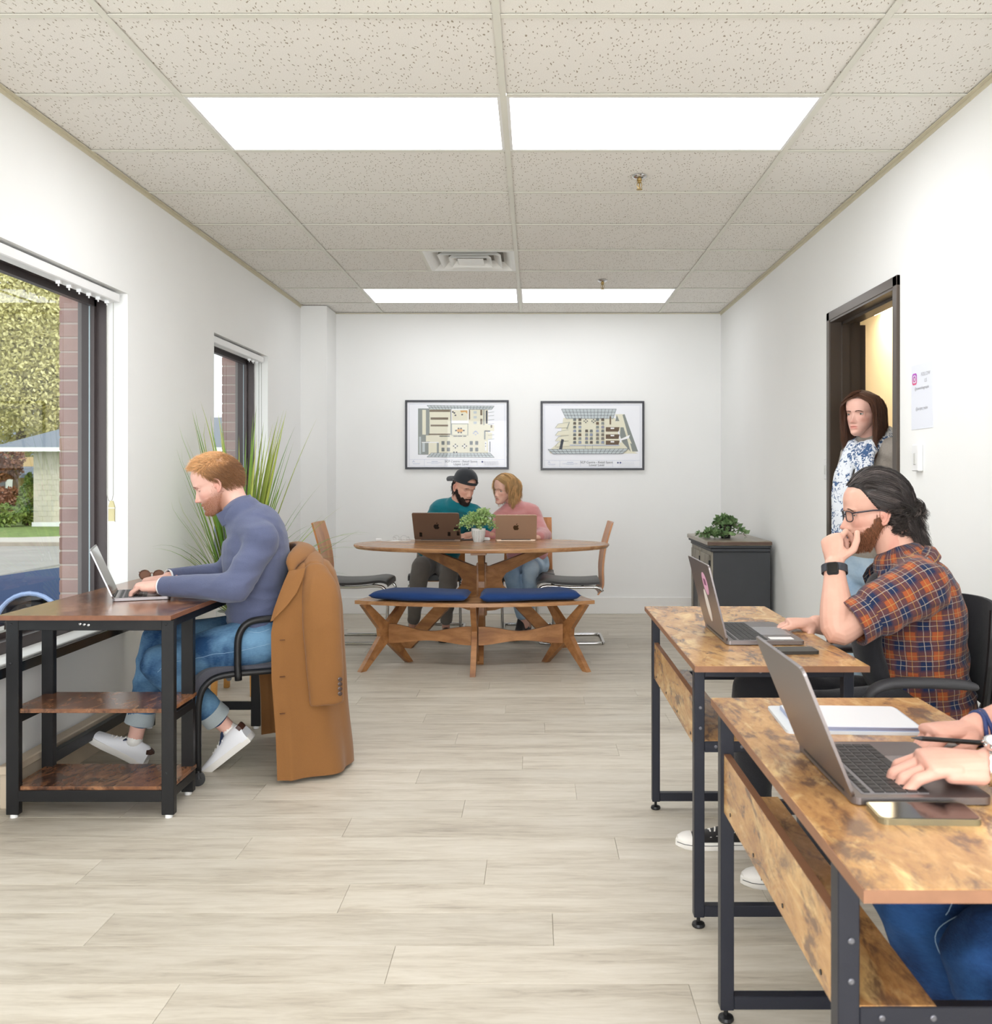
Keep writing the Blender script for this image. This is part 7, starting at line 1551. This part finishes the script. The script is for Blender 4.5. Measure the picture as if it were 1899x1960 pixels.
# ================================================================ office chairs and the coat
TEXT_G = fabric('chair_fabric_grey', (92, 92, 100), (76, 76, 84), 300, .2)
def caster(x, y, parent, r=.026):
    c = mk('caster', lathe([(.008, -.012), (r, -.012), (r, .012), (.008, .012)], 20, M=frame((x, y, r), x=(0, 1, 0), y=(0, 0, 1))), BLACK, parent, local=True, smooth=40)
    mk('caster_hood', tube([(x, y-.002, r+.002), (x, y, 2*r+.012)], [(.016, .014), (.010, .010)], 12), BLACKM, c, local=True); return c
ZA = radians(111.2); CA = (-1.164, 4.003, 0)
t = thing('office_chair', 'grey upholstered armchair on casters under the man in the blue pullover', 'chair', CA, ZA)
sp = spline([(-.23, .455), (0, .45), (.16, .455), (.235, .445), (.275, .405), (.285, .37)], 4); V = []; F = []
for y, z in sp:
    for j in range(15): V.append((-.225+.45*j/14, y, z+.020*(1-abs(2*j/14-1)**6)))
    for j in range(15): V.append((.225-.45*j/14, y-(.02 if y > .2 else 0), z-.026))
k = 30
for i in range(len(sp)-1): F += [(i*k+j, i*k+(j+1) % k, (i+1)*k+(j+1) % k, (i+1)*k+j) for j in range(k)]
F += [tuple(range(k-1, -1, -1)), tuple(range((len(sp)-1)*k, len(sp)*k))]
mk('seat', (V, F), TEXT_G, t, smooth=50, local=True)
for s in (-1, 1):
    x = .243*s
    mk('side_frame', tube([tuple(q) for q in spline([(x, .265, .06), (x, .265, .22), (x, .262, .33), (x, .235, .395), (x, .17, .425), (x, 0, .43), (x, -.17, .43), (x, -.225, .40), (x, -.25, .30), (x, -.262, .06)], 5)], .0125, 12), BLACKM, t, smooth=True, local=True)
    mk('armrest', tube([tuple(q) for q in spline([(x*1.07, .115, .405), (x*1.07, .118, .50), (x*1.07, .112, .585), (x*1.06, .075, .632), (x*1.04, .0, .642), (x*1.0, -.12, .640), (x*.9, -.19, .62)], 5)], [(.0145, .0145)]*31, 12), BLACKM, t, smooth=True, local=True)
    caster(x, .265, t); caster(x, -.268, t)
mk('backrest', box((-.22, -.225, .55), (.22, -.185, .83), .018, 3), TEXT_G, t, local=True, smooth=50); mk('back_frame', tube([(-.22, -.19, .43), (-.22, -.205, .55), (-.21, -.208, .80)], .011, 10), BLACKM, t, local=True); mk('back_frame', tube([(.22, -.19, .43), (.22, -.205, .55), (.21, -.208, .80)], .011, 10), BLACKM, t, local=True)
mk('cross_tube', tube([(-.243, -.2, .415), (.243, -.2, .415)], .011, 10), BLACKM, t, local=True); mk('cross_tube', tube([(-.243, .15, .412), (.243, .15, .412)], .011, 10), BLACKM, t, local=True)
# coat over the chair back (same local frame as the chair)
CAMEL = fabric('camel_wool', (142, 98, 56), (126, 86, 48), 320, .15, vs=4, bumpst=.12)
ct = thing('coat', 'long camel wool coat hung over the back of the left office chair', 'coat', CA, ZA)
lev = [(.018, (-.355, -.025), (-.285, -.325)), (.20, (-.345, -.02), (-.272, -.315)), (.42, (-.335, -.005), (-.262, -.30)), (.60, (-.330, -.004), (-.255, -.29)), (.68, (-.318, -.02), (-.252, -.285)), (.76, (-.295, -.055), (-.252, -.275)), (.82, (-.262, -.090), (-.240, -.262)), (.858, (-.205, -.125), (-.195, -.240)), (.872, (-.12, -.165), (-.12, -.205))]
def coatsurf(u, z):
    zs = [l[0] for l in lev]; A_ = [np.interp(z, zs, [l[1][i] for l in lev]) for i in (0, 1)]; B_ = [np.interp(z, zs, [l[2][i] for l in lev]) for i in (0, 1)]
    key = [(A_[0], A_[1]), (A_[0]*1.02-.006, A_[1]*.6+B_[1]*.4), (B_[0]-.02*(z < .8), B_[1]*.92+A_[1]*.08), (B_[0]*.55, B_[1]-.02), (-B_[0]*.55, B_[1]-.02), (-(B_[0]-.02*(z < .8)), B_[1]*.92+A_[1]*.08), (-(A_[0]*1.02-.006), A_[1]*.6+B_[1]*.4), (-A_[0], A_[1])]
    return key
nu_, nv_ = 11*7+1, 60; V = []; NN = []
for j in range(nv_+1):
    z = .018+(.872-.018)*j/nv_; sp = spline([(a, b, 0) for a, b in coatsurf(0, z)], 11)
    zz = z+(.012*sin(1.0) if 0 else 0)
    for i, q in enumerate(sp):
        u = i/(len(sp)-1); fold = .014*sin(u*34+1.2*sin(z*3))*(1-z*.75)*(1 if .06 < u < .94 else .35)+.006*noise.noise((u*14, z*5, 2))
        a = np.array(sp[min(i+1, len(sp)-1)])-np.array(sp[max(i-1, 0)]); n_ = np.array([a[1], -a[0]]); n_ = n_/max(1e-6, np.linalg.norm(n_)); lift = .012*(u if u < .5 else 1-u)
        V.append((q[0]-n_[0]*fold*-1, q[1]-n_[1]*fold*-1, z+lift*0+(.02*abs(u-.5)*0))); NN.append(n_)
m = len(sp); n0 = len(V); th = .012
V2 = [(v[0]-n_[0]*th, v[1]-n_[1]*th, v[2]) for v, n_ in zip(V, NN)]; F = []
for j in range(nv_):
    for i in range(m-1): a = j*m+i; F += [(a, a+1, a+m+1, a+m), (n0+a+m, n0+a+m+1, n0+a+1, n0+a)]
for j in range(nv_): a = j*m; F += [(a, a+m, n0+a+m, n0+a), (n0+a+m-1, n0+a+2*m-1, a+2*m-1, a+m-1)]
for i in range(m-1): F += [(n0+i, n0+i+1, i+1, i), (nv_*m+i, nv_*m+i+1, n0+nv_*m+i+1, n0+nv_*m+i)]
mk('body', (V+V2, F), CAMEL, ct, smooth=60, local=True)
top_ = []
mk('yoke', remesh(J(limb([(-.215, -.185, .835), (-.12, -.185, .862), (0, -.185, .872), (.12, -.185, .862), (.215, -.185, .835)], [(.045, .035), (.055, .034), (.055, .034), (.055, .034), (.045, .035)], 16, (0, 1, 0)), seglimb((-.235, -.195, .80), (-.215, -.18, .835), .030, .036), seglimb((.235, -.195, .80), (.215, -.18, .835), .030, .036)), .007, 4)[:2], CAMEL, ct, smooth=True, local=True)
for s in (-1, 1):
    sl = [limb([(s*.235, -.190, .825), (s*.300, -.20, .74), (s*.345, -.205, .60), (s*.362, -.21, .45), (s*.368, -.215, .36)], [(.050, .034), (.072, .046), (.076, .042), (.070, .036), (.067, .032)], 20, (0, 1, 0)), tube([(s*.362, -.21, .45), (s*.368, -.215, .308)], [(.070, .036), (.066, .030)], 20, (0, 1, 0))]
    v_, f_, n_ = remesh(J(*sl), .007, 3); v_ = wrinkle(v_, n_, .007, (10, 10, 5), 4+s); mk('sleeve', (v_.tolist(), f_), CAMEL, ct, smooth=True, local=True)
    if s == -1:
        for q in range(4): mk('cuff_button', lathe([(.0085, 0), (.009, .003), (.005, .0045), (.0045, .003)], 14, M=frame((-.402, -.262+.0, .352+.019*q), x=(0, 1, 0), y=(0, 0, 1)) @ Matrix.Translation((0, 0, -.002)) @ Matrix.Rotation(pi, 4, 'X')), mat('horn_button', (70, 52, 46), .3), ct, local=True)
    # lapel and collar on the front edge
    L = [(s*.262, -.085, .835), (s*.285, -.062, .79), (s*.305, -.040, .74), (s*.325, -.020, .69), (s*.335, -.006, .645)]
    W_ = [.045, .05, .048, .03, .004]; V = []; F = []
    for (x, y, z), w in zip(L, W_): V += [(x-s*(-.010), y+.004, z), (x+s*.014, y-w*.5, z+.004), (x+s*.016, y-w*1.3, z+.010), (x+s*.022, y-w*1.3, z+.010), (x+s*.022, y-w*.5, z+.004), (x+s*.008, y+.006, z)]
    for i in range(4): F += [(i*6+k, i*6+(k+1) % 6, (i+1)*6+(k+1) % 6, (i+1)*6+k) for k in range(6)]
    F += [tuple(range(6)), tuple(range(24, 30))]; mk('lapel', (V, F), CAMEL, ct, smooth=60, local=True)
cc = [(-.262, -.090, .835), (-.225, -.10, .868), (-.15, -.14, .895), (-.06, -.175, .908), (.06, -.175, .908), (.15, -.14, .895), (.225, -.10, .868), (.262, -.090, .835)]
v_, f_, n_ = remesh(limb(cc, [(.014, .012), (.030, .014), (.040, .016), (.044, .018), (.044, .018), (.040, .016), (.030, .014), (.014, .012)], 14, (0, 1, .35)), .006, 2); mk('collar', (v_.tolist(), f_), CAMEL, ct, smooth=True, local=True)
for z in (.57, .425, .28): mk('buttonhole', box((-.3600+(.0 if z < .5 else .005), -.055, z-.0015), (-.3475+.0, -.035, z+.0015)), mat('thread_brown', (100, 62, 32), .8), ct, local=True)

MESHB = fabric('chair_mesh_black', (30, 30, 36), (40, 40, 46), 500, .1)
def task_chair(label, group):
    t = thing('task_chair', label, 'chair', (0, 0, 0), 0, group)
    v_, f_, n_ = remesh(J(box((-.23, -.20, .415), (.23, .24, .465), .02, 2)), .012, 4); mk('seat', (v_.tolist(), f_), MESHB, t, smooth=True, local=True)
    V = []; F = []; a_, b_ = 15, 12
    for side_ in (0, 1):
        for j in range(b_+1):
            z = .50+.325*j/b_; w = .215-.035*((j/b_-.6)/.6)**2+.02*(j/b_)
            for i in range(a_): u = -1+2*i/(a_-1); V.append((w*u, -.225+.062*u*u-.05*((z-.50)/.33-.3)**2*.6-.012*side_, z+.012*(1-u*u)))
    m = a_*(b_+1)
    for j in range(b_):
        for i in range(a_-1): q = j*a_+i; F += [(q, q+1, q+a_+1, q+a_), (m+q+a_, m+q+a_+1, m+q+1, m+q)]
    for j in range(b_): q = j*a_; F += [(q, q+a_, m+q+a_, m+q), (m+q+a_-1, m+q+2*a_-1, q+2*a_-1, q+a_-1)]
    for i in range(a_-1): F += [(m+i, m+i+1, i+1, i), (b_*a_+i, b_*a_+i+1, m+b_*a_+i+1, m+b_*a_+i)]
    mk('backrest', (V, F), MESHB, t, smooth=60, local=True)
    for s in (-1, 1):
        mk('back_frame', tube([tuple(V[(b_-1 if 0 else jj)*a_+(0 if s < 0 else a_-1)]) for jj in range(0, b_+1, 3)], [(.010, .012)]*5, 8), BLACK, t, local=True)
        mk('armrest', remesh(limb([(s*.265, -.10, .612), (s*.265, -.06, .618), (s*.268, .05, .624), (s*.268, .14, .622), (s*.266, .19, .604), (s*.262, .205, .58)], [(.024, .012), (.026, .015), (.027, .016), (.027, .016), (.024, .014), (.018, .012)], 16, (1, 0, 0)), .006, 2)[:2], DARKG, t, smooth=True, local=True)
        mk('arm_support', tube([tuple(q) for q in spline([(s*.262, .205, .585), (s*.262, .185, .52), (s*.255, .14, .45), (s*.22, .08, .41), (s*.10, .02, .40)], 4)], [(.014, .020)]*17, 10), BLACK, t, smooth=True, local=True)
    mk('back_spine', tube([(0, -.10, .39), (0, -.23, .42), (0, -.275, .52), (0, -.265, .70)], [(.03, .012)]*4, 10, side=(1, 0, 0)), BLACK, t, local=True)
    mk('lumbar_knob', box((-.02, -.30, .66), (.02, -.262, .72), .006), DARKG, t, local=True)
    mk('tilt_box', box((-.09, -.10, .375), (.09, .12, .415), .008), BLACK, t, local=True); mk('gas_column', cyl((0, 0, .09), (0, 0, .38), .022, 16), BLACKM, t, local=True)
    for k in range(5):
        a = 2*pi*k/5+.3; mk('base_leg', bar((0, 0, .085), (.27*cos(a), .27*sin(a), .07), .035, .022, r=.004), BLACK, t, local=True); caster(.27*cos(a), .27*sin(a), t)
    return t
ch = task_chair('black mesh task chair with arms under the man in plaid', 'black task chairs'); ch.location = (1.165, 2.955, 0); ch.rotation_euler = (0, 0, pi/2)
dup(ch, (1.19, 1.52, 0), pi/2, 'black task chair at the nearest desk, beyond the right edge of the photo')
import sys, numpy as np, OpenImageIO as oiio
b=oiio.ImageBuf(sys.argv[1]); a=b.get_pixels(oiio.UINT8)[:,:,:3]
s=a.shape[1]/1899
for n,x,y in [('wallL',330,620),('wallLlow',200,1420),('wallR',1820,1080),('wallRfar',1460,800),('back',1000,690),('backlow',1250,1080),('ceil near',700,100),('ceil mid',1200,330),('ceil far',800,450),('floor near',900,1800),('floor mid',900,1500),('floor far',800,1330),('column',605,800)]:
    X,Y=int(x*s),int(y*s); print(n,a[Y-4:Y+5,X-4:X+5].reshape(-1,3).mean(0).astype(int))
